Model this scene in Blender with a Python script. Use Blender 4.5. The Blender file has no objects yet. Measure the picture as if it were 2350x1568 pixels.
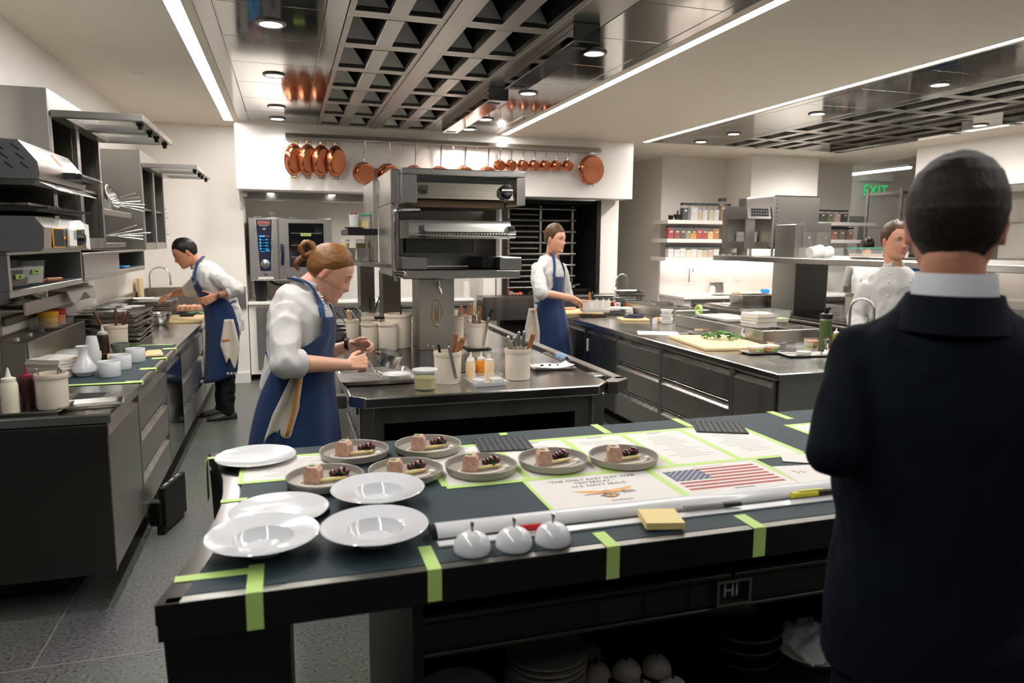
import bpy, bmesh, math, random
import numpy as np
from mathutils import Vector, Matrix, noise

# ------------------------------------------------------------------ camera, world, exposure
SC = bpy.context.scene
COL = SC.collection
R = math.radians
W_, H_, F_, HC = 2350, 1568, 1657.0, 1.65
YAW, PITCH, ROLL = R(17.3), R(7.8), R(.39)
_f = Vector((math.sin(YAW)*math.cos(PITCH), math.cos(YAW)*math.cos(PITCH), -math.sin(PITCH)))
_r = Vector((math.cos(YAW), -math.sin(YAW), 0)); _u = _r.cross(_f)
_r, _u = math.cos(ROLL)*_r+math.sin(ROLL)*_u, -math.sin(ROLL)*_r+math.cos(ROLL)*_u
cam = bpy.data.cameras.new('camera'); cam.sensor_width = 36; cam.lens = F_/W_*36
cam.clip_start = .05; cam.dof.use_dof = True; cam.dof.focus_distance = 4.0; cam.dof.aperture_fstop = 3.2
CAM = bpy.data.objects.new('camera', cam); COL.objects.link(CAM); SC.camera = CAM
CAM.matrix_world = Matrix(((_r.x,_u.x,-_f.x,0),(_r.y,_u.y,-_f.y,0),(_r.z,_u.z,-_f.z,HC),(0,0,0,1)))
wd = bpy.data.worlds.new('world'); SC.world = wd; wd.use_nodes = True
wd.node_tree.nodes['Background'].inputs[0].default_value = (.9,.95,1,1)
wd.node_tree.nodes['Background'].inputs[1].default_value = .06
SC.view_settings.view_transform = 'Standard'; SC.view_settings.look = 'None'; SC.view_settings.gamma = 1
SC.view_settings.exposure = 0.15; SC.view_settings.use_curve_mapping = False
SC.cycles.adaptive_threshold = .02; SC.cycles.max_bounces = 8; SC.cycles.glossy_bounces = 5; SC.cycles.diffuse_bounces = 6
SC.cycles.transmission_bounces = 8; SC.cycles.transparent_max_bounces = 10
SC.cycles.caustics_reflective = True; SC.cycles.blur_glossy = 1.0; SC.cycles.caustics_refractive = False
SC.cycles.sample_clamp_indirect = 6; SC.cycles.use_denoising = True
STRIP_E, SPOT_E, LENS_E = 35.0, 48.0, 24.0      # led strips, downlight lamps (W), downlight lens glow
CZ = 2.925                                     # ceiling height

# ------------------------------------------------------------------ points of the place
def ray(x, y): return (x-W_/2)/F_*_r - (y-H_/2)/F_*_u + _f
def pz(x, y, z): d = ray(x, y); return d*((z-HC)/d.z)+Vector((0,0,HC))
def py(x, y, Y): d = ray(x, y); return d*(Y/d.y)+Vector((0,0,HC))
def pxx(x, y, X): d = ray(x, y); return d*(X/d.x)+Vector((0,0,HC))
V = Vector

# ------------------------------------------------------------------ mesh builder
def rotm(axis, deg): return Matrix.Rotation(R(deg), 4, axis)
def trm(*p): return Matrix.Translation(V(p))
def frame(o, x, y, z): return Matrix(((x[0],y[0],z[0],o[0]),(x[1],y[1],z[1],o[1]),(x[2],y[2],z[2],o[2]),(0,0,0,1)))
class MB:
    def __init__(s): s.v=[]; s.f=[]; s.m=[]; s.T=Matrix(); s.mi=0
    def add(s, vs, fs):
        o=len(s.v); T=s.T; s.v += [T@V(p) for p in vs]; s.f += [tuple(i+o for i in f) for f in fs]; s.m += [s.mi]*len(fs); return s
    def box(s, x0,x1,y0,y1,z0,z1, b=0):
        if x0>x1: x0,x1=x1,x0
        if y0>y1: y0,y1=y1,y0
        if z0>z1: z0,z1=z1,z0
        if b<=0:
            vs=[(x,y,z) for z in (z0,z1) for y in (y0,y1) for x in (x0,x1)]
            return s.add(vs,[(0,2,3,1),(4,5,7,6),(0,1,5,4),(2,6,7,3),(0,4,6,2),(1,3,7,5)])
        b=min(b,(x1-x0)*.49,(y1-y0)*.49,(z1-z0)*.49)
        X=(x0,x1);Y=(y0,y1);Z=(z0,z1);ix={};vs=[]
        for k in (0,1):
            for j in (0,1):
                for i in (0,1):
                    x,y,z=X[i],Y[j],Z[k];sx,sy,sz=(b if i==0 else -b),(b if j==0 else -b),(b if k==0 else -b)
                    ix[i,j,k]=len(vs); vs += [(x,y+sy,z+sz),(x+sx,y,z+sz),(x+sx,y+sy,z)]
        g=lambda i,j,k,a: ix[i,j,k]+a
        fs=[(g(0,0,0,0),g(0,0,1,0),g(0,1,1,0),g(0,1,0,0)),(g(1,0,0,0),g(1,1,0,0),g(1,1,1,0),g(1,0,1,0)),
            (g(0,0,0,1),g(1,0,0,1),g(1,0,1,1),g(0,0,1,1)),(g(0,1,0,1),g(0,1,1,1),g(1,1,1,1),g(1,1,0,1)),
            (g(0,0,0,2),g(0,1,0,2),g(1,1,0,2),g(1,0,0,2)),(g(0,0,1,2),g(1,0,1,2),g(1,1,1,2),g(0,1,1,2))]
        for j in (0,1):
            for k in (0,1):
                q=(g(0,j,k,1),g(0,j,k,2),g(1,j,k,2),g(1,j,k,1)); fs.append(q if (j^k)==0 else q[::-1])
        for i in (0,1):
            for k in (0,1):
                q=(g(i,0,k,2),g(i,0,k,0),g(i,1,k,0),g(i,1,k,2)); fs.append(q if (i^k)==0 else q[::-1])
        for i in (0,1):
            for j in (0,1):
                q=(g(i,j,0,0),g(i,j,0,1),g(i,j,1,1),g(i,j,1,0)); fs.append(q if (i^j)==0 else q[::-1])
        for i in (0,1):
            for j in (0,1):
                for k in (0,1):
                    q=(g(i,j,k,0),g(i,j,k,2),g(i,j,k,1)); fs.append(q if (i^j^k)==0 else q[::-1])
        return s.add(vs,fs)
    def lathe(s, prof, n=24, c=(0,0,0), sx=1, sy=1):
        vs=[];rows=[]
        for r,z in prof:
            if r<1e-6: rows.append([len(vs)]); vs.append((c[0],c[1],c[2]+z))
            else:
                rows.append(list(range(len(vs),len(vs)+n)))
                vs += [(c[0]+r*sx*math.cos(2*math.pi*i/n), c[1]+r*sy*math.sin(2*math.pi*i/n), c[2]+z) for i in range(n)]
        fs=[]
        for a,b in zip(rows,rows[1:]):
            for i in range(n):
                j=(i+1)%n
                if len(a)==1 and len(b)==1: continue
                if len(a)==1: fs.append((a[0],b[j],b[i]))
                elif len(b)==1: fs.append((a[i],a[j],b[0]))
                else: fs.append((a[i],a[j],b[j],b[i]))
        return s.add(vs,fs)
    def rings(s, rings, closed=True, caps=True):
        n=len(rings[0]);vs=[p for r in rings for p in r];fs=[]
        for k in range(len(rings)-1):
            for i in range(n if closed else n-1):
                j=(i+1)%n; fs.append((k*n+i,k*n+j,k*n+n+j,k*n+n+i))
        if caps and closed: fs.append(tuple(range(n))[::-1]); fs.append(tuple(range((len(rings)-1)*n,len(rings)*n)))
        return s.add(vs,fs)
    def tube(s, pts, r, n=8, caps=True, loop=False, flat=1):
        pts=[V(p) for p in pts]; m=len(pts); rr=r if isinstance(r,(list,tuple)) else [r]*m
        t0=(pts[1]-pts[0]).normalized(); a=V((0,0,1)) if abs(t0.z)<.9 else V((1,0,0)); u=(a-t0*a.dot(t0)).normalized()
        R_=[]
        for i,p in enumerate(pts):
            t=(pts[(i+1)%m]-pts[i-1]) if (loop or 0<i<m-1) else (pts[1]-pts[0] if i==0 else pts[-1]-pts[-2])
            t.normalize(); u=(u-t*u.dot(t)).normalized(); w=t.cross(u)
            R_.append([p+u*(rr[i]*math.cos(2*math.pi*k/n))*flat+w*(rr[i]*math.sin(2*math.pi*k/n)) for k in range(n)])
        if loop: R_.append(R_[0]); caps=False
        return s.rings(R_,True,caps)
    def cyl(s, p0, p1, r0, r1=None, n=16): return s.tube([p0,p1],[r0,r0 if r1 is None else r1],n)
    def prism(s, poly, z0, z1):
        n=len(poly); return s.add([(x,y,z0) for x,y in poly]+[(x,y,z1) for x,y in poly],
            [tuple(range(n))[::-1],tuple(range(n,2*n))]+[(i,(i+1)%n,n+(i+1)%n,n+i) for i in range(n)])
    def poly(s, pts): return s.add(pts,[tuple(range(len(pts)))])
    def ell(s, c, r, n=16, m=10, T=None):
        old=s.T
        if T is not None: s.T=s.T@T
        if not isinstance(r,(tuple,list,Vector)): r=(r,r,r)
        pr=[(math.cos(R(a)),math.sin(R(a))) for a in [-90+180*i/m for i in range(m+1)]]
        pr[0]=(0,-1);pr[-1]=(0,1)
        b=MB(); b.lathe(pr,n); s.add([(c[0]+p.x*r[0],c[1]+p.y*r[1],c[2]+p.z*r[2]) for p in b.v],b.f); s.T=old; return s
    def caps(s, p0, p1, r0, r1=None, n=12):
        p0=V(p0);p1=V(p1);r1=r0 if r1 is None else r1;d=p1-p0;L=d.length;z=d/max(L,1e-6)
        a=V((0,0,1)) if abs(z.z)<.9 else V((1,0,0));x=(a-z*a.dot(z)).normalized();y=z.cross(x)
        pr=[(0,-r0)]+[(r0*math.cos(R(t)),r0*math.sin(R(t))) for t in (-60,-30,0)]+[(r1*math.cos(R(t)),L+r1*math.sin(R(t))) for t in (0,30,60)]+[(0,L+r1)]
        old=s.T; s.T=s.T@frame(p0,x,y,z); s.lathe(pr,n); s.T=old; return s
    def at(s, *M):
        t=Matrix()
        for m in M: t=t@m
        s.T=t; return s
MW={}
def _link(o, parent, M):
    COL.objects.link(o)
    if parent is not None: o.parent=parent
    MW[o.name]=M; return o
def obj(name, mb, mats, parent=None, world=False, ang=35, loc=None, rz=0):
    """one mesh object; world=True: the shape is given in room coordinates and moved into the parent's frame"""
    vs=mb.v; M=MW[parent.name] if parent is not None else Matrix()
    me=bpy.data.meshes.new(name)
    if world and parent is not None: Mi=M.inverted(); vs=[Mi@p for p in vs]
    if parent is None:
        if world:
            a=np.array([tuple(p) for p in vs]); c=V(((a[:,0].min()+a[:,0].max())/2,(a[:,1].min()+a[:,1].max())/2,a[:,2].min()))
            vs=[p-c for p in vs]; loc=c
        M=trm(*(loc or (0,0,0)))@Matrix.Rotation(rz,4,'Z')
    me.from_pydata([tuple(p) for p in vs],[],mb.f); 
    mats=mats if isinstance(mats,(list,tuple)) else [mats]
    for m in mats: me.materials.append(MAT[m] if isinstance(m,str) else m)
    if len(mats)>1: me.polygons.foreach_set('material_index',mb.m)
    if ang: me.shade_smooth(); me.set_sharp_from_angle(angle=R(ang))
    me.update(); o=bpy.data.objects.new(name,me)
    if parent is None and loc is not None: o.location=loc; o.rotation_euler=(0,0,rz)
    return _link(o,parent,M)
def tag(o, label=None, cat=None, group=None, kind=None):
    for k,v in (('label',label),('category',cat),('group',group),('kind',kind)):
        if v: o[k]=v
    return o
def thing(name, label, cat, loc=(0,0,0), rz=0, group=None):
    o=bpy.data.objects.new(name,None); o.empty_display_size=.05; o.location=loc; o.rotation_euler=(0,0,rz)
    _link(o,None,trm(*loc)@Matrix.Rotation(rz,4,'Z')); return tag(o,label,cat,group)
def solo(name, mb, mats, label, cat, group=None, world=True, loc=None, rz=0, ang=35):
    return tag(obj(name,mb,mats,None,world,ang,loc,rz),label,cat,group)
def struct(name, mb, mats, ang=35): return tag(obj(name,mb,mats,None,True,ang),kind='structure')
KIDS={}
def dup(root, loc, rz=0, label=None, group=None, scale=None):
    def cp(o,par):
        c=o.copy(); COL.objects.link(c); c.parent=par
        for ch in o.children: cp(ch,c)
        return c
    r=cp(root,None); r.location=loc; r.rotation_euler=(0,0,rz)
    if scale: r.scale=(scale,)*3 if not isinstance(scale,tuple) else scale
    MW[r.name]=trm(*loc)@Matrix.Rotation(rz,4,'Z')
    if label: r['label']=label
    if group: r['group']=group
    return r
ORD='first second third fourth fifth sixth seventh eighth ninth tenth eleventh twelfth thirteenth fourteenth'.split()

# ------------------------------------------------------------------ materials
MAT={}
def lin(c):
    if isinstance(c,str): c=[int(c[i:i+2],16)/255 for i in (0,2,4)]
    return tuple(x/12.92 if x<=.04045 else ((x+.055)/1.055)**2.4 for x in c)+(1,)
def mk(name, col, rough=.5, metal=0, var=.06, vs=8, bump=0, bs=60, stretch=None, emit=0, trans=0, ior=1.45, coat=0, sheen=0, sss=0, alpha=1, rvar=0, spec=.5, col2=None):
    m=bpy.data.materials.new(name); m.use_nodes=True; nt=m.node_tree; N=nt.nodes; L=nt.links; p=N['Principled BSDF']
    c=lin(col); p.inputs['Base Color'].default_value=c; p.inputs['Roughness'].default_value=rough; p.inputs['Metallic'].default_value=metal
    p.inputs['Specular IOR Level'].default_value=spec; p.inputs['IOR'].default_value=ior
    tc=N.new('ShaderNodeTexCoord'); mp=N.new('ShaderNodeMapping'); L.new(tc.outputs['Object'],mp.inputs[0])
    if stretch: mp.inputs['Scale'].default_value=stretch
    if var or col2:
        nz=N.new('ShaderNodeTexNoise'); nz.inputs['Scale'].default_value=vs; nz.inputs['Detail'].default_value=4; L.new(mp.outputs[0],nz.inputs['Vector'])
        mx=N.new('ShaderNodeMix'); mx.data_type='RGBA'; mx.inputs[6].default_value=tuple(x*(1-var) for x in c[:3])+(1,)
        mx.inputs[7].default_value=lin(col2) if col2 else tuple(min(1,x*(1+var)) for x in c[:3])+(1,)
        L.new(nz.outputs[0],mx.inputs[0]); L.new(mx.outputs[2],p.inputs['Base Color'])
        if rvar:
            mr=N.new('ShaderNodeMapRange'); mr.inputs[1].default_value=.3; mr.inputs[2].default_value=.7; mr.inputs[3].default_value=max(0,rough-rvar); mr.inputs[4].default_value=rough+rvar
            L.new(nz.outputs[0],mr.inputs[0]); L.new(mr.outputs[0],p.inputs['Roughness'])
    if bump:
        n2=N.new('ShaderNodeTexNoise'); n2.inputs['Scale'].default_value=bs; n2.inputs['Detail'].default_value=3; L.new(mp.outputs[0],n2.inputs['Vector'])
        bp=N.new('ShaderNodeBump'); bp.inputs['Strength'].default_value=bump; bp.inputs['Distance'].default_value=.01; L.new(n2.outputs[0],bp.inputs['Height']); L.new(bp.outputs[0],p.inputs['Normal'])
    if emit: p.inputs['Emission Color'].default_value=c; p.inputs['Emission Strength'].default_value=emit
    if trans: p.inputs['Transmission Weight'].default_value=trans
    if coat: p.inputs['Coat Weight'].default_value=coat; p.inputs['Coat Roughness'].default_value=.08
    if sheen: p.inputs['Sheen Weight'].default_value=sheen
    if sss: p.inputs['Subsurface Weight'].default_value=sss; p.inputs['Subsurface Radius'].default_value=(.02,.008,.004); p.inputs['Subsurface Scale'].default_value=.4
    if alpha<1: p.inputs['Alpha'].default_value=alpha
    MAT[name]=m; return m
mk('wall','EAE4DD',.55,var=.02,vs=3)
mk('ceil','E6DCCD',.6,var=.02,vs=2)
mk('panel_white','E8E2DC',.35,var=.02,vs=3)
mk('steel','BBB8B3',.33,1,var=.05,vs=4,bump=.012,bs=120,stretch=(3,3,.15),rvar=.04)
mk('steel_h','BFBCB7',.29,1,var=.015,vs=4,bump=.008,bs=140,stretch=(.15,.15,3),rvar=.015)
mk('steel_top','C4C2BE',.2,1,var=.12,vs=2.5,bump=.015,bs=50,rvar=.07)
mk('steel_dark','7C7974',.35,1,var=.08,vs=4,bump=.012,bs=120,stretch=(3,3,.2),rvar=.05)
mk('steel_mirror','A09E9A',.09,1,var=.08,vs=1.5,bump=.012,bs=2.2,rvar=.03)
mk('steel_bright','D4D2CE',.26,1,var=.06,vs=10,rvar=.04)
mk('steel_end_shaded','56534F',.36,1,var=.08,vs=4,bump=.012,bs=120,stretch=(.2,3,3),rvar=.04)  # darker copy of steel: the dark floor's reflection is put into the colour
mk('edge_gloss','5A5552',.16,1,var=.1,vs=6)
mk('chrome','D8D8D6',.07,1,var=.02)
mk('flattop','2E2C2B',.2,1,var=.2,vs=5,rvar=.08)
mk('pan_worn','A29E98',.35,1,var=.2,vs=14,rvar=.1,bump=.04,bs=40)
mk('black_plastic','0B0B0C',.38,var=.1)
mk('black_steel','0A0A0B',.45,.2,var=.15,vs=12,bump=.03)
mk('soot_and_shade','0B0A0A',.8,var=.4,vs=6,bump=.2,bs=30)  # black for hearth soot, also painted where openings lie in shade
mk('iron','3B3834',.45,.9,var=.3,vs=10,bump=.06,bs=50)
mk('copper','CF7F5A',.2,1,var=.12,vs=9,rvar=.06)
mk('copper_base','C47A58',.33,1,var=.2,vs=7,rvar=.1)
mk('brass','B08A4A',.28,1,var=.12,vs=12)
mk('ceramic','D8CCBC',.3,var=.05,vs=20,coat=.4)
mk('ceramic_rim','CDBFAC',.35,var=.08,vs=20,coat=.3)
mk('porcelain','D6D7DA',.08,var=.015,coat=.6)
mk('porcelain_matte','DADBDD',.25,var=.02)
mk('stoneware','9C948C',.35,var=.06,vs=60,bump=.03,bs=200,coat=.2)
mk('stoneware_in','B5AAA3',.22,var=.05,vs=60,coat=.4)
mk('wood','9A6238',.5,var=.25,vs=12,stretch=(1,8,1))
mk('wood_dark','5C3A22',.5,var=.25,vs=20,stretch=(1,6,1))
mk('board','DCC08F',.5,var=.05,vs=10,bump=.03,bs=80)
mk('paper','DCD7D3',.7,var=.015)
mk('napkin','DDD6CE',.85,var=.05,vs=30,bump=.1,bs=120)
mk('towel','C9BFAF',.95,var=.1,vs=40,bump=.4,bs=260,sheen=.3)
mk('towel_white','E2DDD6',.95,var=.06,vs=40,bump=.3,bs=220,sheen=.3)
mk('stripe','D9862E',.9,var=.12,vs=60)
mk('tape','B7D67A',.6,var=.05,vs=20)
mk('tape_dark','B4D476',.6,var=.05,vs=20)
mk('ink','141416',.6,var=.1)
mk('ink_soft','8C8A88',.7,var=.1)
mk('clear','D8DCDC',.05,var=0,alpha=.13)
mk('clear_film','E9ECEE',.15,var=0,alpha=.35)
mk('frost','E8E8E5',.3,var=.03,alpha=.6)
mk('glass','C4D2CE',.04,var=0,alpha=.22)
mk('glass_dark','0E1012',.05,var=.05,coat=.5)
mk('tub_frost','E8E8E5',.25,var=.03,alpha=.32)
mk('white_plastic','E2E0DC',.35,var=.03)
mk('skin','D39C7E',.48,var=.05,vs=18,bump=.03,bs=220,sss=.12)
mk('jacket_white','C8C6C3',.9,var=.03,vs=6,bump=.25,bs=22)
mk('apron','16305A',.9,var=.14,vs=24,bump=.2,bs=300,sheen=.15)
mk('strap','2A456C',.9,var=.1,vs=30,bump=.15,bs=300)
mk('trousers','0C0D10',.85,var=.15,vs=12,bump=.15,bs=30)
mk('suit','070E1A',.85,var=.18,vs=60,bump=.12,bs=500,spec=.18)
mk('shirt','D9DDE2',.7,var=.02)
mk('shoe','3B3F3C',.4,var=.1)
mk('hair_ginger','8A5428',.38,var=.45,vs=24,bump=.5,bs=60,stretch=(1,1,1),sheen=.2)
mk('hair_black','100D0B',.42,var=.4,vs=40,bump=.6,bs=120)
mk('hair_brown','4A3321',.45,var=.45,vs=40,bump=.6,bs=120)
mk('hair_dark','1A110C',.4,var=.6,vs=30,bump=.7,bs=110,col2='3A271B')
mk('eye_white','D8D4CE',.2,var=.02)
mk('iris_grey','4E5B63',.15,var=.1); mk('eye_dark','241A14',.15,var=.1)
mk('navy','101B3A',.4,var=.1)
mk('green','568F40',.5,var=.35,vs=30,bump=.1)
mk('green_dark','3A6E38',.5,var=.35,vs=30)
mk('red','B3201C',.35,var=.1); mk('yellow','E3A81E',.35,var=.08); mk('orange','E07D1C',.35,var=.08)
mk('blue','1E7FC2',.35,var=.08); mk('teal','17916C',.4,var=.08)
mk('led','FFFDFA',.5,var=0,emit=STRIP_E); mk('lens','FFFCF6',.5,var=0,emit=LENS_E)
def txt(s, size, mat, parent, M, name='lettering', depth=.0006, align='CENTER', shear=0, world=True):
    cu=bpy.data.curves.new('t','FONT'); cu.body=s; cu.size=size; cu.align_x=align; cu.align_y='CENTER'; cu.extrude=depth; cu.resolution_u=2; cu.shear=shear
    o=bpy.data.objects.new('t',cu); COL.objects.link(o); dg=bpy.context.evaluated_depsgraph_get(); me=bpy.data.meshes.new_from_object(o.evaluated_get(dg))
    bpy.data.objects.remove(o); bpy.data.curves.remove(cu)
    PM=MW[parent.name].inverted()@M if world else M
    me.transform(PM); me.name=name; me.materials.clear(); me.materials.append(MAT[mat]); me.update()
    return _link(bpy.data.objects.new(name,me),parent,MW[parent.name])
def lie(x,y,z,rz=0): return trm(x,y,z)@Matrix.Rotation(rz,4,'Z')               # lying flat, read from -y
def stand(x,y,z,rz=0): return trm(x,y,z)@Matrix.Rotation(rz,4,'Z')@Matrix.Rotation(math.pi/2,4,'X')   # upright, facing -y
def arc(c, r, a0, a1, n, ax=(1,0,0), ay=(0,0,1)):
    ax=V(ax);ay=V(ay);c=V(c); return [c+ax*(r*math.cos(R(a0+(a1-a0)*i/n)))+ay*(r*math.sin(R(a0+(a1-a0)*i/n))) for i in range(n+1)]
def smooth(pts, k=4):
    P=[V(p) for p in pts]; out=[]
    for i in range(len(P)-1):
        a,b,c,d=P[max(i-1,0)],P[i],P[i+1],P[min(i+2,len(P)-1)]
        for j in range(k):
            t=j/k; out.append(.5*((2*b)+(c-a)*t+(2*a-5*b+4*c-d)*t*t+(3*b-a-3*c+d)*t**3))
    return out+[P[-1]]
# ------------------------------------------------------------------ special materials
def nodes(name):
    m=bpy.data.materials.new(name); m.use_nodes=True; MAT[name]=m; nt=m.node_tree; p=nt.nodes['Principled BSDF']
    tc=nt.nodes.new('ShaderNodeTexCoord'); return m,nt.nodes,nt.links,p,tc
def ramp(N, pts):
    r=N.new('ShaderNodeValToRGB'); e=r.color_ramp.elements
    while len(e)<len(pts): e.new(.5)
    for k,(x,c) in zip(e,pts): k.position=x; k.color=lin(c)
    return r
m,N,L,p,tc=nodes('floor_mat')
n1=N.new('ShaderNodeTexNoise'); n1.inputs['Scale'].default_value=70; n1.inputs['Detail'].default_value=3; L.new(tc.outputs['Object'],n1.inputs['Vector'])
r1=ramp(N,[(.33,'3B3B38'),(.43,'666863'),(.58,'6E706B'),(.70,'868780')]); L.new(n1.outputs[0],r1.inputs[0])
n2=N.new('ShaderNodeTexNoise'); n2.inputs['Scale'].default_value=1.3; n2.inputs['Detail'].default_value=3; L.new(tc.outputs['Object'],n2.inputs['Vector'])
mx=N.new('ShaderNodeMix'); mx.data_type='RGBA'; mx.blend_type='MULTIPLY'; mx.inputs[0].default_value=.35; L.new(r1.outputs[0],mx.inputs[6]); L.new(n2.outputs[1],mx.inputs[7]); L.new(mx.outputs[2],p.inputs['Base Color'])
mr=N.new('ShaderNodeMapRange'); mr.inputs[3].default_value=.27; mr.inputs[4].default_value=.4; L.new(n2.outputs[0],mr.inputs[0]); L.new(mr.outputs[0],p.inputs['Roughness'])
bp=N.new('ShaderNodeBump'); bp.inputs['Strength'].default_value=.08; bp.inputs['Distance'].default_value=.002; L.new(n1.outputs[0],bp.inputs['Height']); L.new(bp.outputs[0],p.inputs['Normal'])
# dimpled rubber mat
m,N,L,p,tc=nodes('mat_dimple')
mp=N.new('ShaderNodeMapping'); mp.inputs['Scale'].default_value=(190,190,190); mp.inputs['Rotation'].default_value=(0,0,R(45)); L.new(tc.outputs['Object'],mp.inputs[0])
vo=N.new('ShaderNodeTexVoronoi'); vo.inputs['Scale'].default_value=1; vo.inputs['Randomness'].default_value=0; vo.voronoi_dimensions='2D'; L.new(mp.outputs[0],vo.inputs['Vector'])
r1=ramp(N,[(.2,'34474F'),(.6,'0E181E')]); L.new(vo.outputs['Distance'],r1.inputs[0]); L.new(r1.outputs[0],p.inputs['Base Color']); p.inputs['Roughness'].default_value=.6; p.inputs['Specular IOR Level'].default_value=.3
bp=N.new('ShaderNodeBump'); bp.invert=True; bp.inputs['Strength'].default_value=.5; bp.inputs['Distance'].default_value=.002; L.new(vo.outputs['Distance'],bp.inputs['Height']); L.new(bp.outputs[0],p.inputs['Normal'])
# knurled steel
m,N,L,p,tc=nodes('knurl')
mp=N.new('ShaderNodeMapping'); mp.inputs['Scale'].default_value=(70,70,70); mp.inputs['Rotation'].default_value=(0,R(45),0); L.new(tc.outputs['Object'],mp.inputs[0])
vo=N.new('ShaderNodeTexChecker'); vo.inputs['Scale'].default_value=1; L.new(mp.outputs[0],vo.inputs[0]); p.inputs['Metallic'].default_value=1
r1=ramp(N,[(.0,'C9C6C1'),(1,'55534F')]); L.new(vo.outputs[1],r1.inputs[0]); L.new(r1.outputs[0],p.inputs['Base Color']); p.inputs['Roughness'].default_value=.25
bp=N.new('ShaderNodeBump'); bp.inputs['Strength'].default_value=.4; bp.inputs['Distance'].default_value=.002; L.new(vo.outputs[1],bp.inputs['Height']); L.new(bp.outputs[0],p.inputs['Normal'])
m=MAT['knurl'].copy(); m.name='checker_plate'; MAT['checker_plate']=m
for nd in m.node_tree.nodes:
    if nd.type=='MAPPING': nd.inputs['Scale'].default_value=(110,110,110)
    if nd.type=='VALTORGB': nd.color_ramp.elements[0].color=lin('B0A99C'); nd.color_ramp.elements[1].color=lin('9A9388')
    if nd.type=='BSDF_PRINCIPLED': nd.inputs['Roughness'].default_value=.4
# glowing coals
m,N,L,p,tc=nodes('ember'); n1=N.new('ShaderNodeTexNoise'); n1.inputs['Scale'].default_value=9; L.new(tc.outputs['Object'],n1.inputs['Vector'])
r1=ramp(N,[(.45,'000000'),(.62,'E0310A'),(.75,'FF9A40')]); L.new(n1.outputs[0],r1.inputs[0]); L.new(r1.outputs[0],p.inputs['Emission Color']); p.inputs['Emission Strength'].default_value=2.5
r2=ramp(N,[(.4,'8A8580'),(.6,'2A2522')]); L.new(n1.outputs[0],r2.inputs[0]); L.new(r2.outputs[0],p.inputs['Base Color']); p.inputs['Roughness'].default_value=.9
# leafy picture beyond the passage, a glow put into its print colour
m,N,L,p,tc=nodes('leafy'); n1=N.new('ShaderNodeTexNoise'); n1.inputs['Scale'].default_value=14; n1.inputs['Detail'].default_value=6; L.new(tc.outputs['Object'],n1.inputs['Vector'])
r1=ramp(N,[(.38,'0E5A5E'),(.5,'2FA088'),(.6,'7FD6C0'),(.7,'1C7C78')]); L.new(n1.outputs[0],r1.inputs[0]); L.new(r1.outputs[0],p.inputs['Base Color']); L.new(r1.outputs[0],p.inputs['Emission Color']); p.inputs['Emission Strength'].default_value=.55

# ------------------------------------------------------------------ room shell
fl=struct('floor',MB().box(-3,14,-3,16,-.1,0),'floor_mat')
for a in ((-3,-.28,3.03,3.036),(-.28,2.6,3.14,3.146)): obj('seam',MB().box(a[0],a[1],a[2],a[3],0,.0012),'ink_soft',fl,True)
obj('seam',MB().box(.62,.626,3.14,8,0,.0012),'ink_soft',fl,True); obj('seam',MB().box(-1.0,-.994,3.036,3.86,0,.0012),'ink_soft',fl,True)
SX=[(-.59,-.49),(2.495,2.575),(4.36,4.43),(7.33,7.40)]; HX=[(-.44,2.44),(4.47,7.29)]; SY=(-1.2,8.5)
c=MB()
for x0,x1 in ((-1.62,-.59),(2.575,4.36),(7.40,9.7)): c.box(x0,x1,-3,8.56,CZ,CZ+.1)
for x0,x1 in SX: c.box(x0,x1,-3,SY[0],CZ,CZ+.1); c.box(x0,x1,SY[1],8.56,CZ,CZ+.1)
for x0,x1 in ((-.49,-.44),(2.44,2.495),(4.43,4.47),(7.29,7.33)): c.box(x0,x1,-3,8.56,CZ,CZ+.1)
for x0,x1 in HX: c.box(x0,x1,-3,1.5,CZ,CZ+.1); c.box(x0,x1,8.5,8.56,CZ,CZ+.1); c.box(x0-.04,x1+.04,1.4,8.56,CZ+.42,CZ+.5)
c.box(-1.62,8.82,8.56,12.0,CZ,CZ+.1); c.box(3,8.82,12.0,16,CZ,CZ+.1); c.box(8.82,14,8.46,16,3.4,3.5); c.box(8.7,14,8.46,8.56,CZ,3.4)
struct('ceiling',c,'ceil')
struct('wall_left',MB().box(-1.62,-1.52,3.3,9.0,0,CZ),'wall')
struct('wall_back',MB().box(-1.52,-.53,8.9,9.0,0,CZ),'wall'); struct('wall_alcove',MB().box(-.53,4.27,9.75,9.85,0,CZ),'wall'); struct('wall_alcove_side',MB().box(-.53,-.45,8.9,9.75,0,CZ),'wall')
struct('wall_hearth_side',MB().box(2.58,2.66,8.955,9.75,0,2.215),'wall'); struct('wall_pier',MB().box(3.99,4.27,8.95,9.75,0,2.215),'wall')
hd=struct('wall_header',MB().box(-.49,4.27,8.56,8.9,2.215,CZ),'panel_white')
obj('panel_joint',MB().box(1.85,1.853,8.557,8.56,2.215,CZ),'ink_soft',hd,True)
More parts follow.
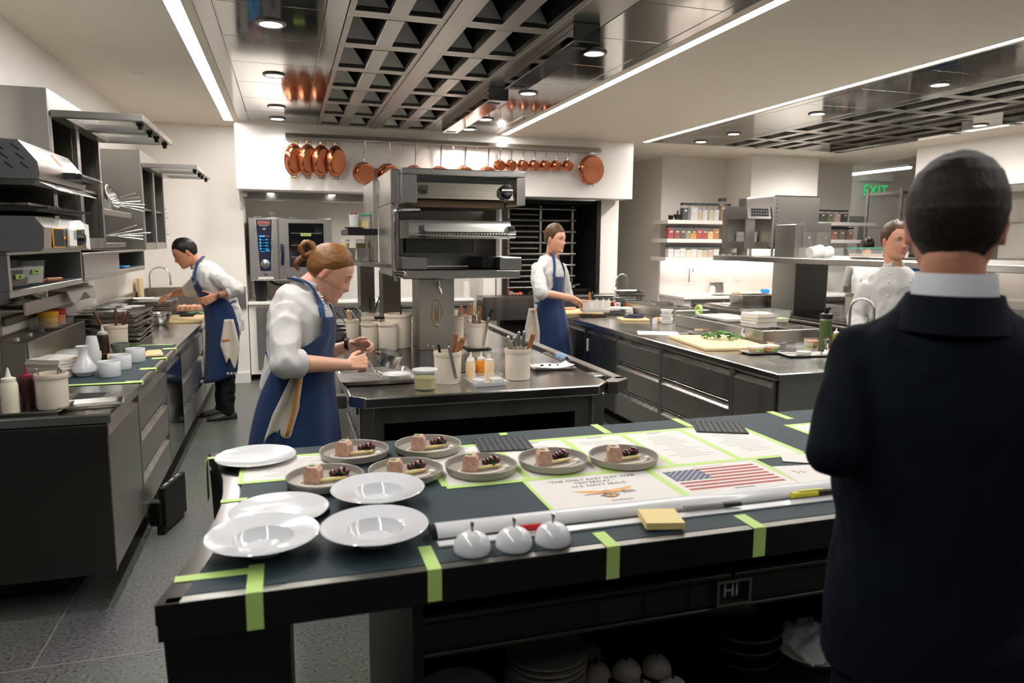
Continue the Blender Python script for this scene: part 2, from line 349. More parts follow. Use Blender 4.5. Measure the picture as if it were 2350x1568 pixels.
# far passage behind the column
struct('wall_passage',MB().box(3,9,13.9,14,0,CZ).box(4.3,4.4,9.85,13.9,0,CZ),'wall')
P=[(5.37,12),(5.37,9.8),(8.82,9.8),(8.82,12)]
struct('wall_right',MB().prism(P,0,CZ).box(8.72,8.82,9.8,11.7,CZ,3.4),'wall'); struct('wall_duct',MB().box(6.42,7.57,9.1,9.799,1.455,CZ),'wall')
struct('wall_corridor',MB().box(8.82,14,11.6,11.7,0,3.4),'wall'); struct('wall_far_right',MB().box(13.9,14,-3,11.6,0,3.4),'wall')
bk=struct('wall_bulkhead',MB().box(8.02,9.6,-1,7.78,2.36,CZ),'panel_white')
struct('wall_side',MB().box(9.6,9.7,-3,7.78,0,CZ),'wall')
t=MB().box(-1.52,-1.49,3.2,8.9,.87,1.125,.004); struct('trim_1',t,'steel_h')          # splash ledge on the wall
struct('trim_2',MB().box(-1.49,-.46,8.87,8.9,.87,1.13,.004),'steel_h')
struct('baseboard_back',MB().box(-1.49,-.45,8.87,8.9,0,.12),'panel_white')
struct('trim_3',MB().box(4.42,4.5,9.86,10.2,0,CZ),'panel_white')

# ------------------------------------------------------------------ lights of the room
for i,((x0,x1),nm) in enumerate(zip(SX,('beside the wall cabinets','ending above the copper pan rail','over the spice shelf side','on the far side of the second vent ceiling'))):
    s=thing('led_strip','long white recessed led strip light '+nm,'strip light',((x0+x1)/2,SY[0],CZ),0,'ceiling led strips')
    obj('diffuser',MB().box(x0+.006,x1-.006,SY[0]+.006,SY[1]-.006,CZ-.002,CZ+.03),'led',s,True)
    f=MB()
    for a in ((x0,x0+.006,*SY),(x1-.006,x1,*SY),(x0+.006,x1-.006,SY[0],SY[0]+.006),(x0+.006,x1-.006,SY[1]-.006,SY[1])): f.box(*a,CZ-.003,CZ+.03)
    obj('frame',f,'white_plastic',s,True)
a,b=pz(1955,402,CZ-.25),pz(2090,387,CZ-.25)
s=thing('led_strip','short led strip light over the storage rack corridor','strip light',(9.83,10.3,2.9),0,'ceiling led strips')
obj('diffuser',MB().box(9.80,9.86,9.65,10.95,2.9,2.93),'led',s,True); obj('housing',MB().box(9.79,9.87,9.64,10.96,2.93,2.97),'white_plastic',s,True); obj('hanger',MB().cyl((9.83,9.8,2.97),(9.83,9.8,3.4),.004),'steel_bright',s,True); obj('hanger',MB().cyl((9.83,10.8,2.97),(9.83,10.8,3.4),.004),'steel_bright',s,True)
def downlight_proto():
    s=thing('downlight','','downlight',(0,0,CZ),0,'recessed downlights')
    obj('trim_ring',MB().lathe([(.062,.006),(.066,-.012),(.082,-.012),(.088,-.004),(.088,.006)],28),'steel_dark',s)
    obj('lens',MB().lathe([(.065,-.006),(.04,-.008),(0,-.009)][::-1],28),'lens',s); return s
DL=downlight_proto(); first=True
def lamp(s, e, r=.05, ang=165, z=-.03, name='lamp'):
    l=bpy.data.lights.new(name,'SPOT'); l.energy=e; l.spot_size=R(ang); l.spot_blend=.9; l.shadow_soft_size=r; l.color=(1,.95,.88)
    o=bpy.data.objects.new(name,l); COL.objects.link(o); o.parent=s; o.location=(0,0,z); return o
yn={4.7:'largest',6.1:'second',7.5:'third',8.2:'farthest',3.3:'beyond the picture top'}
for x,g in ((-.04,'left side of the main vent ceiling'),(2.03,'right side of the main vent ceiling'),(5.02,'left side of the far vent ceiling'),(7.1,'right side of the far vent ceiling')):
    for y,k in yn.items():
        if y==3.3 and x>3: continue
        lb=f'round recessed downlight, {k} on the {g}'
        if first: s=DL; s.location=(x,y,CZ); s['label']=lb; first=False; lamp(s,SPOT_E)
        else: s=dup(DL,(x,y,CZ),0,lb)
        if x>3:
            for ch in s.children:
                if ch.type=='LIGHT': ch.data=ch.data.copy(); ch.data.energy=SPOT_E*2.3
# ------------------------------------------------------------------ ventilated steel ceilings
def vent(name, label, x0, x1, cols, dls, box):
    T=thing(name,label,'vent ceiling',((x0+x1)/2,5,CZ)); z0,z1=CZ,CZ+.03
    ys=[8.5-.69*k for k in range(11)]
    rows=[(b+.012,a-.012) for a,b in zip(ys,ys[1:])]
    obj('edge_panel',MB().box(x0,x0+.105,1.5,8.5,z0,z1,.004),'steel_mirror',T,True); obj('edge_panel',MB().box(x1-.085,x1,1.5,8.5,z0,z1,.004),'steel_mirror',T,True)
    spans=[(x0+.11,cols[0][0]-.13),(box[1]+.01,x1-.09)]
    for a,b in spans:
        for y0,y1 in rows:
            if y0<1.5: y0=1.5
            if y1-y0<.1: continue
            obj('panel',MB().box(a,b,y0-.0095,y1+.0095,z0,z1,.002),'steel_mirror',T,True)
    obj('edge_panel',MB().box(cols[0][0]-.127,cols[0][0]-.012,1.5,8.5,z0,z1,.003),'steel_mirror',T,True)
    for a,b in zip(cols,cols[1:]): obj('beam',MB().box(a[1]+.01,b[0]-.01,1.5,8.5,z0-.012,z1+.1,.004),'steel_h',T,True)
    obj('beam',MB().box(cols[-1][1]+.01,box[1]+.007,1.5,8.5,z0,z1,.004),'steel_h',T,True)
    for (a,b) in cols:
        first=None
        for y0,y1 in rows:
            if y0<1.5: continue
            cy=(y0+y1)/2; cx=(a+b)/2; w=(b-a)/2+.008; h=(y1-y0)/2+.012
            if first is None:
                m=MB(); bw=.052; e=.035; d=.26
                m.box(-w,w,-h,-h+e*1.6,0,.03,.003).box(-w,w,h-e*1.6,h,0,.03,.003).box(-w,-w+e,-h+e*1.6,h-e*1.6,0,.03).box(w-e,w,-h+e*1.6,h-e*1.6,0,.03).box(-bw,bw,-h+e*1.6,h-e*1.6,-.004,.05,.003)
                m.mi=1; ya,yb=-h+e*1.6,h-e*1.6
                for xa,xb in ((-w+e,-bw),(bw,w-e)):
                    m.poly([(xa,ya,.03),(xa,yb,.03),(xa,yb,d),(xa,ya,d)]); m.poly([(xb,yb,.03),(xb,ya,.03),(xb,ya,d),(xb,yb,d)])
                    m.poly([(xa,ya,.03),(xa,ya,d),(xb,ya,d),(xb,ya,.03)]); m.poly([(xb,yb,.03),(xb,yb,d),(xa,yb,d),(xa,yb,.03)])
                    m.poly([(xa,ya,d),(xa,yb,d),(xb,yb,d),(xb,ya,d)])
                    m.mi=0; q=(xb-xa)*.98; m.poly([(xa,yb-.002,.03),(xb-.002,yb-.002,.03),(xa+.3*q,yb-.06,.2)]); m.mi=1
                first=obj('filter_cassette',m,['steel','soot_and_shade'],T); first.location=(cx-(x0+x1)/2,cy-5,0)  # inner walls of the openings are painted black as shade
            else:
                o=first.copy(); COL.objects.link(o); o.location=(cx-(x0+x1)/2,cy-5,0)
    for y0,y1 in ((4.1,5.5),(5.95,7.85)):
        o=obj('sensor_box',MB().box(box[0],box[1]-.02,y0,y1,z0-.11,z0-.0005,.004),'steel_mirror',T,True)
        for yy in (y0+.1,y1-.12): obj('vent_slot',MB().box(box[0]+.03,box[1]-.06,yy,yy+.06,z0-.113,z0-.109),'black_plastic',o,True)
    return T
vent('vent_ceiling','stainless ventilated ceiling with square filter openings over the cooking island',-.44,2.44,[(.385,.93),(1.05,1.58)],(-.04,2.03),(1.64,1.83))
vent('vent_ceiling','stainless ventilated ceiling with filter openings over the far right suite',4.47,7.29,[(5.45,6.0),(6.1,6.62)],(5.02,7.1),(6.68,6.86))

for x,y,s in ((-1.05,6.4,'left'),(2.95,6.3,'middle'),(7.9,7.6,'right')):
    d=thing('smoke_detector','small round ceiling detector on the '+s+' part of the white ceiling','detector',(x,y,CZ)); obj('base_ring',MB().lathe([(0,-.004),(.05,-.004),(.055,0)],24),'white_plastic',d); obj('cover',MB().lathe([(0,-.016),(.03,-.014),(.04,-.004)],24),'white_plastic',d)
# ------------------------------------------------------------------ small kitchen things
def crock(loc, r, h, label, group='stoneware crocks', name='crock', mat='ceramic'):
    t=thing(name,label,'crock',loc,0,group)
    obj('body',MB().lathe([(0,.002),(r*.9,.0),(r*.93,.006),(r*.95,h*.5),(r*.96,h-.028),(r*.955,h-.024),(r*.90,h-.024),(r*.88,h-.03),(r*.86,.012),(0,.01)],40),mat,t)
    obj('rim',MB().lathe([(r*.955,h-.026),(r,h-.022),(r*1.01,h-.008),(r*.98,h),(r*.9,h),(r*.88,h-.01),(r*.88,h-.026)],40),'ceramic_rim' if mat=='ceramic' else mat,t); return t
def tool(name, p0, p1, label, cat, mat='wood', r=.007, head=None, group=None, tip=None):
    """a utensil standing in a crock: handle from p1 (top) to p0 (bottom)"""
    p0=V(p0);p1=V(p1); t=thing(name,label,cat,tuple(p0),0,group); d=p1-p0
    if head=='handle':      # steel shaft with a grip
        obj('shaft',MB().cyl(p0,p0+d*.6,.003),'steel_bright',t,True); obj('grip',MB().tube([p0+d*.58,p0+d*.62,p0+d*.8,p1],[.005,r,r*1.15,r*.8],10),mat,t,True)
    elif head=='flat':
        m=MB(); z=d.normalized(); x=z.cross(V((.3,-.9,.1))).normalized(); y=z.cross(x)
        m.T=frame(p0,x,y,z); L=d.length; m.box(-r*1.6,r*1.6,-.0012,.0012,0,L,.001); obj('shaft',m,mat,t,True)
        obj('tip',MB().caps(p1-d*.04,p1,r*.9),mat,t,True)
    else:
        obj('shaft',MB().tube([p0,p0+d*.5,p1-d*.25,p1],[r*.6,r*.7,r,r*.85],10),mat,t,True)
        obj('tip',MB().caps(p1-d*.02,p1,r*.85),tip or mat,t,True)
    return t
def squeeze(loc, r, h, mat, label, cap='white_plastic', group='squeeze bottles', ang=0):
    t=thing('squeeze_bottle',label,'bottle',loc,0,group)
    obj('body',MB().lathe([(0,.001),(r*.93,0),(r,.006),(r,h*.62),(r*.85,h*.69),(r*.75,h*.7),(0,h*.7)],24),mat,t)
    obj('cap',MB().lathe([(r*.82,h*.68),(r*.86,h*.70),(r*.84,h*.77),(r*.4,h*.80),(0,h*.80)],24),cap,t)
    obj('nozzle',MB().lathe([(r*.36,h*.79),(r*.30,h*.84),(r*.10,h),(0,h)],14),cap,t); return t
def deli(loc, r, h, fill, fh, label, lid='frost', tape=None, group='deli containers', cat='container', open_=False):
    t=thing('deli_container',label,cat,loc,0,group)
    obj('tub',MB().lathe([(0,.001),(r*.82,0),(r*.85,.004),(r,h-.004),(r*1.03,h),(r*1.0,h),(r*.97,h-.006),(r*.83,.006),(0,.004)],28),'clear',t)
    obj('contents',MB().lathe([(0,.005),(r*.82,.006),(r*(.83+.13*fh),h*fh),(r*.4,h*fh*1.03),(0,h*fh*1.0)],28),fill,t)
    if not open_: obj('lid',MB().lathe([(r*1.02,h-.008),(r*1.07,h-.006),(r*1.07,h+.003),(r*.95,h+.004),(r*.93,h+.001),(0,h+.001)],28),lid,t)
    if tape:
        a0=-90+17; m=MB(); n=8; w=tape[1]; zz=h*tape[2] if len(tape)>2 else h*.6; hh=.011
        rr=r*(.85+.15*zz/h)+.0012
        m.rings([[(rr*math.cos(R(a0-w+2*w*i/n)),rr*math.sin(R(a0-w+2*w*i/n)),z) for i in range(n+1)] for z in (zz-hh,zz+hh)],False,False)
        o=obj('tape_label',m,'tape',t)
        if tape[0]: txt(tape[0],.015,'ink',o,Matrix.Rotation(R(17),4,'Z')@trm(0,-rr-.0012,zz)@rotm('X',90),world=False,shear=.25,depth=.0003)
    return t
def tray_mesh(L, W, h, lip=.008, wall=.0015, sl=.010):
    m=MB(); a,b=L/2,W/2
    def rr(x,y,z,c=.018):
        o=[]
        for sx,sy,a0 in ((1,-1,-90),(1,1,0),(-1,1,90),(-1,-1,180)):
            for k in range(4): 
                t=R(a0+30*k); o.append((sx*(x-c)+c*math.cos(t),sy*(y-c)+c*math.sin(t),z))
        return o
    m.rings([rr(a-sl,b-sl,0),rr(a,b,h),rr(a+lip,b+lip,h),rr(a+lip,b+lip,h-.004)],True,False)
    m.rings([rr(a-wall,b-wall,h),rr(a-sl-wall,b-sl-wall,.0015)],True,False); m.poly(rr(a-sl-wall,b-sl-wall,.0015)); m.poly(rr(a-sl,b-sl,0)[::-1]); return m
def tray(loc, L, W, h, rz, label, mat='pan_worn', group=None, name='sheet_tray', cat='tray'):
    return solo(name,tray_mesh(L,W,h),mat,label,cat,group,False,loc,rz,50)
def board(loc, L, W, h, rz, label, mat='board'):
    return solo('cutting_board',MB().box(-L/2,L/2,-W/2,W/2,0,h,.005),mat,label,'cutting board',None,False,loc,rz)
def stackof(proto, n, dz, group, jit=.004, rzj=.03, seed=1):
    rd=random.Random(seed); x,y,z=proto.location
    for i in range(1,n):
        o=dup(proto,(x+rd.uniform(-jit,jit),y+rd.uniform(-jit,jit),z+dz*i),proto.rotation_euler.z+rd.uniform(-rzj,rzj)); o['group']=group; o['label']=proto['label']+(', topmost' if i==n-1 else f', {ORD[i]} from the bottom')
    proto['group']=group; proto['label']+=', lowest'
def napkin_mesh(L,W,h,seed=0):
    rd=random.Random(seed); m=MB(); n=8
    up=[[(-L/2+L*i/n,-W/2+W*j/3, h+ (.0015*math.sin(i*1.3+seed)+.001*math.cos(j*2.+i))) for i in range(n+1)] for j in range(4)]
    lo=[[(p[0],p[1],p[2]-h) for p in r] for r in up]
    m.rings(up,False,False); m.rings(lo[::-1],False,False)
    m.rings([lo[0],up[0]],False,False); m.rings([up[-1],lo[-1]],False,False)
    m.rings([[r[0] for r in up],[r[0] for r in lo]],False,False); m.rings([[r[-1] for r in lo],[r[-1] for r in up]],False,False); return m
def napkins(loc, L, W, n, rz, label, group, h=.0075, cat='napkin', mat='napkin'):
    p=solo('folded_napkin',napkin_mesh(L,W,h),mat,label,cat,group,False,loc,rz,60); stackof(p,n,h+.0012,group,.005,.03,3)
def bowl_lathe(r,h,t=.0015,foot=.5):
    return MB().lathe([(0,0),(r*foot,0),(r*.8,h*.35),(r*.95,h*.75),(r,h),(r+.006,h),(r+.006,h-.002),(r,h-.002)][:1]+[(r*foot,0),(r*.78,h*.33),(r*.94,h*.72),(r*.985,h-.003),(r+.006,h-.003),(r+.006,h),(r*.985,h),(r*.93,h*.72),(r*.76,h*.35),(r*foot-.004,t),(0,t)],36)
def cloth_sheet(fn, nu, nv, name, mat, label, cat, group=None, thick=.004, parent=None):
    m=MB(); m.rings([[fn(u/nu,v/nv) for u in range(nu+1)] for v in range(nv+1)],False,False)
    o=obj(name,m,mat,parent,True,80)
    if parent is None: tag(o,label,cat,group)
    s=o.modifiers.new('thickness','SOLIDIFY'); s.thickness=thick; s.offset=0; return o
def rect_tub(loc, L, W, h, rz, label, fill=None, fh=.4, mat='clear', lid=None, name='plastic_container', group=None, taper=.9, rim=.008, tape=None):
    t=thing(name,label,'container',loc,rz,group); k=taper; a,b=L/2,W/2
    def q(s,z,e=0): return [((a*s+e)*i,(b*s+e)*j,z) for i,j in ((-1,-1),(1,-1),(1,1),(-1,1))]
    m=MB(); m.rings([q(k,0),q(1,h-.004),q(1,h-.004,rim),q(1,h,rim),q(1,h,-.002),q(k,.004,-.002)],True,False); m.poly(q(k,0)[::-1]); m.poly(q(k,.004,-.002)); obj('tub',m,mat,t,ang=20)
    if fill: m=MB(); kk=k+(1-k)*fh; m.rings([q(k,.005,-.004),q(kk,h*fh,-.004)],True,True); obj('contents',m,fill,t)
    if lid: m=MB(); m.rings([q(1,h+.0005,rim+.002),q(1,h+.007,rim+.002)],True,True); m.box(-a*.85,a*.85,-b*.85,b*.85,h+.007,h+.010,.002); obj('lid',m,lid,t)
    if tape:
        o=obj('tape_label',MB().box(-.035,.035,-b-.006,-b-.004,h*.45,h*.45+.022),'tape',t)
        if tape!=True: txt(tape,.014,'ink',o,trm(0,-b-.0065,h*.45+.011)@rotm('X',90),world=False,shear=.25)
    return t
def faucet(base, h, reach, rz, label, mat='chrome', r=.011, handles=True):
    t=thing('faucet',label,'faucet',base,rz)
    obj('base',MB().lathe([(.028,0),(.028,.012),(.018,.03),(.016,.06),(0,.06)],20),mat,t)
    q=reach/2; pts=[(0,0,.05),(0,0,h-q)]+arc((q,0,h-q),q,180,0,14)[1:]+[(reach,0,h-q-.06)]
    obj('spout',MB().tube(pts,r,12),mat,t); obj('aerator',MB().cyl((reach,0,h-q-.085),(reach,0,h-q-.055),r*1.35),mat,t)
    if handles:
        for s in (-1,1):
            o=obj('handle',MB().cyl((0,s*.02,.035),(0,s*.08,.035),.010).lathe([(0,0),(.016,0),(.014,.03),(0,.032)],14,(0,s*.085,.02)),mat,t)
            obj('lever',MB().tube([(0,s*.085,.045),(.02,s*.12,.055),(.05,s*.14,.05)],.005,8),mat,o)
    return t
def unit(name, label, ax, x, y0, y1, z0, z1, specs, depth=.55, side=-1, mat='steel', group='drawer units'):
    """cabinet whose front lies in the plane X=x, facing side (+1: +X, -1: -X); specs: list of (kind, z_low, z_high)"""
    s=side; t=thing(name,label,'cabinet',(x-s*depth/2,(y0+y1)/2,z0),0,group)
    obj('body',MB().box(x-s*.03,x-s*depth,y0,y1,z0,z1),'steel_dark',t,True)
    obj('stile',MB().box(x-s*.028,x,y0,y0+.018,z0,z1,.002),mat,t,True); obj('stile',MB().box(x-s*.028,x,y1-.018,y1,z0,z1,.002),mat,t,True)
    for k,a,b in specs:
        o=obj(k,MB().box(x-s*.028,x-s*.002,y0+.022,y1-.022,a+.004,b-.058,.003),mat,t,True)
        m=MB(); yy0,yy1=y0+.024,y1-.024; P_=lambda y:[(x-s*.002,y,b-.058),(x-s*.028,y,b-.03),(x-s*.028,y,b-.058)]
        m.rings([P_(yy0),P_(yy1)],True,True); m.box(x-s*.028,x-s*.004,yy0,yy1,b-.012,b-.004,.002); obj('handle',m,'steel_bright',o,True)
    return t
# ------------------------------------------------------------------ left counter
XF=-.755
wt=thing('worktop','long stainless worktop along the wall with rounded front edge','worktop',(-1.12,6.1,.86))
obj('top',MB().box(-1.49,XF,3.45,8.87,.855,.9,.006),'steel_top',wt,True)
obj('cutout_shade',MB().box(-.99,-.87,3.80,3.95,.8995,.9006),'black_steel',wt,True)  # flat dark sheet painted in as the shade of a recess
for yy in (3.79,3.95): obj('cutout_rim',MB().box(-1.0,-.86,yy,yy+.01,.8995,.902),'steel_bright',wt,True)
obj('cutout_shade',MB().box(-1.48,-1.03,3.98,4.14,.8995,.9006),'steel_dark',wt,True)  # second dark sheet laid on the top as a shaded recess
ep=solo('end_panel',MB().box(-1.5,-.775,3.452,3.475,.17,.853,.004).box(-1.5,-.772,3.45,3.478,.80,.853,.003),'steel_end_shaded','brushed steel end panel closing the near end of the wall counter','panel')
ys=[3.48,4.18,5.12,5.79,6.49,7.29,8.1,8.85]
D3=[('drawer',.17,.40),('drawer',.40,.63),('drawer',.63,.852)]
sp=[[('door',.17,.852)],D3,[('door',.17,.852)],D3,D3,[('door',.17,.852)],D3]
ds=['steel cupboard with one tall door beside the end panel','steel unit with three drawers, closest on the wall counter','mirror-like steel door unit between two drawer units of the wall counter','steel three drawer unit next to the mirror-like door','steel three drawer unit beside the bending chef','steel door unit behind the bending chef','steel three drawer unit at the corner by the sink']
for i in range(7): unit('cabinet' if sp[i]is not D3 else 'drawer_unit',ds[i],'x',-.775,ys[i],ys[i+1],.17,.852,sp[i],.7,1,'steel' if i!=2 else 'steel_mirror','units of the wall counter')
solo('counter_plinth',MB().box(-1.45,-1.05,3.7,8.8,0,.168),'black_steel','dark recessed plinth below the wall counter units','plinth')
# mat with tape border
mt=thing('counter_mat','dark blue dimpled mat taped down on the wall counter','mat',(-1.05,4.9,.9))
obj('sheet',MB().box(-1.10,-.785,4.2,5.68,.9005,.903).box(-1.34,-1.10,4.2,5.0,.9005,.903),'mat_dimple',mt,True)
obj('tape_strip',MB().box(-1.46,-.80,4.165,4.205,.903,.9035),'tape',mt,True); obj('tape_strip',MB().box(-1.15,-.80,5.66,5.69,.903,.9035),'tape',mt,True)
for y in (4.2,4.62,5.02,5.45): obj('tape_strip',MB().box(-.84,-.7545,y-.03,y+.03,.9032,.9037).box(-.7548,-.7538,y-.03,y+.03,.886,.9037),'tape',mt,True)
# raised pan rail against the wall
pr=thing('pan_rail','raised stainless trough holding insert pans against the wall','pan rail',(-1.415,5.1,.9))
obj('body',MB().box(-1.355,-1.34,4.45,5.6,.9008,1.1,.004).box(-1.488,-1.475,4.45,5.6,.9008,1.115,.003).box(-1.475,-1.355,4.45,4.47,.9008,1.1,.003).box(-1.475,-1.355,5.58,5.6,.9008,1.1,.003).box(-1.475,-1.355,4.47,5.58,.93,.94),'steel',pr,True)
for k in range(5): o=obj('insert_pan',tray_mesh(.105,.205,.07),'pan_worn',pr); o.location=(0,-.52+.222*k,.132)
solo('butter_block',MB().box(-1.45,-1.38,4.51,4.62,1.045,1.085,.008),mk('butter','E6D690',.5,var=.1,vs=20,bump=.1),'pale yellow butter pieces in the front insert pan','butter')
t=rect_tub((-1.405,5.12,1.115),.15,.36,.045,.0,'shallow clear tub on the pan rail holding two lidded pots',rim=.008,taper=.96)
for x,y,c,lb in ((-1.405,5.04,'yellow','pot of pale dip with yellow lid in the clear tub'),(-1.40,5.18,'red','pot of pink dip with red lid in the clear tub')):
    t=thing('lidded_pot',lb,'pot',(x,y,1.122)); obj('pot',MB().lathe([(0,0),(.05,0),(.052,.065),(0,.066)],26),mk('dip_'+c,'E8C07A' if c=='yellow' else 'E09070',.5,var=.08,vs=30),t); obj('lid',MB().lathe([(.055,.06),(.057,.062),(.057,.09),(.05,.094),(0,.092)],26),c,t)
# near end
tray((-1.16,3.60,.9005),.40,.22,.018,0,'small sheet tray under the squeeze bottles at the counter end')
squeeze((-1.16,3.56,.903),.033,.20,mk('cream_sauce','E0D9C4',.4,var=.04),'cream filled squeeze bottle at the near counter end',mk('cream_cap','E6E0D0',.4,var=.03))
squeeze((-1.115,3.63,.903),.031,.20,mk('berry_sauce','2A0A12',.3,var=.1),'dark red squeeze bottle with red nozzle at the near counter end',mk('red_cap','7A2430',.4,var=.05))
solo('trivet',MB().lathe([(0,0),(.085,0),(.088,.006),(.08,.009),(0,.009)],30,(-1.01,3.6,.9005)),'black_plastic','round black trivet under the crock at the counter end','trivet')
crock((-1.01,3.6,.911),.066,.155,'beige crock of spoons on a black trivet at the counter end')
for k,(dx,dy,tx,ty) in enumerate(((-.03,.0,-.055,0),(.0,.02,.02,.045),(.02,-.02,.045,-.02))): tool('spoon',(-1.01+dx,3.6+dy,.93),(-1.01+tx,3.6+ty,1.085),('steel spoon leaning left in the counter end crock','steel spoon leaning back in the counter end crock','steel spoon leaning right in the counter end crock')[k],'spoon','steel_bright',.006,group='spoons in the counter end crock')
tray((-.86,3.63,.9005),.235,.17,.02,R(10),'small empty sheet tray near the front corner of the wall counter')
# stack of napkins, wrapped container, carafes, cups
napkins((-1.235,4.50,.9035),.205,.19,12,R(68),'folded white napkin in the stack beside the white carafe','napkins beside the carafe')
rect_tub((-1.245,4.80,.9035),.17,.15,.05,R(90),'steel tray of food under plastic film behind the napkins',fill='towel_white',fh=.8,mat='steel_dark')
solo('film_wrap',MB().ell((-1.245,4.80,.985),(.075,.085,.024),20,10),'clear_film','crumpled clear plastic film over the steel tray behind the napkins','film wrap')
solo('carafe',MB().lathe([(0,0),(.045,.002),(.062,.025),(.06,.05),(.035,.09),(.024,.12),(.026,.145),(.036,.165),(.034,.166),(.022,.14),(.02,.12),(.0,.1)],36,(-1.09,4.47,.9035)),'porcelain','white porcelain carafe with round belly and flared mouth','carafe')
solo('tall_vase',MB().lathe([(0,0),(.042,0),(.046,.008),(.038,.12),(.03,.17),(.027,.185),(.024,.186),(.022,.15),(0,.1)],30,(-1.11,4.75,.9035)),'porcelain','tall tapering white porcelain vase behind the carafe','vase')
cup=solo('ramekin',MB().lathe([(0,.002),(.055,0),(.057,.004),(.057,.08),(.055,.083),(.052,.08),(.052,.01),(0,.008)],36),'porcelain','','cup','white cups on the mat',False,(-.955,4.42,.9035))
cup['label']='white straight-sided cup on the mat, closest of three'
dup(cup,(-.945,4.66,.9035),0,'white straight-sided cup on the mat, middle of three'); dup(cup,(-.915,4.92,.9035),0,'white straight-sided cup on the mat, last of three by the board')
board((-.96,5.16,.9035),.32,.22,.018,R(12),'small pale cutting board with a knife on the counter mat')
kn=thing('knife','wooden handled knife lying on the small cutting board','knife',(-1.0,5.2,.922),R(12)); obj('blade',MB().prism([(-.2,-.01),(-.03,-.016),(-.03,.012),(-.18,.012)],0,.002),'steel_bright',kn); obj('handle',MB().box(-.03,.10,-.012,.012,-.0,.018,.006),'wood_dark',kn)
crock((-1.12,5.42,.9035),.078,.18,'beige crock of wooden handled tools beside the tray stack')
for k,(dx,tx,ty,tz) in enumerate(((-.02,-.12,.0,1.17),(0,.005,.02,1.185),(.02,.085,.01,1.165),(.03,.05,.04,1.16))): tool('wooden_handle_tool',(-1.12+dx,5.42,.93),(-1.12+tx,5.42+ty,tz),('wooden handled tool leaning far left in the tool crock','wooden handled tool standing upright in the tool crock','wooden handled tool leaning right in the tool crock','steel edged wooden tool leaning back in the tool crock')[k],'utensil','wood_dark',.010,group='tools in the beige tool crock')
squeeze((-1.155,5.22,.9035),.035,.20,mk('brown_sauce','2A1614',.3,var=.1),'dark brown squeeze bottle with clear nozzle before the tool crock','frost')
ob=thing('oil_bottle','small oil bottle lying on its side by the pan rail','bottle',(-1.25,5.12,.94)); obj('body',MB().cyl((-1.30,5.2,.94),(-1.23,5.12,.95),.033),mk('oil','8A8A1E',.15,var=.05,coat=.5),ob,True); obj('cap',MB().cyl((-1.23,5.12,.95),(-1.205,5.09,.953),.022,.018),'white_plastic',ob,True)
solo('sauce_bowl',MB().lathe([(0,0),(.035,0),(.055,.05),(.057,.075),(.054,.076),(.05,.05),(0,.012)],26,(-1.06,5.24,.9035)),mk('grey_bowl','5E6A66',.4,var=.08),'small grey ceramic bowl in front of the tool crock','bowl')
solo('white_box',MB().box(-1.24,-1.14,5.0,5.1,.9035,.955,.006),'napkin','small white box behind the tall vase','box')
# tray stack with plates
tr=tray((-1.25,5.98,.9008),.44,.62,.025,0,'sheet tray in the tall stack under the white plates','pan_worn','sheet trays of the plate stack'); stackof(tr,7,.034,'sheet trays of the plate stack',.012,.05,5)
pl=solo('flat_plate',MB().lathe([(0,0),(.045,0),(.055,.004),(.082,.012),(.084,.013),(.082,.014),(.052,.008),(0,.006)],36),'porcelain','white flat plate in the group on the tray stack','plate','plates on the tray stack',False,(-1.36,5.76,1.134))
pl['label']='white flat plate on the tray stack, front left one'
for k,(x,y,z,s) in enumerate(((-1.19,5.76,1.134,'front right'),(-1.36,5.96,1.134,'middle left'),(-1.19,5.95,1.134,'middle right'),(-1.13,6.12,1.134,'back right'),(-1.31,6.14,1.134,'back left'),(-1.28,5.86,1.15,'upper front'),(-1.24,6.06,1.15,'upper back'))): dup(pl,(x,y,z+.001*k),0,f'white flat plate on the tray stack, {s} one')
# shelf behind with pans and a towel
sh=thing('pan_shelf','stainless shelf with upstand carrying pans and a white cloth','shelf',(-1.4,5.0,1.2))
obj('shelf_board',MB().box(-1.519,-1.375,4.52,5.9,1.255,1.27,.003).box(-1.375,-1.36,4.52,5.9,1.235,1.31,.003),'steel',sh,True)
obj('post',MB().box(-1.519,-1.49,4.52,4.55,1.13,1.404).box(-1.519,-1.49,5.87,5.9,1.13,1.404),'steel',sh,True); obj('lower_rail',MB().box(-1.519,-1.47,4.56,5.86,1.18,1.22,.003),'steel_dark',sh,True)
def saucepan(loc,r,h,L,ang,label,group=None,mat='steel_bright',tilt=0):
    t=thing('saucepan',label,'pan',loc,ang,group)
    obj('pot',MB().lathe([(0,0),(r*.97,0),(r,.004),(r,h),(r+.004,h),(r+.004,h+.003),(r-.003,h),(r-.004,.006),(0,.004)],36),mat,t)
    obj('handle',MB().tube([(r-.002,0,h*.8),(r+.02,0,h*.86),(r+L*.5,0,h+.015),(r+L,0,h+.02)],[.006,.006,.007,.008],8,flat=.6),'steel_bright',t)
    return t
saucepan((-1.43,4.85,1.312),.085,.05,.22,R(62),'wide steel saucepan with raised handle on the wall shelf')
solo('round_cake_tin',MB().lathe([(0,0),(.09,0),(.094,.03),(.09,.032),(.086,.004),(0,.004)],30,(-1.43,5.74,1.312)),'pan_worn','round steel tin on the wall shelf behind the cloth','tin')
j=thing('glass_jar','small clear glass jar on the wall shelf','jar',(-1.46,5.14,1.296)); obj('glass',MB().lathe([(0,0),(.03,0),(.03,.08),(.024,.09),(.022,.08),(.0,.006)],20),'clear',j); obj('lid',MB().lathe([(.026,.088),(.028,.089),(.028,.1),(0,.1)],20),'frost',j)
tray((-1.442,4.95,1.2715),.115,.7,.022,0,'sheet tray on the wall shelf below the white cloth')
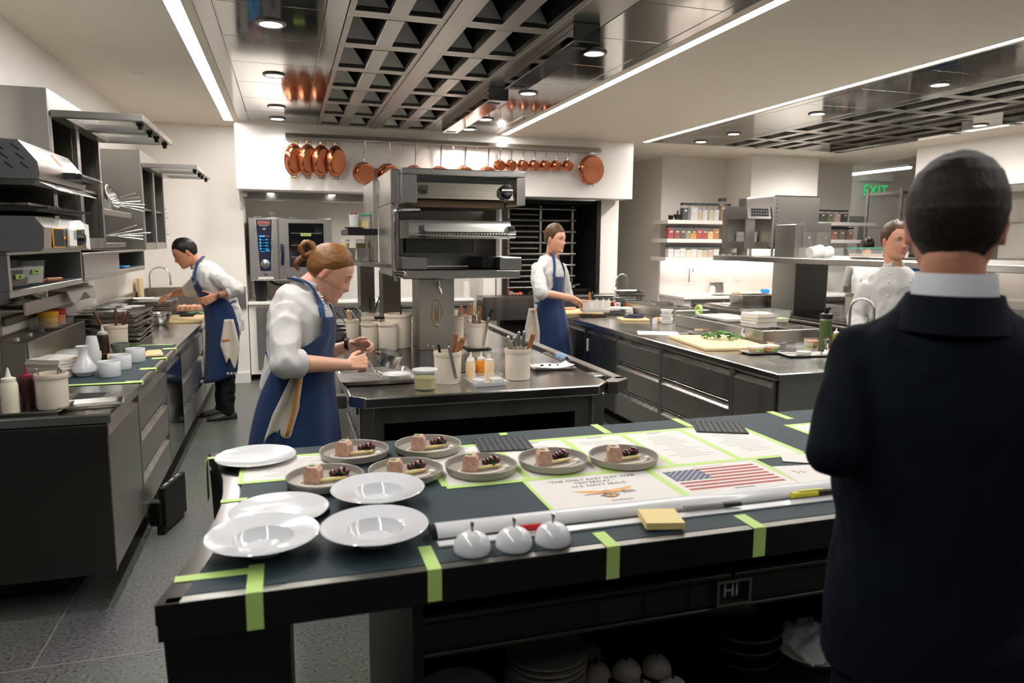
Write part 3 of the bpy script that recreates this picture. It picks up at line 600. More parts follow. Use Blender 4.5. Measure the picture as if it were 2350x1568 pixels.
def cl(u,v):
    y=5.22+u*.66; s=v; x=-1.49+.15*min(s,.72)/.72*1.0+ (.02*max(0,s-.72)/.28); z=1.324-(max(0,s-.72)/.28)*(.06+.03*math.sin(u*9)) +.003*math.sin(u*25+v*7)
    return (x,y,z)
cloth_sheet(cl,24,14,'cloth','towel_white','white cloth laid over the wall shelf tray and hanging down','cloth',None,.003)
# ------------------------------------------------------------------ far half of the counter
bw=solo('mixing_bowl',bowl_lathe(.10,.085),'steel_bright','','bowl','steel bowls on the wall counter',False,(-1.10,7.05,.9008)); bw['label']='steel mixing bowl on the wall counter below its twin'; dup(bw,(-1.10,7.05,.925),0,'steel mixing bowl nested in its twin on the wall counter')
board((-.99,7.45,.9008),.42,.62,.02,R(3),'large pale cutting board in front of the bending chef')
for k,(y,c) in enumerate(((7.55,'black'),(7.68,'green'))):
    kn=thing('knife',('long knife with black handle on the bending chef\'s board','knife beside a green cloth on the bending chef\'s board')[k],'knife',(-1.0,y,.9215),R(4)); obj('blade',MB().prism([(-.22,-.015),(0,-.02),(0,.01),(-.18,.01)],0,.002),'steel_bright',kn); obj('handle',MB().box(0,.13,-.012,.012,0,.022,.006),'black_plastic',kn)
def gc(u,v): return (-.98+.2*u,7.72+.13*v,.925+.018*math.sin(u*3.1)*(1-.4*v)+.006*math.sin(u*13+v*5))
cloth_sheet(gc,14,8,'green_cloth',mk('green_cloth','4F8A46',.9,var=.1,vs=30),'folded green cloth on the bending chef\'s cutting board','cloth')
def wc(u,v): return (-1.40+.17*u,6.98+.2*v,.925+.03*math.sin(u*3.1)*math.sin(v*3.1+.2)+.008*math.sin(u*12+v*9))
cloth_sheet(wc,14,12,'crumpled_cloth','towel_white','crumpled white cloth beside the steel mixing bowls','cloth')
tr=tray((-1.27,8.02,.9008),.34,.46,.022,0,'steel tray in the tall flat stack by the sink','steel','trays stacked by the sink'); stackof(tr,8,.0185,'trays stacked by the sink',.003,.01,7)
tray((-1.33,8.03,1.056),.30,.24,.016,R(20),'tray being held by the bending chef over the stack','steel_bright')
tray((-1.36,7.5,.9008),.22,.3,.02,R(20),'sheet tray with scraps against the wall by the sink')
tray((-1.36,7.53,.925),.22,.26,.02,R(35),'smaller sheet tray askew on the scrap tray by the sink')
mtb=thing('meat_tray','tray of pink cured meat slices behind the stacked trays','meat tray',(-1.0,8.25,.9008)); o=obj('tray',tray_mesh(.3,.26,.02),'pan_worn',mtb)
for k in range(5): obj('slice',MB().box(-.12+.048*k,-.075+.048*k,-.11,.11,.02,.07+.004*(k%2),.006),mk('meat%d'%k,'D8A98A' if k%2 else 'CF9076',.5,var=.25,vs=30),mtb)
faucet((-1.43,8.68,.9008),.46,.22,R(-12),'tall curved chrome faucet over the corner sink')
solo('upright_board',MB().at(trm(-1.47,8.30,.9),rotm('Y',-2)).box(0,.03,-.05,.14,.003,.36,.004),'board','thick wooden cutting board leaning upright beside the corner faucet','cutting board')
# paper on wall
solo('wall_paper',MB().rings([[(-1.517,5.75,1.46),(-1.51,5.95,1.46)],[(-1.515,5.77,1.25),(-1.48,5.9,1.27)],[(-1.512,5.85,1.1),(-1.46,5.93,1.1)]],False,False),'paper','printed paper list hanging curled from the wall','paper')

# ------------------------------------------------------------------ wall cabinets, cubbies, toaster grill
def wall_cab(y0,y1,z0,z1,label):
    X0,X1=-1.519,-1.1; t=thing('wall_cabinet',label,'cabinet',(-1.31,(y0+y1)/2,z0),0,'steel wall cabinets'); ym=(y0+y1)/2
    obj('side_panel',MB().box(X0,X1,y0,y0+.02,z0,z1,.003),'steel',t,True); obj('side_panel',MB().box(X0,X1,y1-.02,y1,z0,z1,.003),'steel',t,True)
    obj('top_panel',MB().box(X0,X1,y0+.02,y1-.02,z1-.02,z1).box(X1-.02,X1,y0+.02,y1-.02,z1-.13,z1-.02),'steel',t,True); obj('back_panel',MB().box(X0,X0+.01,y0+.02,y1-.02,z0+.02,z1-.02),'steel_dark',t,True)
    obj('bottom_panel',MB().box(X0,X1,y0+.02,y1-.02,z0,z0+.02).box(X1-.015,X1,y0+.02,y1-.02,z0+.02,z0+.06),'steel',t,True)
    obj('stile',MB().box(X1-.02,X1+.003,y0+.02,y0+.045,z0+.02,z1-.13,.002),'steel_h',t,True); obj('stile',MB().box(X1-.02,X1+.003,y1-.05,y1-.02,z0,z1-.13,.002),'steel_h',t,True); obj('stile',MB().box(X1-.02,X1+.003,ym-.03,ym+.03,z0,z1-.13,.002),'steel_h',t,True)
    obj('shelf',MB().box(X0+.01,X1-.025,y0+.02,y1-.02,z0+.33,z0+.345),'steel',t,True); obj('divider',MB().box(X0+.01,X1-.03,ym-.006,ym+.006,z0+.02,z1-.02),'steel_dark',t,True)
    for a,b in ((y0+.02,ym-.005),(ym+.005,y1-.01)):
        zz=z1-.135; x0=X1+.003; x1=X1+.42
        d=obj('flap_door',MB().box(x0,x1,a,a+.045,zz,zz+.035,.003).box(x0,x1,b-.045,b,zz,zz+.035,.003).box(x0,x0+.06,a+.045,b-.045,zz,zz+.035,.003).box(x1-.06,x1,a+.045,b-.045,zz,zz+.035,.003),'steel_h',t,True)
        obj('pane',MB().box(x0+.06,x1-.06,a+.045,b-.045,zz+.012,zz+.018),'glass',d,True)
        for q in (a+.1,b-.1): obj('latch',MB().cyl((x1-.03,q,zz-.03),(x1-.03,q,zz),.012).box(x1-.045,x1-.015,q-.02,q+.02,zz-.012,zz),'black_plastic',d,True)
    return t
wall_cab(4.2,5.24,1.60,2.39,'steel wall cabinet with raised glass flaps above the toaster grill')
wall_cab(6.6,7.72,1.57,2.37,'steel wall cabinet with raised glass flaps above the sink end')
for x,y,z,r,h,f,lb in ((-1.2,4.36,1.967,.045,.07,'towel_white','lidded white tub on the upper shelf of the closer wall cabinet'),(-1.2,4.48,1.967,.035,.06,'towel_white','smaller lidded tub on the upper shelf of the closer wall cabinet'),(-1.2,4.85,1.967,.04,.06,'yellow','yellow labelled tub in the far bay of the closer wall cabinet')): deli((x,y,z),r,h,f,.8,lb)
cb=thing('cubby_shelf','steel cubby box on the wall below the toaster grill','shelf',(-1.3,4.05,1.4))
def cubby(t,y0,y1,z0,z1,open0,X1=-1.1):
    obj('box_shell',MB().box(-1.519,X1,y0,y1,z0,z0+.03,.003).box(-1.519,X1,y0,y1,z1-.015,z1,.003).box(-1.519,X1,y0,y0+.03,z0+.03,z1-.015).box(-1.519,X1,y1-.02,y1,z0+.03,z1-.015).box(-1.519,-1.505,y0+.03,y1-.02,z0+.03,z1-.015),'steel',t,True)
    if open0>y0: obj('front_panel',MB().box(X1-.012,X1,y0+.03,open0,z0+.03,z1-.015),'steel_h',t,True)
    obj('liner',MB().box(-1.49,X1-.02,max(open0,y0)+.04,y1-.03,z0+.0305,z0+.034),'mat_dimple',t,True)
cubby(cb,3.48,4.62,1.405,1.598,3.48)
c2=thing('cubby_shelf','long steel cubby box on the wall between the two cabinets','shelf',(-1.3,5.6,1.4)); cubby(c2,4.66,6.52,1.415,1.575,5.58)
o=rect_tub((-1.2,3.74,1.44),.20,.12,.075,R(80),'clear tub of brown sauce in the near cubby',fill=mk('broth','7A5236',.3,var=.1),fh=.5,lid='frost',tape='Jus')
rect_tub((-1.2,3.95,1.44),.20,.13,.11,R(80),'taller clear tub of white flakes in the near cubby',fill='towel_white',fh=.75,tape='Oats')
kn=thing('knife','knife with wooden handle lying in the near cubby','knife',(-1.16,4.12,1.44),R(65)); obj('blade',MB().box(-.08,0,-.01,.01,0,.003),'steel_dark',kn); obj('collar',MB().box(0,.02,-.008,.008,0,.014,.003),'red',kn); obj('handle',MB().box(.02,.13,-.01,.01,0,.02,.006),'wood',kn)
deli((-1.17,5.72,1.45),.04,.055,'orange',.6,'tub of orange crumbs with white lid in the far cubby','white_plastic')
solo('blue_cloth',MB().box(-1.2,-1.12,5.85,6.05,1.45,1.462,.004),'blue','small folded blue cloth in the far cubby','cloth')
# salamander / conveyor style grill on the cubby
sg=thing('toaster_grill','steel salamander grill with slotted vents and yellow framed controls','grill',(-1.2,3.8,1.6)); y0,y1=3.45,4.17
def ext(poly,ya,yb): return MB().rings([[(x,ya,z) for x,z in poly],[(x,yb,z) for x,z in poly]],True,True)
obj('base_box',ext([(-1.5,1.6),(-.97,1.6),(-.955,1.615),(-.95,1.70),(-.985,1.745),(-1.5,1.745)][::-1],y0,y1),'steel_h',sg,True)
hood=obj('hood',ext([(-1.5,1.895),(-.955,1.895),(-.95,1.915),(-.955,1.965),(-1.02,2.05),(-1.5,2.06)][::-1],y0,y1),'steel_h',sg,True)
obj('hood_skirt',ext([(-1.5,1.87),(-.98,1.87),(-.965,1.893),(-1.5,1.893)][::-1],y0,y1),'steel_dark',sg,True); obj('visor',MB().add([(-.955,y0,1.885),(-.955,y1,1.885),(-.90,y1,1.855),(-.93,y0+.2,1.86)],[(0,1,2,3),(3,2,1,0)]),'steel_bright',sg,True)
obj('chamber',MB().box(-1.5,-1.3,y0,y1,1.745,1.87),'soot_and_shade',sg,True)
g=obj('grill_rack',MB().box(-1.45,-.97,y0,y1-.02,1.765,1.775).box(-1.45,-.93,y0,y0+.012,1.775,1.785),'iron',sg,True)
for k in range(14): obj('grate_bar',MB().box(-1.4,-.92,y0+.05+.045*k,y0+.058+.045*k,1.776,1.784),'steel_dark',g,True)
obj('tray',MB().box(-1.4,-1.0,y0+.02,y1-.25,1.786,1.80,.004),'pan_worn',sg,True)
for r in range(3):
    for k in range(6):
        x=-1.03-.055*k+.014*r; z=2.02-.036*r
        if x<-1.34: continue
        obj('vent_slot',MB().at(trm(x-.0,y0-.0005,z),rotm('Y',40)).box(-.018,.018,-.001,.001,-.0035,.0035),'ink',hood,True)
hdl=obj('handle',MB().box(-.955,-.90,3.79,3.815,1.92,1.95,.003).cyl((-.89,3.80,1.935),(-.89,4.14,1.935),.014).box(-.955,-.89,4.11,4.135,1.92,1.95,.003),'black_plastic',sg,True)
obj('handle_tip',MB().cyl((-.89,4.14,1.935),(-.89,4.2,1.935),.011),'steel_bright',hdl,True)
obj('warning_sticker',MB().at(trm(-.985,3.83,2.005),rotm('Y',53)).box(-.03,.03,-.012,.012,0,.001),'orange',hood,True)
for a,b in ((3.56,3.72),(3.9,4.02)):
    o=obj('control_plate',MB().box(-.951,-.948,a,b,1.615,1.70,.001),'yellow',sg,True); obj('control_face',MB().box(-.949,-.947,a+.006,b-.006,1.62,1.695),'ink',o,True)
obj('indicator',MB().ell((-.946,3.715,1.655),.007,10,6),'orange',sg,True); obj('indicator',MB().ell((-.946,3.90,1.658),.005,10,6),'red',sg,True)
obj('knob',MB().cyl((-.948,3.96,1.655),(-.92,3.96,1.655),.026,.02),'black_plastic',sg,True)
tm=thing('kitchen_timer','white digital timer stuck on the toaster grill controls','timer',(-.945,3.8,1.61)); obj('case',MB().box(-.947,-.925,3.755,3.84,1.612,1.705,.01),'white_plastic',tm,True); obj('screen',MB().box(-.9255,-.924,3.78,3.825,1.65,1.69),'ink_soft',tm,True)
solo('paper_tag',MB().add([(-.947,4.06,1.73),(-.944,4.14,1.725),(-.94,4.13,1.60),(-.945,4.08,1.61)],[(0,1,2,3),(3,2,1,0)]),'paper','crumpled white paper label hanging at the grill corner','paper tag')
# hanging whisks and ladles on the side of the second cabinet
rk=thing('utensil_rack','open steel shelf with pots and whisks between the wall cabinets','rack',(-1.3,5.9,1.6))
obj('shelf',MB().box(-1.519,-1.11,5.25,6.15,1.81,1.85,.003),'steel',rk,True); obj('shelf',MB().box(-1.519,-1.13,5.25,6.0,1.60,1.63,.003),'steel',rk,True); obj('back_panel',MB().box(-1.519,-1.51,5.25,6.58,1.58,2.32),'steel_dark',rk,True)
solo('steel_pot',MB().lathe([(0,0),(.07,0),(.072,.07),(.075,.072),(.068,.07),(.066,.004),(0,.004)],28,(-1.2,5.62,1.851)),'steel_bright','steel pot on the open shelf holding whisk handles','pot')
solo('sieve',MB().at(trm(-1.17,5.85,1.955),rotm('Y',70),rotm('X',10)).lathe([(.0,-.04),(.05,-.03),(.085,0),(.09,.004),(.085,.006)],28),'steel_bright','round wire sieve propped on the open shelf','sieve')
rd=random.Random(4)
for k in range(11):
    up=k<6; b=V((-1.18+.012*(k%3),5.6+.03*(k%3),1.90 if up else 1.68)); e=b+V((.17+.06*rd.random(),.06+.14*rd.random(),.07-.024*(k%6)))
    tool('whisk',b,e,(f'steel whisk handle, {ORD[k]} in the upper bunch on the open shelf' if up else f'steel whisk handle, {ORD[k-6]} in the lower bunch on the open shelf'),'whisk','steel_bright',.0065,group='whisks on the open shelf')
for k in range(6):
    b=V((-1.3,7.84+.03*(k%3),1.9 if k<3 else 1.70)); e=b+V((.2,.02*k-.04,.05-.04*(k%3)))
    tool('ladle',b,e,f'thin steel ladle handle, {ORD[k]} beside the far wall cabinet','ladle','steel_bright',.004,group='ladles on the corner bracket')
br=solo('wall_bracket',MB().box(-1.519,-1.14,7.74,8.0,1.83,1.85,.002).box(-1.519,-1.14,7.74,8.0,1.62,1.64,.002).box(-1.3,-1.28,7.75,7.99,1.64,1.83),'steel','small steel corner bracket shelf beyond the far wall cabinet','bracket')
# folding step stool by the counter
st=thing('folding_stool','black folding plastic step stool standing folded against the wall counter','step stool',(-.78,4.45,0),R(0))
m=MB(); m.at(trm(-.68,4.46,0),Matrix.Rotation(R(-14),4,'Z')); m.box(-.018,.018,-.15,.15,.02,.27,.006); obj('board',m,'black_plastic',st,True)
m=MB(); m.at(trm(-.665,4.43,0),Matrix.Rotation(R(-14),4,'Z'))
m.prism([(-.05,-.14),(-.01,-.14),(-.01,.14),(-.05,.14)],.0,.05); m.box(-.09,-.02,-.15,-.10,.05,.2,.01); m.box(-.09,-.02,.10,.15,.05,.2,.01); obj('leg_frame',m,'black_plastic',st,True)
for k in range(3): obj('slot',MB().at(trm(-.68,4.46,0),Matrix.Rotation(R(-14),4,'Z')).box(-.008,.008,-.11+.08*k,-.06+.08*k,.2695,.272),'ink_soft',st,True)
# ------------------------------------------------------------------ cooking island
isl=thing('cooking_island','stainless cooking island with chamfered corners, centre column and towel rails','cooking island',(.97,5.3,0))
I0,I1,J0,J1=.27,1.66,3.47,7.2
o=obj('top',MB().prism([(I0+.07,J0),(I1-.09,J0),(I1,J0+.1),(I1,J1),(I0,J1),(I0,J0+.07)],.845,.9),'steel_top',isl,True)
bv=o.modifiers.new('edge','BEVEL'); bv.width=.008; bv.segments=3; bv.limit_method='ANGLE'
obj('flat_top',MB().box(.34,1.12,4.02,6.9,.9,.9035,.001),'flattop',isl,True)
obj('induction_plate',MB().box(1.14,1.16,3.75,7.0,.9,.9006),'steel_dark',isl,True)
for x,y in ((.74,4.35),(1.0,4.5)): obj('burner_ring',MB().lathe([(.165,.9036),(.168,.904),(.171,.9036)],40,(x,y,0)),'steel_dark',isl,True)
ym=MB(); ym.box(.36,1.58,3.56,3.585,.42,.845); obj('front_panel',MB().box(.36,.44,3.56,3.6,.2,.845).box(1.47,1.6,3.56,3.6,.2,.845).box(.44,1.47,3.56,3.6,.745,.845),'steel',isl,True)
obj('open_bay',MB().box(.44,1.47,4.1,4.12,.3,.745).box(.44,.45,3.6,4.1,.3,.745).box(1.46,1.47,3.6,4.1,.3,.745).box(.44,1.47,3.56,4.1,.28,.3),'black_steel',isl,True)
obj('bay_shelf',MB().box(.45,1.46,3.62,4.1,.49,.5),'steel_dark',isl,True)
obj('body',MB().box(.36,1.6,4.13,7.15,.15,.845),'steel_dark',isl,True); obj('plinth',MB().box(.5,1.45,4.0,7.0,0,.15),'black_steel',isl,True)
for x in (.355,1.595):
    l=obj('leg',MB().box(x-.035,x+.035,3.53,3.60,.0,.845,.006),'steel',isl,True)
    obj('leg_cover',MB().lathe([(0,0),(.018,0),(.018,.03),(.0,.034)],16,(x,3.515,.52)),'steel_bright',l,True)
# drawers seen on the left flank
for k in range(4): 
    d=obj('drawer',MB().box(.335,.36,3.66+.0*k,4.4,.2+.15*k,.34+.15*k,.003),'steel',isl,True); obj('handle',MB().box(.315,.335,3.7,4.36,.315+.15*k,.335+.15*k,.004),'steel_bright',d,True)
# towel rails round the top
def rail(s):
    if s>0: x0,x1=1.735,1.80
    else: x0,x1=.13,.185
    r=MB(); r.box(x0,x1,3.62,J1,.865,.902,.004)
    if s>0: r.prism([(I1-.005,3.53),(1.70,3.52),(x1,3.60),(x1,3.66),(x0,3.66),(I1-.0,3.585)],.835,.902)
    else: r.box(.13,.262,3.58,3.64,.83,.895,.004)
    r.box(x0 if s<0 else I1,I0 if s<0 else x1,J1-.04,J1,.865,.902,.004); obj('towel_rail',r,'steel_h',isl,True)
    obj('trough',MB().box(min(x0,I1) if s>0 else x1,x0 if s>0 else I0,3.70,J1-.04,.83,.84),'black_steel',isl,True)
rail(1); rail(-1)
for y in (4.3,5.2,6.1,6.9): obj('rail_bracket',MB().box(I1-.002,1.737,y,y+.02,.86,.89),'steel_bright',isl,True)
# centre column with oval badge
cl_=obj('column',MB().box(.86,1.11,4.92,5.2,.9,1.40,.006),'steel',isl,True)
obj('column',MB().box(.72,.86,5.74,6.0,.9,1.42,.005),'steel_dark',isl,True); obj('column',MB().box(.60,.72,6.3,6.6,.9,1.45,.004),'steel_dark',isl,True)
cx,cy,cz=.985,4.918,1.165
obj('badge',MB().tube([(cx+.036*math.cos(R(a)),cy-.003,cz+.095*math.sin(R(a))) for a in range(0,360,12)],.0035,6,loop=True),'steel_bright',cl_,True)
for s in (-1,1): obj('badge_stud',MB().ell((cx,cy-.004,cz+s*.09),(.012,.004,.010),12,8),'brass',cl_,True)
obj('badge_fork',MB().tube([(cx+.012,cy-.003,cz+.01),(cx+.012,cy-.003,cz+.05),(cx,cy-.003,cz+.065),(cx-.012,cy-.003,cz+.05),(cx-.012,cy-.003,cz+.01)],.0022,6),'steel_bright',cl_,True)
for s in (-1,1): obj('badge_prong',MB().box(cx+s*.008-.0035,cx+s*.008+.0035,cy-.006,cy,cz-.06,cz+.02),'brass',cl_,True)
for x in (.92,1.08): obj('screw',MB().ell((x,4.917,.935),(.006,.004,.006),10,6),'chrome',cl_,True)
tp=obj('tap',MB().tube([(.99,4.97,1.385),(.99,4.90,1.385),(1.0,4.87,1.33),(1.005,4.865,1.30)],[.016,.016,.013,.013],12).box(.97,1.01,4.89,4.91,1.36,1.40,.003),'chrome',isl,True)
# ------------------------------------------------------------------ big salamander on the column
sal=thing('salamander_grill','large stainless salamander grill with knurled handle above the island','grill',(1.15,5.1,1.4))
YF=4.78
def bx(n,x0,x1,y0,y1,z0,z1,m='steel_h',b=.005,par=None): return obj(n,MB().box(x0,x1,y0,y1,z0,z1,b),m,par or sal,True)
bx('shelf_lip',.735,1.545,YF,5.45,1.405,1.462); bx('drip_tray',.80,1.46,YF+.05,5.4,1.463,1.468,'flattop',0)
bx('arm_block',.73,.90,YF+.02,5.3,1.469,1.55); bx('arm_block',1.40,1.555,YF,5.3,1.465,1.55)
bx('arm_face',1.30,1.40,YF+.12,5.3,1.47,1.545,'black_steel')
bx('rear_wall',.80,1.48,5.42,5.5,1.47,2.1,'steel',.002); bx('side_wall',.667,.70,YF+.06,5.5,1.42,1.898,'steel',.003); bx('side_wall',1.46,1.49,5.1,5.5,1.47,1.898,'steel',.003)
for x in (.845,1.115,1.36): bx('slot',x-.008,x+.008,5.405,5.419,1.57,1.68,'ink',0)
bx('rack_panel',.85,1.36,5.395,5.404,1.57,1.68,'steel_dark',0)
dr=obj('grill_drawer',ext([(YF+.30,1.69),(YF+.02,1.69),(YF-.005,1.71),(YF-.005,1.745),(YF+.03,1.80),(YF+.30,1.80)],.0,.001) if 0 else MB().rings([[(x,y,z) for y,z in ((YF+.4,1.675),(YF+.015,1.675),(YF,1.69),(YF,1.765),(YF+.02,1.795),(YF+.4,1.80))] for x in (.775,1.475)],True,True),'steel_h',sal,True)
hb=obj('handle_bar',MB().cyl((.87,YF-.05,1.70),(1.44,YF-.05,1.70),.019,n=24),'knurl',dr,True)
for a in (.825,1.44): obj('handle_end',MB().cyl((a,YF-.05,1.70),(a+.05,YF-.05,1.70),.0225,n=24).box(a+.002,a+.048,YF-.055,YF,1.685,1.76,.006),'chrome',dr,True)
# head box with textured control panel
X0,X1,Z0,Z1=.725,1.565,1.90,2.125
hd_=obj('head_frame',MB().box(X0,X1,YF-.04,5.5,2.085,Z1,.006).box(X0,X0+.10,YF-.04,5.0,Z0,2.085,.005).box(X1-.06,X1,YF-.04,5.0,Z0,2.085,.005).box(X0-.06,X0,YF+.04,5.5,Z0,Z1-.005,.004),'steel_h',sal,True)
obj('control_panel',MB().add([(X0+.1,YF-.005,1.935),(X1-.06,YF-.005,1.935),(X1-.06,YF+.03,2.04),(X0+.1,YF+.03,2.04),(X0+.1,5,1.935),(X1-.06,5,1.935),(X1-.06,5,2.04),(X0+.1,5,2.04)],[(0,1,2,3),(4,0,3,7),(1,5,6,2),(3,2,6,7),(0,4,5,1)]),'checker_plate',hd_,True)
obj('recess',MB().box(X0+.1,X1-.06,YF+.06,YF+.07,2.04,2.085),'steel_mirror',hd_,True); obj('burner_guard',MB().box(X0+.06,X1-.12,YF+.06,5.3,1.88,1.932,.004),mk('burnt','7A6650',.45,.8,var=.3,vs=10,stretch=(.3,1,1)),sal,True)
nb=obj('knob',MB().at(trm(1.435,YF-.005,1.985),rotm('X',72)).lathe([(0,.045),(.036,.04),(.040,.012),(.046,.008),(.046,0),(0,0)][::-1],32),'black_plastic',hd_,True)
obj('knob_ring',MB().at(trm(1.435,YF+.002,1.985),rotm('X',72)).lathe([(.046,.0),(.052,.0),(.052,.008),(.046,.01)],32),'chrome',nb,True); obj('knob_grip',MB().at(trm(1.435,YF-.045,1.995),rotm('X',72)).box(-.038,.038,-.008,.008,-.01,.012,.004),'steel_bright',nb,True)
pl_=obj('maker_plate',MB().at(trm(.875,YF+.002,1.985),rotm('X',18-0)).box(-.028,.028,-.004,.0,-.036,.036,.002),'steel_dark',hd_,True)
m=MB()
for s in (-1,1):
    m.tube([(.875+s*.006,YF-.004,1.972),(.875+s*.012,YF-.004,1.98),(.875+s*.02,YF-.001,1.99)],.0022,6); m.tube([(.875+s*.004,YF-.006,1.968),(.875+s*.012,YF-.008,1.962),(.875+s*.016,YF-.006,1.968)],.0022,6); m.tube([(.875,YF-.004,1.975),(.875+s*.008,YF-.001,2.0)],.0022,6)
obj('emblem',m,'ink',pl_,True)
# gas pipe on the left
obj('pipe',MB().tube([(.69,YF+.03,1.46),(.69,YF+.03,1.83)]+arc((.72,YF+.03,1.83),.03,180,90,5)[1:]+[(.84,YF+.05,1.862)],.014,12),'chrome',sal,True)
obj('pipe_valve',MB().tube([(.67,YF+.0,1.445),(.73,YF-.005,1.44),(.76,YF+.02,1.43)],[.016,.02,.014],12).cyl((.69,YF+.03,1.39),(.69,YF+.03,1.45),.012).cyl((.80,YF+.05,1.862),(.86,YF+.06,1.862),.019,.012),'chrome',sal,True)
# ------------------------------------------------------------------ side shelf left of the salamander
ss=thing('side_shelf','two tier stainless shelf beside the salamander grill','shelf',(.5,5.6,1.4))
obj('lower_board',MB().prism([(.665,4.85),(.66,6.2),(.40,6.2),(.40,5.7)],1.475,1.50),'steel_dark',ss,True); obj('upper_board',MB().box(.44,.66,5.5,6.2,1.70,1.745,.003),'black_steel',ss,True); obj('upright',MB().box(.63,.662,5.52,6.2,1.5,2.1,.003),'steel',ss,True)
for k,(x,y) in enumerate(((.55,5.62),(.60,5.62))): 
    if k==0: t_=rect_tub((.465,5.68,1.501),.085,.07,.10,0,'small steel bain insert on the lower side shelf, left one',mat='steel_bright')
    else: rect_tub((.565,5.66,1.501),.085,.07,.10,0,'small steel bain insert on the lower side shelf, right one',mat='steel_bright')
deli((.455,5.95,1.501),.03,.16,mk('custard','E6D27A',.5,var=.05),.85,'tall clear tub of yellow sauce on the lower side shelf','frost')
rect_tub((.575,5.95,1.501),.08,.08,.17,0,'tall square clear tub of yellow liquid on the lower side shelf',fill='custard',fh=.8)
rect_tub((.572,5.72,1.746),.09,.10,.10,0,'green lidded clear tub on the upper side shelf',fill='custard',fh=.6,lid='teal',name='lidded_tub')
deli((.50,5.65,1.758),.04,.10,'white_plastic',.9,'white cup of red berries on the upper side shelf','frost',open_=True)
rd=random.Random(2)
for k in range(4): solo('berry',MB().ell((.48+.013*k,5.64+.012*(k%2),1.857),.011,10,6),('berry_sauce','red')[k%2],'dark red berry heaped on the white cup','berry','berries on the cup')
tray((.50,5.66,1.7455),.13,.10,.011,0,'little black tray of brown bits on the upper side shelf','black_steel')
# ------------------------------------------------------------------ crocks on the island
def fillcrock(c, r, h, specs, cn):
    for k,(nm,dx,dy,tx,ty,tz,mat,head,lb,cat,rr) in enumerate(specs): tool(nm,(c[0]+dx,c[1]+dy,c[2]+.02),(c[0]+tx,c[1]+ty,c[2]+tz),lb,cat,mat,rr,head,group='utensils in '+cn)
A=(.81,3.76,.9008); crock(A,.076,.17,'beige crock with tweezers and wooden handles beside the sauce pot')
fillcrock(A,.076,.17,[('spatula',-.02,.0,-.05,.0,.205,'black_plastic',None,'black handled spatula in the front left island crock','spatula',.008),('spoon',-.03,.02,-.075,.02,.195,'steel_bright',None,'thin steel spoon at the edge of the front left island crock','spoon',.004),
 ('wooden_spatula',.01,.02,.055,.03,.255,'wood','flat','wooden spatula handle standing upright in the front left island crock','spatula',.008),('wooden_spatula',.02,.0,.085,.005,.235,'wood','flat','wooden spatula handle leaning right in the front left island crock','spatula',.010),('whisk',.02,.02,.07,.03,.22,'steel_bright',None,'steel wire handle between the wooden spatulas','whisk',.004)],'the front left island crock')
tool('tweezers',(.835,3.672,.935),(.80,3.678,1.105),'long steel tweezers hung over the crock front','tweezers','steel_h',.006,'flat')
B=(1.205,3.76,.902); crock(B,.074,.17,'beige crock full of steel spoon handles on the island')
for k in range(8): a=k*2.4; tool('spoon',(1.205+.02*math.cos(a),3.76+.02*math.sin(a),.93),(1.205-.012+.048*math.cos(a),3.76+.04*math.sin(a),1.105+.03*(k%3)),f'flat steel spoon handle, {ORD[k]} in the front right island crock','spoon','steel_bright',.007,'flat','spoons in the front right island crock')
tool('wooden_spatula',(1.22,3.75,.93),(1.295,3.76,1.145),'wooden spatula handle leaning right in the spoon crock','spatula','wood',.010,'flat')
C=(1.28,4.93,.912); solo('trivet',MB().box(1.19,1.36,4.84,5.03,.9005,.911,.003),'black_plastic','black square trivet under the crock beside the column','trivet'); crock(C,.078,.175,'beige crock with black tongs beside the column')
fillcrock(C,.078,.175,[('tongs',.01,.0,.105,.0,.27,'black_plastic','handle','black handled spatula leaning far right beside the column','spatula',.010),('knife',-.02,0,-.03,.0,.235,'steel_h','flat','steel palette knife upright in the crock beside the column','knife',.012),('spoon',.0,.02,.01,.02,.245,'steel_bright',None,'steel rod upright in the crock beside the column','spoon',.005),('wooden_brush',.01,.03,.025,.04,.28,'wood','flat','wooden brush handle at the back of the column crock','brush',.010),('spoon',-.03,.0,-.075,.0,.2,'steel_bright',None,'steel spoon leaning left in the column crock','spoon',.006)],'the crock beside the column')
tool('offset_knife',(1.30,4.845,.93),(1.335,4.845,1.13),'bent steel knife hanging over the column crock','knife','steel_bright',.006,'flat')
crock((1.21,5.35,.902),.07,.19,'beige crock half hidden behind the column'); crock((1.25,5.75,.902),.075,.20,'tall beige crock behind the column'); crock((1.42,5.75,.901),.065,.16,'small beige crock with a wooden spoon near the rail')
tool('wooden_spoon',(1.42,5.75,.93),(1.435,5.76,1.14),'wooden spoon in the small crock near the rail','spoon','wood',.014,'flat'); tool('wooden_spoon',(1.40,5.75,.93),(1.35,5.75,1.13),'wooden spoon leaning left in the small rail crock','spoon','wood',.010,'flat')
for (x,y,r,h,lb) in ((.745,5.12,.098,.24,'largest beige crock left of the column'),(.655,5.0,.068,.19,'beige crock in front row, right of the pair'),(.545,5.08,.068,.185,'beige crock in front row, left of the pair'),(.60,5.62,.068,.17,'beige crock in the middle row beside the ladles'),(.76,5.62,.066,.165,'beige crock in the middle row behind the largest'),(.46,5.55,.05,.16,'narrow beige crock with a wooden spatula'),(.66,6.15,.075,.15,'beige crock at the back holding black handles')): crock((x,y,.905),r,h,lb)
tool('hook',(.745,5.12,.95),(.77,5.12,1.20),'black hooked ladle in the largest crock','ladle','black_plastic',.005)
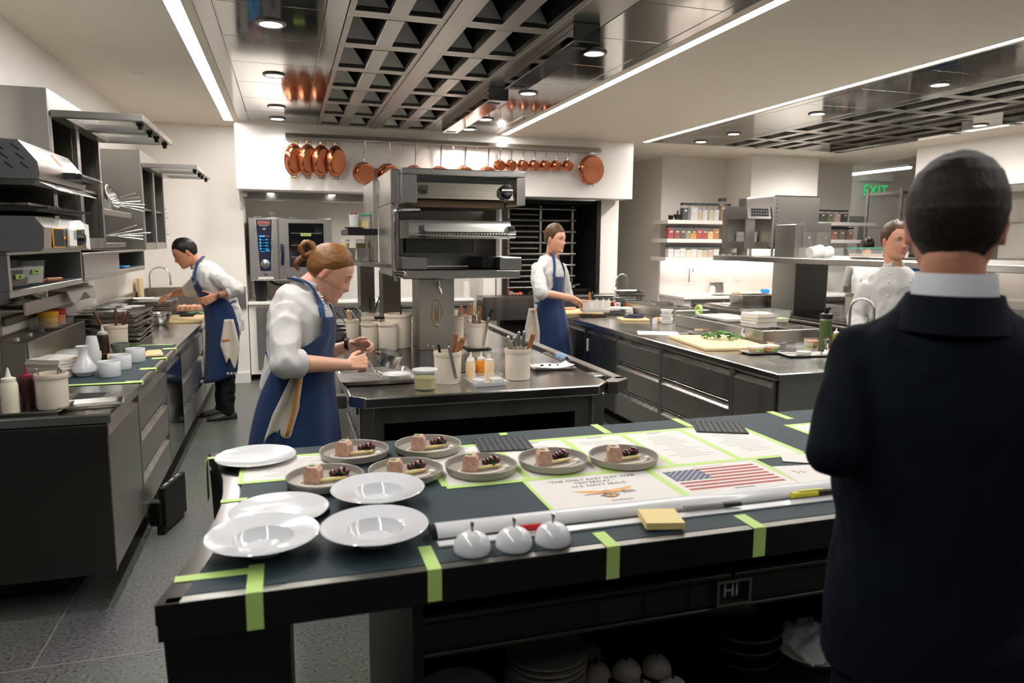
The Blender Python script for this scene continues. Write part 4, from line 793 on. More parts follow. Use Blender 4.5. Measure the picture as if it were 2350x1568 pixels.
tool('skimmer',(.66,5.0,.98),(.45,5.2,1.2),'long steel skimmer crossing the crocks','skimmer','steel_dark',.003); tool('spoon',(.54,5.08,.95),(.42,5.1,1.17),'steel spoon leaning left in the left front crock','spoon','steel_bright',.004)
tool('wooden_spatula',(.46,5.55,.95),(.43,5.5,1.135),'pale wooden spatula in the narrow crock','spatula','board',.012,'flat')
solo('rubber_grip',MB().cyl((.60,5.28,1.105),(.70,5.22,1.11),.013),'black_plastic','black rubber grip of a pan lying across the crocks','grip')
for k in range(4): tool('whisk',(.66,6.15,.95),(.62+.04*k,6.13+.02*(k%2),1.17+.02*(k%2)),f'dark utensil handle, {ORD[k]} in the back crock','utensil','black_plastic' if k%2 else 'steel_dark',.006,group='utensils in the back crock')
for k in range(6): saucepan((.38+.05*(k%2),5.6+.28*(k//2),.905+.0*k),.07,.05,.17,R(120+23*k),f'steel saucepan, {ORD[k]} in the cluster at the island\'s far left','saucepans at the island\'s far left',mat='steel_dark') if k%2==0 else None
for k in range(5): tool('steel_ladle',(.44+.04*(k%3),5.9+.12*(k%4),1.0),(.36+.05*k,5.75+.1*(k%3),1.10+.012*k),f'steel ladle handle, {ORD[k]} in the heap behind the woman chef','ladle','steel_dark',.005,group='ladles in the heap')
# front row: tray, dish, deli, bottles
tray((.45,3.97,.9042),.40,.40,.024,R(1),'sheet tray holding the small plate in front of the woman chef','steel')
def rimmed(loc,r,label,group=None,mat='porcelain'):
    return solo('plate',MB().lathe([(0,.0),(r*.42,0),(r*.45,.004),(r*.5,.016),(r,.027),(r,.029),(r*.97,.029),(r*.5,.02),(r*.42,.008),(0,.007)],48),mat,label,'plate',group,False,loc)
rimmed((.55,3.90,.9075),.078,'small white rimmed plate being sauced on the sheet tray'); solo('sauce',MB().lathe([(.03,0),(.028,.003),(0,.004)],20,(.555,3.895,.915)),'custard','dab of pale sauce in the small plate','sauce')
mk('herb_sauce','D9C97E',.4,var=.3,vs=140,col2='A89A4A')
deli((.66,3.62,.9008),.062,.10,'herb_sauce',.62,'round clear tub of herb flecked yellow sauce on the island','frost')
ds=thing('square_dish','small white rectangular dish holding tubs and squeeze bottles','dish',(.995,3.66,.9008),R(4)); m=MB(); 
def qd(s,t,z): return [(i*s,j*t,z) for i,j in ((-1,-1),(1,-1),(1,1),(-1,1))]
m.rings([qd(.085,.075,0),qd(.098,.09,.026),qd(.094,.086,.026),qd(.08,.07,.004)],True,False); m.poly(qd(.08,.07,.004)); m.poly(qd(.085,.075,0)[::-1]); obj('dish',m,'porcelain',ds,ang=20)
deli((.95,3.635,.9055),.038,.055,'porcelain_matte',.5,'clear tub of salt in the white dish, left one','clear',open_=True); deli((1.045,3.645,.9055),.038,.055,mk('pepper','CFC6B4',.7,var=.15,vs=90),.5,'clear tub of grey salt in the white dish, right one','clear',open_=True)
for x,s in ((.955,'MALDON'),(1.05,'SEL GRIS')):
    o=bpy.data.objects['deli_container' if False else [n.name for n in COL.objects if n.name.startswith('deli_container')][-2 if s=='MALDON' else -1]]; lb=obj('label',MB().box(-.022,.022,-.0365,-.0355,.012,.026),'white_plastic',o); txt(s,.0085,'ink',lb,trm(0,-.0368,.019)@rotm('X',90),world=False)
mk('pale_dressing','E8C9A0',.4,var=.05); mk('amber_sauce','D9902E',.3,var=.08)
for x,y,mname,lb in ((.93,3.74,'pale_dressing','pale squeeze bottle at the dish back, left'),(1.035,3.735,'pale_dressing','pale squeeze bottle at the dish back, right'),(.955,3.83,'amber_sauce','amber squeeze bottle behind the white dish, left'),(1.015,3.83,'amber_sauce','amber squeeze bottle behind the white dish, right')): squeeze((x,y,.9008 if y>3.8 else .9055),.026,.15,mname,lb,'frost')
tray((1.50,4.02,.9008),.25,.16,.016,R(-4),'small tray lined with white paper near the right rail')
def pp(u,v): return (1.38+.24*u,3.94+.15*v,.918+.004*math.sin(u*9+v*4)+(.012*max(0,.15-u)/.15)+(.014*max(0,u-.85)/.15))
cloth_sheet(pp,14,6,'paper_liner','napkin','white paper liner with dark crumbs on the small tray','paper',None,.002)
for k in range(3): solo('crumb',MB().ell((1.43+.05*k,3.99,.928),(.013-.004*k,.008,.006),8,6),'black_steel','dark crumb on the paper liner','crumb','crumbs on the liner')
rect_tub((1.698,4.42,.845),.058,.40,.06,0,'narrow steel pan hung in the rail trough with a blue cloth',mat='steel_bright',taper=.96,rim=.006)
def bc(u,v): return (1.675+.05*u,4.26+.16*v,.905+.022*math.sin(u*3.1)+.008*math.sin(v*14+u*6))
cloth_sheet(bc,8,12,'blue_rag',mk('rag','7E98AE',.9,var=.15,vs=30,bump=.3),'crumpled pale blue rag on the rail pan','cloth')
solo('spoon_rest',MB().box(1.675,1.73,3.78,3.9,.845,.89,.004),'steel_bright','small white metal pan in the near end of the rail trough','pan')
tb=deli((.60,3.70,.502),.06,.105,mk('truffle_fill','17130F',.5,var=.3,vs=40),.85,'lidded tub labelled truffle on the shelf below the island top','frost',tape=('Truffle',40,.55))
# ------------------------------------------------------------------ copper pans on the header rail
rl=thing('pan_rail_bar','long angled steel hanging rail on the white header','rail',(1.9,8.53,2.75))
obj('bar',MB().rings([[(x,y,z) for y,z in ((8.559,2.765),(8.47,2.765),(8.465,2.78),(8.50,2.825),(8.559,2.825))] for x in (.035,3.785)],True,True),'steel_h',rl,True)
px_=[.145,.295,.44,.595,.745,.895,1.04,1.17,1.32,1.47,1.62,1.77,1.91,2.06,2.2,2.345,2.485,2.627,2.776,2.921,3.062,3.204,3.35,3.5,3.64]
for x in px_: obj('hook',MB().tube([(x,8.485,2.765),(x,8.485,2.735),(x,8.478,2.722),(x,8.465,2.722),(x,8.46,2.735)],.0035,6),'steel_bright',rl,True)
def hang(nm,label,group,x,y,z,n,parts,cat='pan'):
    """parts built in a frame whose z axis is where the pan base faces and whose y axis is up"""
    n=V(n).normalized(); up=V((0,0,1)); xx=up.cross(n).normalized(); yy=n.cross(xx)
    t=thing(nm,label,cat,(x,y,z),0,group); M=frame((0,0,0),xx,yy,n)
    for pn,mb,mat in parts:
        b=MB(); b.T=M; b.add(mb.v,mb.f); obj(pn,b,mat,t)
    return t
def oval():
    a=MB().lathe([(1.04,-.062),(1.05,-.060),(1.0,-.058),(.96,-.03),(.86,-.006),(.80,0),(0,0)],44,sx=.115,sy=.165)
    a2=MB().lathe([(.99,-.060),(.93,-.03),(.82,-.008),(0,-.004)][::-1],44,sx=.115,sy=.165)
    r=[('body',a,'copper'),('base_disc',MB().lathe([(.78,.0008),(0,.0012)],40,sx=.115,sy=.165),'copper_base'),('lining',a2,'steel_bright')]
    for s in (-1,1): r.append(('handle',MB().tube([(-.035,s*.165,-.05),(-.035,s*.175,-.045),(-.03,s*.195,-.04),(.03,s*.195,-.04),(.035,s*.175,-.045),(.035,s*.165,-.05)],.0055,8),'brass'))
    return r
for k,x in enumerate((.147,.292,.437,.594)):
    hang('oval_pan',('oval copper gratin pan, first from the left on the rail','oval copper gratin pan, second from the left on the rail','oval copper gratin pan, third from the left on the rail','oval copper gratin pan, fourth on the rail with polished base')[k],'oval copper pans',x,8.43,2.53,(.52,-.85,-.12),oval())
def sauce(r,d,L):
    a=MB().lathe([(r*1.0,-d),(r*1.02,-d),(r*1.02,-d+.004),(r*.98,-d+.006),(r*.97,-.012),(r*.92,-.002),(r*.85,0),(0,0)],40)
    h=[(0,r*.97,-d*.7),(0,r*1.12,-d*.72),(0,r+L*.5,-d*.8),(0,r+L,-d*.9)]
    return [('body',a,'copper'),('base_disc',MB().lathe([(r*.84,.0008),(0,.0012)],36),'copper_base'),('lining',MB().lathe([(r*.96,-d+.002),(r*.9,-.01),(0,-.004)][::-1],36),'steel_bright'),
     ('handle',MB().tube(h,[.009,.006,.0075,.010],8),'chrome'),('bracket',MB().box(-r*.28,r*.28,r*.93,r*1.03,-d*.85,-d*.5,.004),'steel_dark')]
for k,(x,r,zc,L) in enumerate(((.892,.118,2.405,.235),(1.168,.118,2.40,.235),(1.471,.11,2.40,.24),(1.768,.105,2.41,.24),(2.061,.10,2.43,.22),(2.344,.095,2.44,.21))):
    hang('copper_saucepan',f'large copper saucepan on the rail, {ORD[k]} after the oval pans','large copper saucepans',x,8.43,zc,(.25,-.95,-.2),sauce(r,.11,L))
for k,x in enumerate((2.485,2.627,2.776,2.921,3.062,3.204,3.353)):
    hang('copper_saucepan',f'small copper saucepan on the rail, {ORD[k]} of the seven','small copper saucepans',x,8.43,2.555+.004*k,(.38,-.9,-.2),sauce(.063,.075,.115))
hang('copper_saute_pan','large round copper pan with two loop handles at the rail end',None,3.66,8.42,2.545,(.2,-.97,-.1),[('body',MB().lathe([(.178,-.07),(.18,-.066),(.172,-.06),(.17,-.012),(.16,0),(0,0)],44),'copper'),('base_disc',MB().lathe([(.155,.0008),(0,.0012)],40),'copper_base'),('handle',MB().tube([(-.05,.17,-.05),(-.045,.2,-.045),(.045,.2,-.045),(.05,.17,-.05)],.006,8),'steel_bright'),('handle',MB().tube([(-.05,-.17,-.05),(-.045,-.2,-.045),(.045,-.2,-.045),(.05,-.17,-.05)],.006,8),'steel_bright')])
# ------------------------------------------------------------------ alcove: hood, counter, combi oven
hd2=thing('alcove_hood','steel extract hood with small lights inside the oven alcove','hood',(1.0,9.1,2.14))
obj('back_lip',MB().box(-.448,2.57,9.28,9.32,2.13,2.214,.004).box(-.448,-.40,8.91,9.28,2.15,2.214,.003),'steel_h',hd2,True); obj('liner',MB().box(-.40,2.57,8.91,9.28,2.20,2.214),'steel_mirror',hd2,True)
for x in (-.15,.55,1.25,1.95):
    obj('hood_light',MB().lathe([(0,-.006),(.035,-.004),(.04,.0),(.04,.004)],20,(x,9.12,2.196)),mk('hood_lens','FFF8EE',.5,var=0,emit=5) if x<-.1 else 'hood_lens',hd2,True)
    l=lamp(hd2,11,.04,150); l.location=(x-1.0,.02,.045)
cnt=thing('alcove_counter','white topped counter under the combi oven in the alcove','counter',(1.0,9.3,0))
obj('top',MB().box(-.448,2.28,8.915,9.748,.905,.94,.008),'panel_white',cnt,True); obj('carcass',MB().box(-.44,2.27,8.96,9.74,.08,.905),'panel_white',cnt,True)
for k in range(4): d=obj('door',MB().box(-.36+.66*k,.28+.66*k,8.935,8.958,.14,.88,.003),'steel',cnt,True); obj('handle',MB().box(-.02+.66*k,.2+.66*k,8.925,8.935,.83,.85,.002),'black_plastic',d,True)
ov=thing('combi_oven','stainless combi oven with blue touch screen and glass door','oven',(.07,9.3,.94)); Yo=8.98
obj('body',MB().box(-.405,.53,Yo+.02,9.7,1.187,1.92,.01),'steel_h',ov,True)
pn=obj('control_housing',MB().box(-.405,-.085,Yo-.01,Yo+.02,1.19,1.917,.006),'steel_h',ov,True)
obj('bezel',MB().add([(-.335,Yo-.016,1.905),(-.135,Yo-.016,1.905),(-.165,Yo-.016,1.28),(-.305,Yo-.016,1.28),(-.335,Yo-.0,1.905),(-.135,Yo-.0,1.905),(-.165,Yo-.0,1.28),(-.305,Yo-.0,1.28)],[(3,2,1,0),(0,1,5,4),(1,2,6,5),(2,3,7,6),(3,0,4,7)]),'steel_bright',pn,True)
obj('control_panel',MB().add([(-.322,Yo-.018,1.895),(-.148,Yo-.018,1.895),(-.175,Yo-.018,1.30),(-.295,Yo-.018,1.30),(-.322,Yo-.016,1.895),(-.148,Yo-.016,1.895),(-.175,Yo-.016,1.30),(-.295,Yo-.016,1.30)],[(3,2,1,0),(0,1,5,4),(1,2,6,5),(2,3,7,6),(3,0,4,7)]),'navy',pn,True)
mk('screen_on','2E8FC8',.3,var=.1,emit=.9); mk('screen_dark','07182C',.2,var=.1)
sc_=obj('touch_screen',MB().box(-.30,-.175,Yo-.021,Yo-.0185,1.52,1.72),'screen_dark',pn,True)
scm=MB(); scm.box(-.295,-.23,Yo-.0225,Yo-.021,1.695,1.715).box(-.185,-.18,Yo-.0225,Yo-.021,1.695,1.715)
for k in range(4): scm.box(-.292,-.272,Yo-.0225,Yo-.021,1.655-.035*k,1.677-.035*k).box(-.262,-.185,Yo-.0225,Yo-.021,1.66-.035*k,1.664-.035*k).box(-.225,-.2,Yo-.0225,Yo-.021,1.668-.035*k,1.674-.035*k)
scm.box(-.225,-.185,Yo-.0225,Yo-.021,1.53,1.545).box(-.29,-.235,Yo-.0225,Yo-.021,1.525,1.532); obj('screen_icons',scm,'screen_on',sc_,True); obj('screen_mark',MB().box(-.228,-.19,Yo-.0225,Yo-.021,1.695,1.715),'red',sc_,True)
lg=obj('logo_plate',MB().box(-.30,-.17,Yo-.021,Yo-.018,1.84,1.878),'red',pn,True); txt('RATIONAL',.0255,'white_plastic',lg,stand(-.235,Yo-.0215,1.859)); obj('logo_border',MB().box(-.303,-.167,Yo-.0195,Yo-.0178,1.837,1.881),'white_plastic',pn,True)
obj('sub_label',MB().box(-.29,-.19,Yo-.0195,Yo-.018,1.822,1.827).box(-.25,-.22,Yo-.0195,Yo-.018,1.78,1.795),'white_plastic',pn,True)
kb=obj('dial',MB().at(trm(-.235,Yo-.018,1.385),rotm('X',90)).lathe([(.05,0),(.05,.006),(.036,.008),(.034,.026),(.02,.03),(0,.031)],32),'steel_bright',pn,True)
obj('rating_plate',MB().box(-.32,-.15,Yo-.013,Yo-.01,1.205,1.232),'white_plastic',pn,True); obj('small_logo',MB().box(-.25,-.22,Yo-.013,Yo-.01,1.25,1.265),'ink',pn,True)
dr=obj('door',MB().box(-.078,.53,Yo-.015,Yo+.02,1.19,1.917,.01),'steel_h',ov,True); gl=obj('window',MB().box(.035,.435,Yo-.018,Yo-.014,1.345,1.86,.003),'glass_dark',dr,True)
for z in (1.46,1.60,1.74): obj('rack_wire',MB().box(.06,.41,Yo-.0195,Yo-.018,z,z+.006),'ink_soft',gl,True)
tp_=obj('tape_label',MB().box(.17,.29,Yo-.021,Yo-.018,1.71,1.745),'tape',gl,True); txt('Duck fat',.022,'ink',tp_,stand(.23,Yo-.0215,1.728),shear=.3)
obj('door_handle',MB().tube(smooth([(-.045,Yo-.02,1.60),(-.045,Yo-.05,1.59),(-.04,Yo-.055,1.5),(-.045,Yo-.04,1.40),(-.045,Yo-.02,1.38)]),.018,10),'navy',dr,True)
obj('exhaust',MB().lathe([(.02,0),(.02,.03),(.045,.055),(.045,.06),(0,.06)],24,(-.14,9.15,1.92)),'steel_bright',ov,True); obj('vent_cap',MB().lathe([(0,.018),(.05,.015),(.05,0)][::-1],24,(-.30,9.15,1.92)),'steel_bright',ov,True); obj('wire_rack',MB().box(.05,.38,9.05,9.4,1.922,1.93),'steel_bright',ov,True)
for x in (-.30,.45): obj('foot',MB().lathe([(.06,0),(.06,.06),(.07,.08),(.075,.247),(0,.247)],20,(x,9.1,.9405)),'black_plastic',ov,True); 
obj('foot',MB().lathe([(.05,0),(.055,.247),(0,.247)],16,(.45,9.6,.9405)),'black_plastic',ov,True); obj('hose',MB().tube(smooth([(-.2,9.2,1.18),(-.1,9.1,1.13),(.1,9.1,1.14),(.3,9.2,1.12)]),.014,8),'black_plastic',ov,True)
rect_tub((.78,9.35,.941),.28,.2,.2,0,'clear plastic bin on the alcove counter, left one'); rect_tub((1.16,9.35,.941),.30,.22,.21,0,'wide clear plastic bin on the alcove counter, right one')
for x,z in ((1.05,1.86),(1.25,1.22)): solo('outlet_plate',MB().box(x-.045,x+.045,9.74,9.749,z-.06,z+.06,.003),'white_plastic',('white outlet plate high on the alcove wall' if z>1.5 else 'white outlet plate low on the alcove wall'),'outlet')
bt=thing('plastic_bottle','white plastic bottle on the alcove counter by the hearth','bottle',(2.2,9.05,.941)); obj('body',MB().lathe([(0,0),(.045,0),(.048,.01),(.048,.17),(.03,.21),(.018,.215),(.018,.235),(0,.235)],24),'frost',bt); obj('cap',MB().lathe([(.02,.23),(.022,.232),(.022,.26),(0,.262)],18),'white_plastic',bt)
wb=solo('white_bin',MB().box(2.4,2.56,8.95,9.2,.94,1.3,.008),'panel_white','white box cover standing beside the hearth','box')
jc=thing('blender_jar','small blender base with clear jar on the alcove counter','blender',(1.98,9.1,.941)); obj('base',MB().box(-.06,.06,-.06,.06,0,.12,.01),'black_plastic',jc); obj('jar',MB().lathe([(.04,.12),(.05,.14),(.06,.28),(.055,.28),(.045,.14),(0,.13)],20),'clear',jc)
# ------------------------------------------------------------------ hearth
he=thing('hearth_grill','black wood fired hearth with steel rod racks and glowing coals','hearth',(3.3,9.3,.0))
obj('lining',MB().box(2.67,3.98,9.7,9.74,.2,2.2).box(2.665,2.70,8.95,9.7,.2,2.2).box(3.95,3.985,8.95,9.7,.2,2.2).box(2.7,3.95,8.95,9.7,2.16,2.2),'soot_and_shade',he,True)
obj('post',MB().box(2.64,2.70,8.89,8.95,.0,2.21,.003),'iron',he,True); obj('post',MB().box(3.93,3.99,8.89,8.95,.0,2.21,.003),'iron',he,True)
obj('fire_bed',MB().box(2.70,3.95,9.0,9.7,.8,.955),'soot_and_shade',he,True)
for r in range(7):
    for c in range(4): obj('brick',MB().box(3.942,3.951,8.96+.17*c+(.07 if r%2 else 0),9.115+.17*c+(.07 if r%2 else 0),1.12+.15*r,1.255+.15*r,.004),'soot_and_shade',he,True)
hbn=thing('hearth_bench','grey steel bench front below the hearth opening','bench',(3.2,8.7,0)); obj('front_bench',MB().box(2.29,4.2,8.55,8.885,.69,.985,.006),'steel_dark',hbn,True)
for x in (2.6,2.9,3.2): obj('bolt',MB().ell((x,8.549,.93),(.008,.004,.008),10,6),'iron',hbn,True); obj('bolt',MB().ell((x,8.549,.74),(.008,.004,.008),10,6),'iron',hbn,True)
obj('shade_below',MB().box(2.6,4.1,8.7,8.88,.0,.68),'soot_and_shade',hbn,True)  # solid black block added as the shade under the bench
for x in (2.83,3.28,3.74): obj('rack_post',MB().box(x-.013,x+.013,9.27,9.30,.96,2.14),'pan_worn',he,True)
for k in range(15):
    z=2.10-.075*k; a=2.76 if k%2==0 else 2.86; b=3.78 if k%2==0 else 3.25; obj('rack_rod',MB().cyl((a,9.25+.03*(k%2),z),(b,9.25+.03*(k%2),z),.015 if k%2==0 else .011,n=8),'pan_worn',he,True)
rd=random.Random(8)
for k in range(46):
    x=2.75+.9*rd.random()**1.3; y=8.99+.3*rd.random(); s=.02+.022*rd.random(); obj('coal',MB().ell((x,y,.955+s*.7),(s,s*.9,s*.75),8,6,),'ember' if x<3.0 and rd.random()<.75 else 'iron',he,True)
for x,y in ((4.02,0),): pass
obj('grill_hook',MB().tube([(3.3,9.1,1.06),(3.6,9.05,1.07),(3.75,9.0,1.10)],.008,8),'steel_dark',he,True); obj('grill_bar',MB().box(3.3,3.9,8.99,9.02,1.0,1.04,.003),'black_steel',he,True)
# far picture through the passage
pc=thing('leafy_picture','turquoise leafy picture in a blue frame beyond the passage','picture',(6.9,13.88,1.5)); 
a=py(1419,500,13.86); b=py(1440,556,13.86)
obj('print',MB().box(a.x-.3,b.x+.3,13.875,13.89,b.z+.03,a.z-.05),'leafy',pc,True); obj('frame',MB().box(a.x-.34,b.x+.34,13.86,13.9,a.z-.05,a.z).box(a.x-.34,b.x+.34,13.86,13.9,b.z-.02,b.z+.03),'blue',pc,True)
pc2=thing('passage_counter','dark counter with white top seen down the passage','counter',(6.8,13.6,0)); obj('top',MB().box(6,7.6,13.2,13.88,.9,.94),'panel_white',pc2,True); obj('carcass',MB().box(6,7.6,13.25,13.88,0,.9),'navy',pc2,True)
# ------------------------------------------------------------------ right counter
XR=2.72
w2=thing('worktop','long stainless worktop on the right counter where the young chef works','worktop',(3.2,5.5,.86))
obj('top',MB().box(XR,3.97,3.50,7.75,.858,.9,.006),'steel_top',w2,True)
obj('cutout_shade',MB().box(2.98,3.12,3.82,3.96,.8995,.9006),'black_steel',w2,True)  # dark sheet on the top, shade of an opening put into colour
ed=solo('end_panel',MB().box(2.76,4.0,3.53,3.55,.15,.856,.003),'steel','brushed steel end panel of the right counter facing the pass','panel')
D3b=[('drawer',.15,.39),('drawer',.39,.63),('drawer',.63,.855)]
for i,(a,b,s,lb) in enumerate(((3.56,4.0,[('drawer',.15,.855)],'steel unit with one deep drawer at the near end of the right counter'),(4.0,4.94,D3b,'wide steel unit with three drawers under the green leaves'),(4.94,5.73,D3b,'narrower steel unit with three drawers beside the dark fridge door'),(5.73,6.42,[('door',.15,.855)],'dark steel fridge door unit near the young chef'),(6.42,7.7,[('door',.15,.5),('door',.5,.855)],'dark steel unit behind the young chef\'s apron'))):
    u=unit('drawer_unit' if 'drawer' in s[0][0] else 'cabinet',lb,'x',2.745,a,b,.15,.856,s,1.2,-1,'steel' if i<3 else 'steel_dark','units of the right counter')
    if i==3: obj('temperature_display',MB().box(2.738,2.744,6.34,6.37,.62,.74,.002),'white_plastic',u,True)
solo('counter_plinth',MB().box(2.95,3.9,3.75,7.6,0,.148),'black_steel','dark recessed plinth under the right counter','plinth')
Zt=.9008
# pan rail boxes raised at the back
def railbox(x0,x1,y0,y1,z,label,n,nx=1):
    t=thing('pan_rail',label,'pan rail',((x0+x1)/2,(y0+y1)/2,.9))
    obj('body',MB().box(x0,x0+.012,y0,y1,Zt,z,.003).box(x1-.012,x1,y0,y1,Zt,z,.003).box(x0+.012,x1-.012,y0,y0+.012,Zt,z,.003).box(x0+.012,x1-.012,y1-.012,y1,Zt,z,.003).box(x0+.012,x1-.012,y0+.012,y1-.012,z-.09,z-.085),'steel_h',t,True)
    dy=(y1-y0-.03)/n; dx=(x1-x0-.03)/nx
    for k in range(n):
        for j in range(nx): o=obj('insert_pan',tray_mesh(dx-.012,dy-.012,.08,.006),'pan_worn',t); o.location=(x0-(x0+x1)/2+.015+dx*(j+.5),y0-(y0+y1)/2+.015+dy*(k+.5),z-.0785-.9)
    return t
railbox(3.42,4.0,4.62,5.90,1.0,'long steel pan rail with inserts behind the cutting board',6,2)
railbox(3.62,4.0,6.25,7.45,1.0,'steel pan rail with inserts beyond the tape roll',4)
board((3.10,4.72,Zt),.50,.72,.022,R(-8),'large pale cutting board with green leaves on the right counter')
rd=random.Random(11)
for k in range(64):
    a=rd.random()*6.28; r=rd.random()**.6; c=V((3.20+.15*r*math.cos(a),4.82+.15*r*math.sin(a),.930+.040*(1-r)+.014*rd.random())); L=.017+.009*rd.random(); th=rd.random()*6.28
    M=trm(*c)@Matrix.Rotation(th,4,'Z')@Matrix.Rotation(rd.uniform(-.7,.7),4,'Y')@Matrix.Rotation(rd.uniform(-.5,.5),4,'X'); m=MB(); m.T=M
    m.add([(-L,0,0),(-L*.5,L*.55,.004),(L*.4,L*.62,.006),(L,0,.001),(L*.4,-L*.62,.006),(-L*.5,-L*.55,.004),(0,0,-.003)],[(6,1,0),(6,2,1),(6,3,2),(6,4,3),(6,5,4),(6,0,5)])
    m.tube([(-L*1.9,0,-.002),(-L,0,0)],.0012,5); solo('salad_leaf',m,'green' if k%3 else 'green_dark','small green salad leaf in the heap on the large cutting board','leaf','salad leaves on the large cutting board')
tm=thing('kitchen_timer','white digital timer standing behind the green leaves','timer',(3.42,4.82,.9225),R(-30)); obj('case',MB().at(rotm('X',-18)).box(-.03,.03,0,.016,0,.075,.008),'white_plastic',tm); obj('screen',MB().at(rotm('X',-18)).box(-.022,.022,-.001,.001,.035,.066),'ink_soft',tm); txt('0:07',.018,'ink',tm,Matrix.Rotation(R(-18),4,'X')@trm(0,-.0012,.05)@rotm('X',90),world=False)
napkins((3.58,4.88,1.002),.20,.19,12,R(5),'folded white napkin in the tall stack beside the timer','napkins on the right counter',.0078)
solo('paper_sheets',MB().at(trm(2.97,5.40,0),Matrix.Rotation(R(-25),4,'Z')).box(-.17,.17,-.12,.12,Zt,.9035),'paper','printed recipe sheets lying at the edge of the right counter','paper')
pen=solo('wooden_stick',MB().cyl((2.98,5.1,.908),(3.10,5.02,.908),.005),'wood_dark','thin wooden stick beside the recipe sheets','stick')
kn=thing('knife','dark knife with pale handle behind the recipe sheets','knife',(3.35,5.45,Zt),R(-10)); obj('blade',MB().box(-.24,0,-.015,.015,0,.003),'steel_dark',kn); obj('handle',MB().box(0,.12,-.012,.012,0,.02,.005),'board',kn)
tray((3.48-.18,5.25,Zt),.20,.16,.016,R(-15),'small dark tray behind the green leaves','steel_dark')
deli((3.70,4.66-.25,Zt),.055,.06,mk('crumbs','C08A50',.8,var=.2,vs=120,bump=.3,bs=120),.75,'square clear tub of brown crumbs by the pan rail','clear',open_=True)
tray((3.15,4.22,Zt),.30,.15,.012,R(-4),'dark sheet tray under the two labelled tubs','steel_dark')
deli((3.09,4.23,.903),.057,.045,mk('puree1','D9B98C',.4,var=.1,vs=40),.7,'flat tub with green tape label on the dark tray, left one','frost',tape=('Onion Puree',48,.5))
deli((3.225,4.25,.903),.057,.045,mk('puree2','DD9A4A',.4,var=.1,vs=40),.7,'flat orange tub with green tape label on the dark tray, right one','frost',tape=('Pumpkin Puree',40,.5))
tray((3.36,4.04,Zt),.33,.15,.014,R(-8),'paper lined sheet tray under the clear salt cup'); deli((3.35,4.06,.903),.056,.085,'towel_white',.3,'clear tapered cup labelled with green tape on the lined tray','clear',tape=('Crispy Shallot',44,.75),open_=True)
rect_tub((3.36,4.36,Zt),.10,.08,.05,0,'small steel insert standing behind the labelled tubs',mat='steel_bright')
bo=thing('water_bottle','green insulated water bottle with black lid on the right counter','bottle',(3.72,4.36+.03,Zt)) if 0 else thing('water_bottle','green water bottle with black lid beside the counter faucet','bottle',(3.70,4.27,Zt))
obj('flask',MB().lathe([(0,0),(.040,0),(.043,.006),(.043,.20),(.041,.208),(0,.208)],30),mk('olive','44552C',.4,var=.08),bo); obj('neck',MB().lathe([(.041,.208),(.042,.222),(0,.222)],30),'steel_bright',bo)
ld=obj('lid',MB().lathe([(.043,.222),(.045,.226),(.045,.255),(.03,.263),(0,.264)],30),'black_plastic',bo); obj('spout_loop',MB().box(-.016,.016,-.012,.012,.262,.302,.006).box(-.006,.03,-.01,.01,.285,.305,.004),'black_plastic',ld)
faucet((3.86,4.22,Zt),.37,.16,R(-60),'brushed steel gooseneck faucet at the right counter sink','steel_bright',.010,False)
tp=thing('dispenser_tap','short chrome dispenser tap with red mark on the right counter','tap',(3.60,4.13,Zt)); obj('body',MB().lathe([(.022,0),(.022,.01),(.014,.02),(.016,.06),(.018,.08),(.011,.1),(0,.1)],18),'chrome',tp); obj('lever',MB().tube([(.01,0,.09),(-.03,-.01,.096),(-.05,-.015,.094)],.005,8),'chrome',tp); obj('mark',MB().cyl((.0,0,.1),(.0,0,.106),.007),'red',tp)
def tw(u,v): return (3.50+.15*u,3.96+.10*v,.905+.045*math.sin(min(1,u*1.2)*3.0)*math.sin(v*3.1)+.007*math.sin(u*14+v*6)+.004)
cloth_sheet(tw,16,12,'kitchen_towel',['towel_white'],'crumpled white kitchen towel with orange edge by the faucet','towel')
for x,y,c,lb,cp in ((3.93,4.62-.2,'oil','small bottle of green oil with white cap behind the brown crumbs','white_plastic'),(3.88,4.52,'brown_sauce','small bottle of dark sauce behind the brown crumbs','white_plastic'),(3.95,4.12,'yellow','squeeze bottle of yellow sauce beside the faucet','frost'),(3.93,4.0,'red','squeeze bottle with red ring beside the faucet','frost')): squeeze((x,y,Zt),.024,.13,c,lb,cp)
rect_tub((3.84,5.15,1.003),.33,.24,.10,R(4),'wide clear tub of pale slices on the pan rail',fill=mk('slices','D6D9A8',.5,var=.15,vs=30),fh=.35,rim=.012,tape=True)
# far half
b2=board((3.25,6.42,Zt),.28,.22,.02,R(-12),'small pale cutting board under the navy dishes'); 
lid=solo('navy_dish',MB().lathe([(0,0),(.10,0),(.105,.006),(.10,.014),(.07,.016),(0,.016)],32),'navy','','dish','navy dishes on the small board',False,(3.27,6.45,.9215)); lid['label']='larger navy round dish on the small cutting board'; dup(lid,(3.29,6.45,.939),0,'smaller navy round dish on top of the larger one',scale=.75)
tw2=thing('rolled_towel','rolled white towel with orange stripe beside the small board','towel',(3.42,6.18,Zt)); obj('roll',MB().cyl((3.40,6.17,.925),(3.52,6.13,.925),.026,n=18),'towel_white',tw2,True); obj('stripe',MB().cyl((3.36,6.185,.925),(3.40,6.17,.925),.0265,n=18),'stripe',tw2,True)
p=tray((3.33,7.02,Zt),.20,.19,.014,R(-5),'small steel tray in the stack by the young chef\'s timer','steel','small trays by the timer'); stackof(p,4,.012,'small trays by the timer',.004,.03,2)
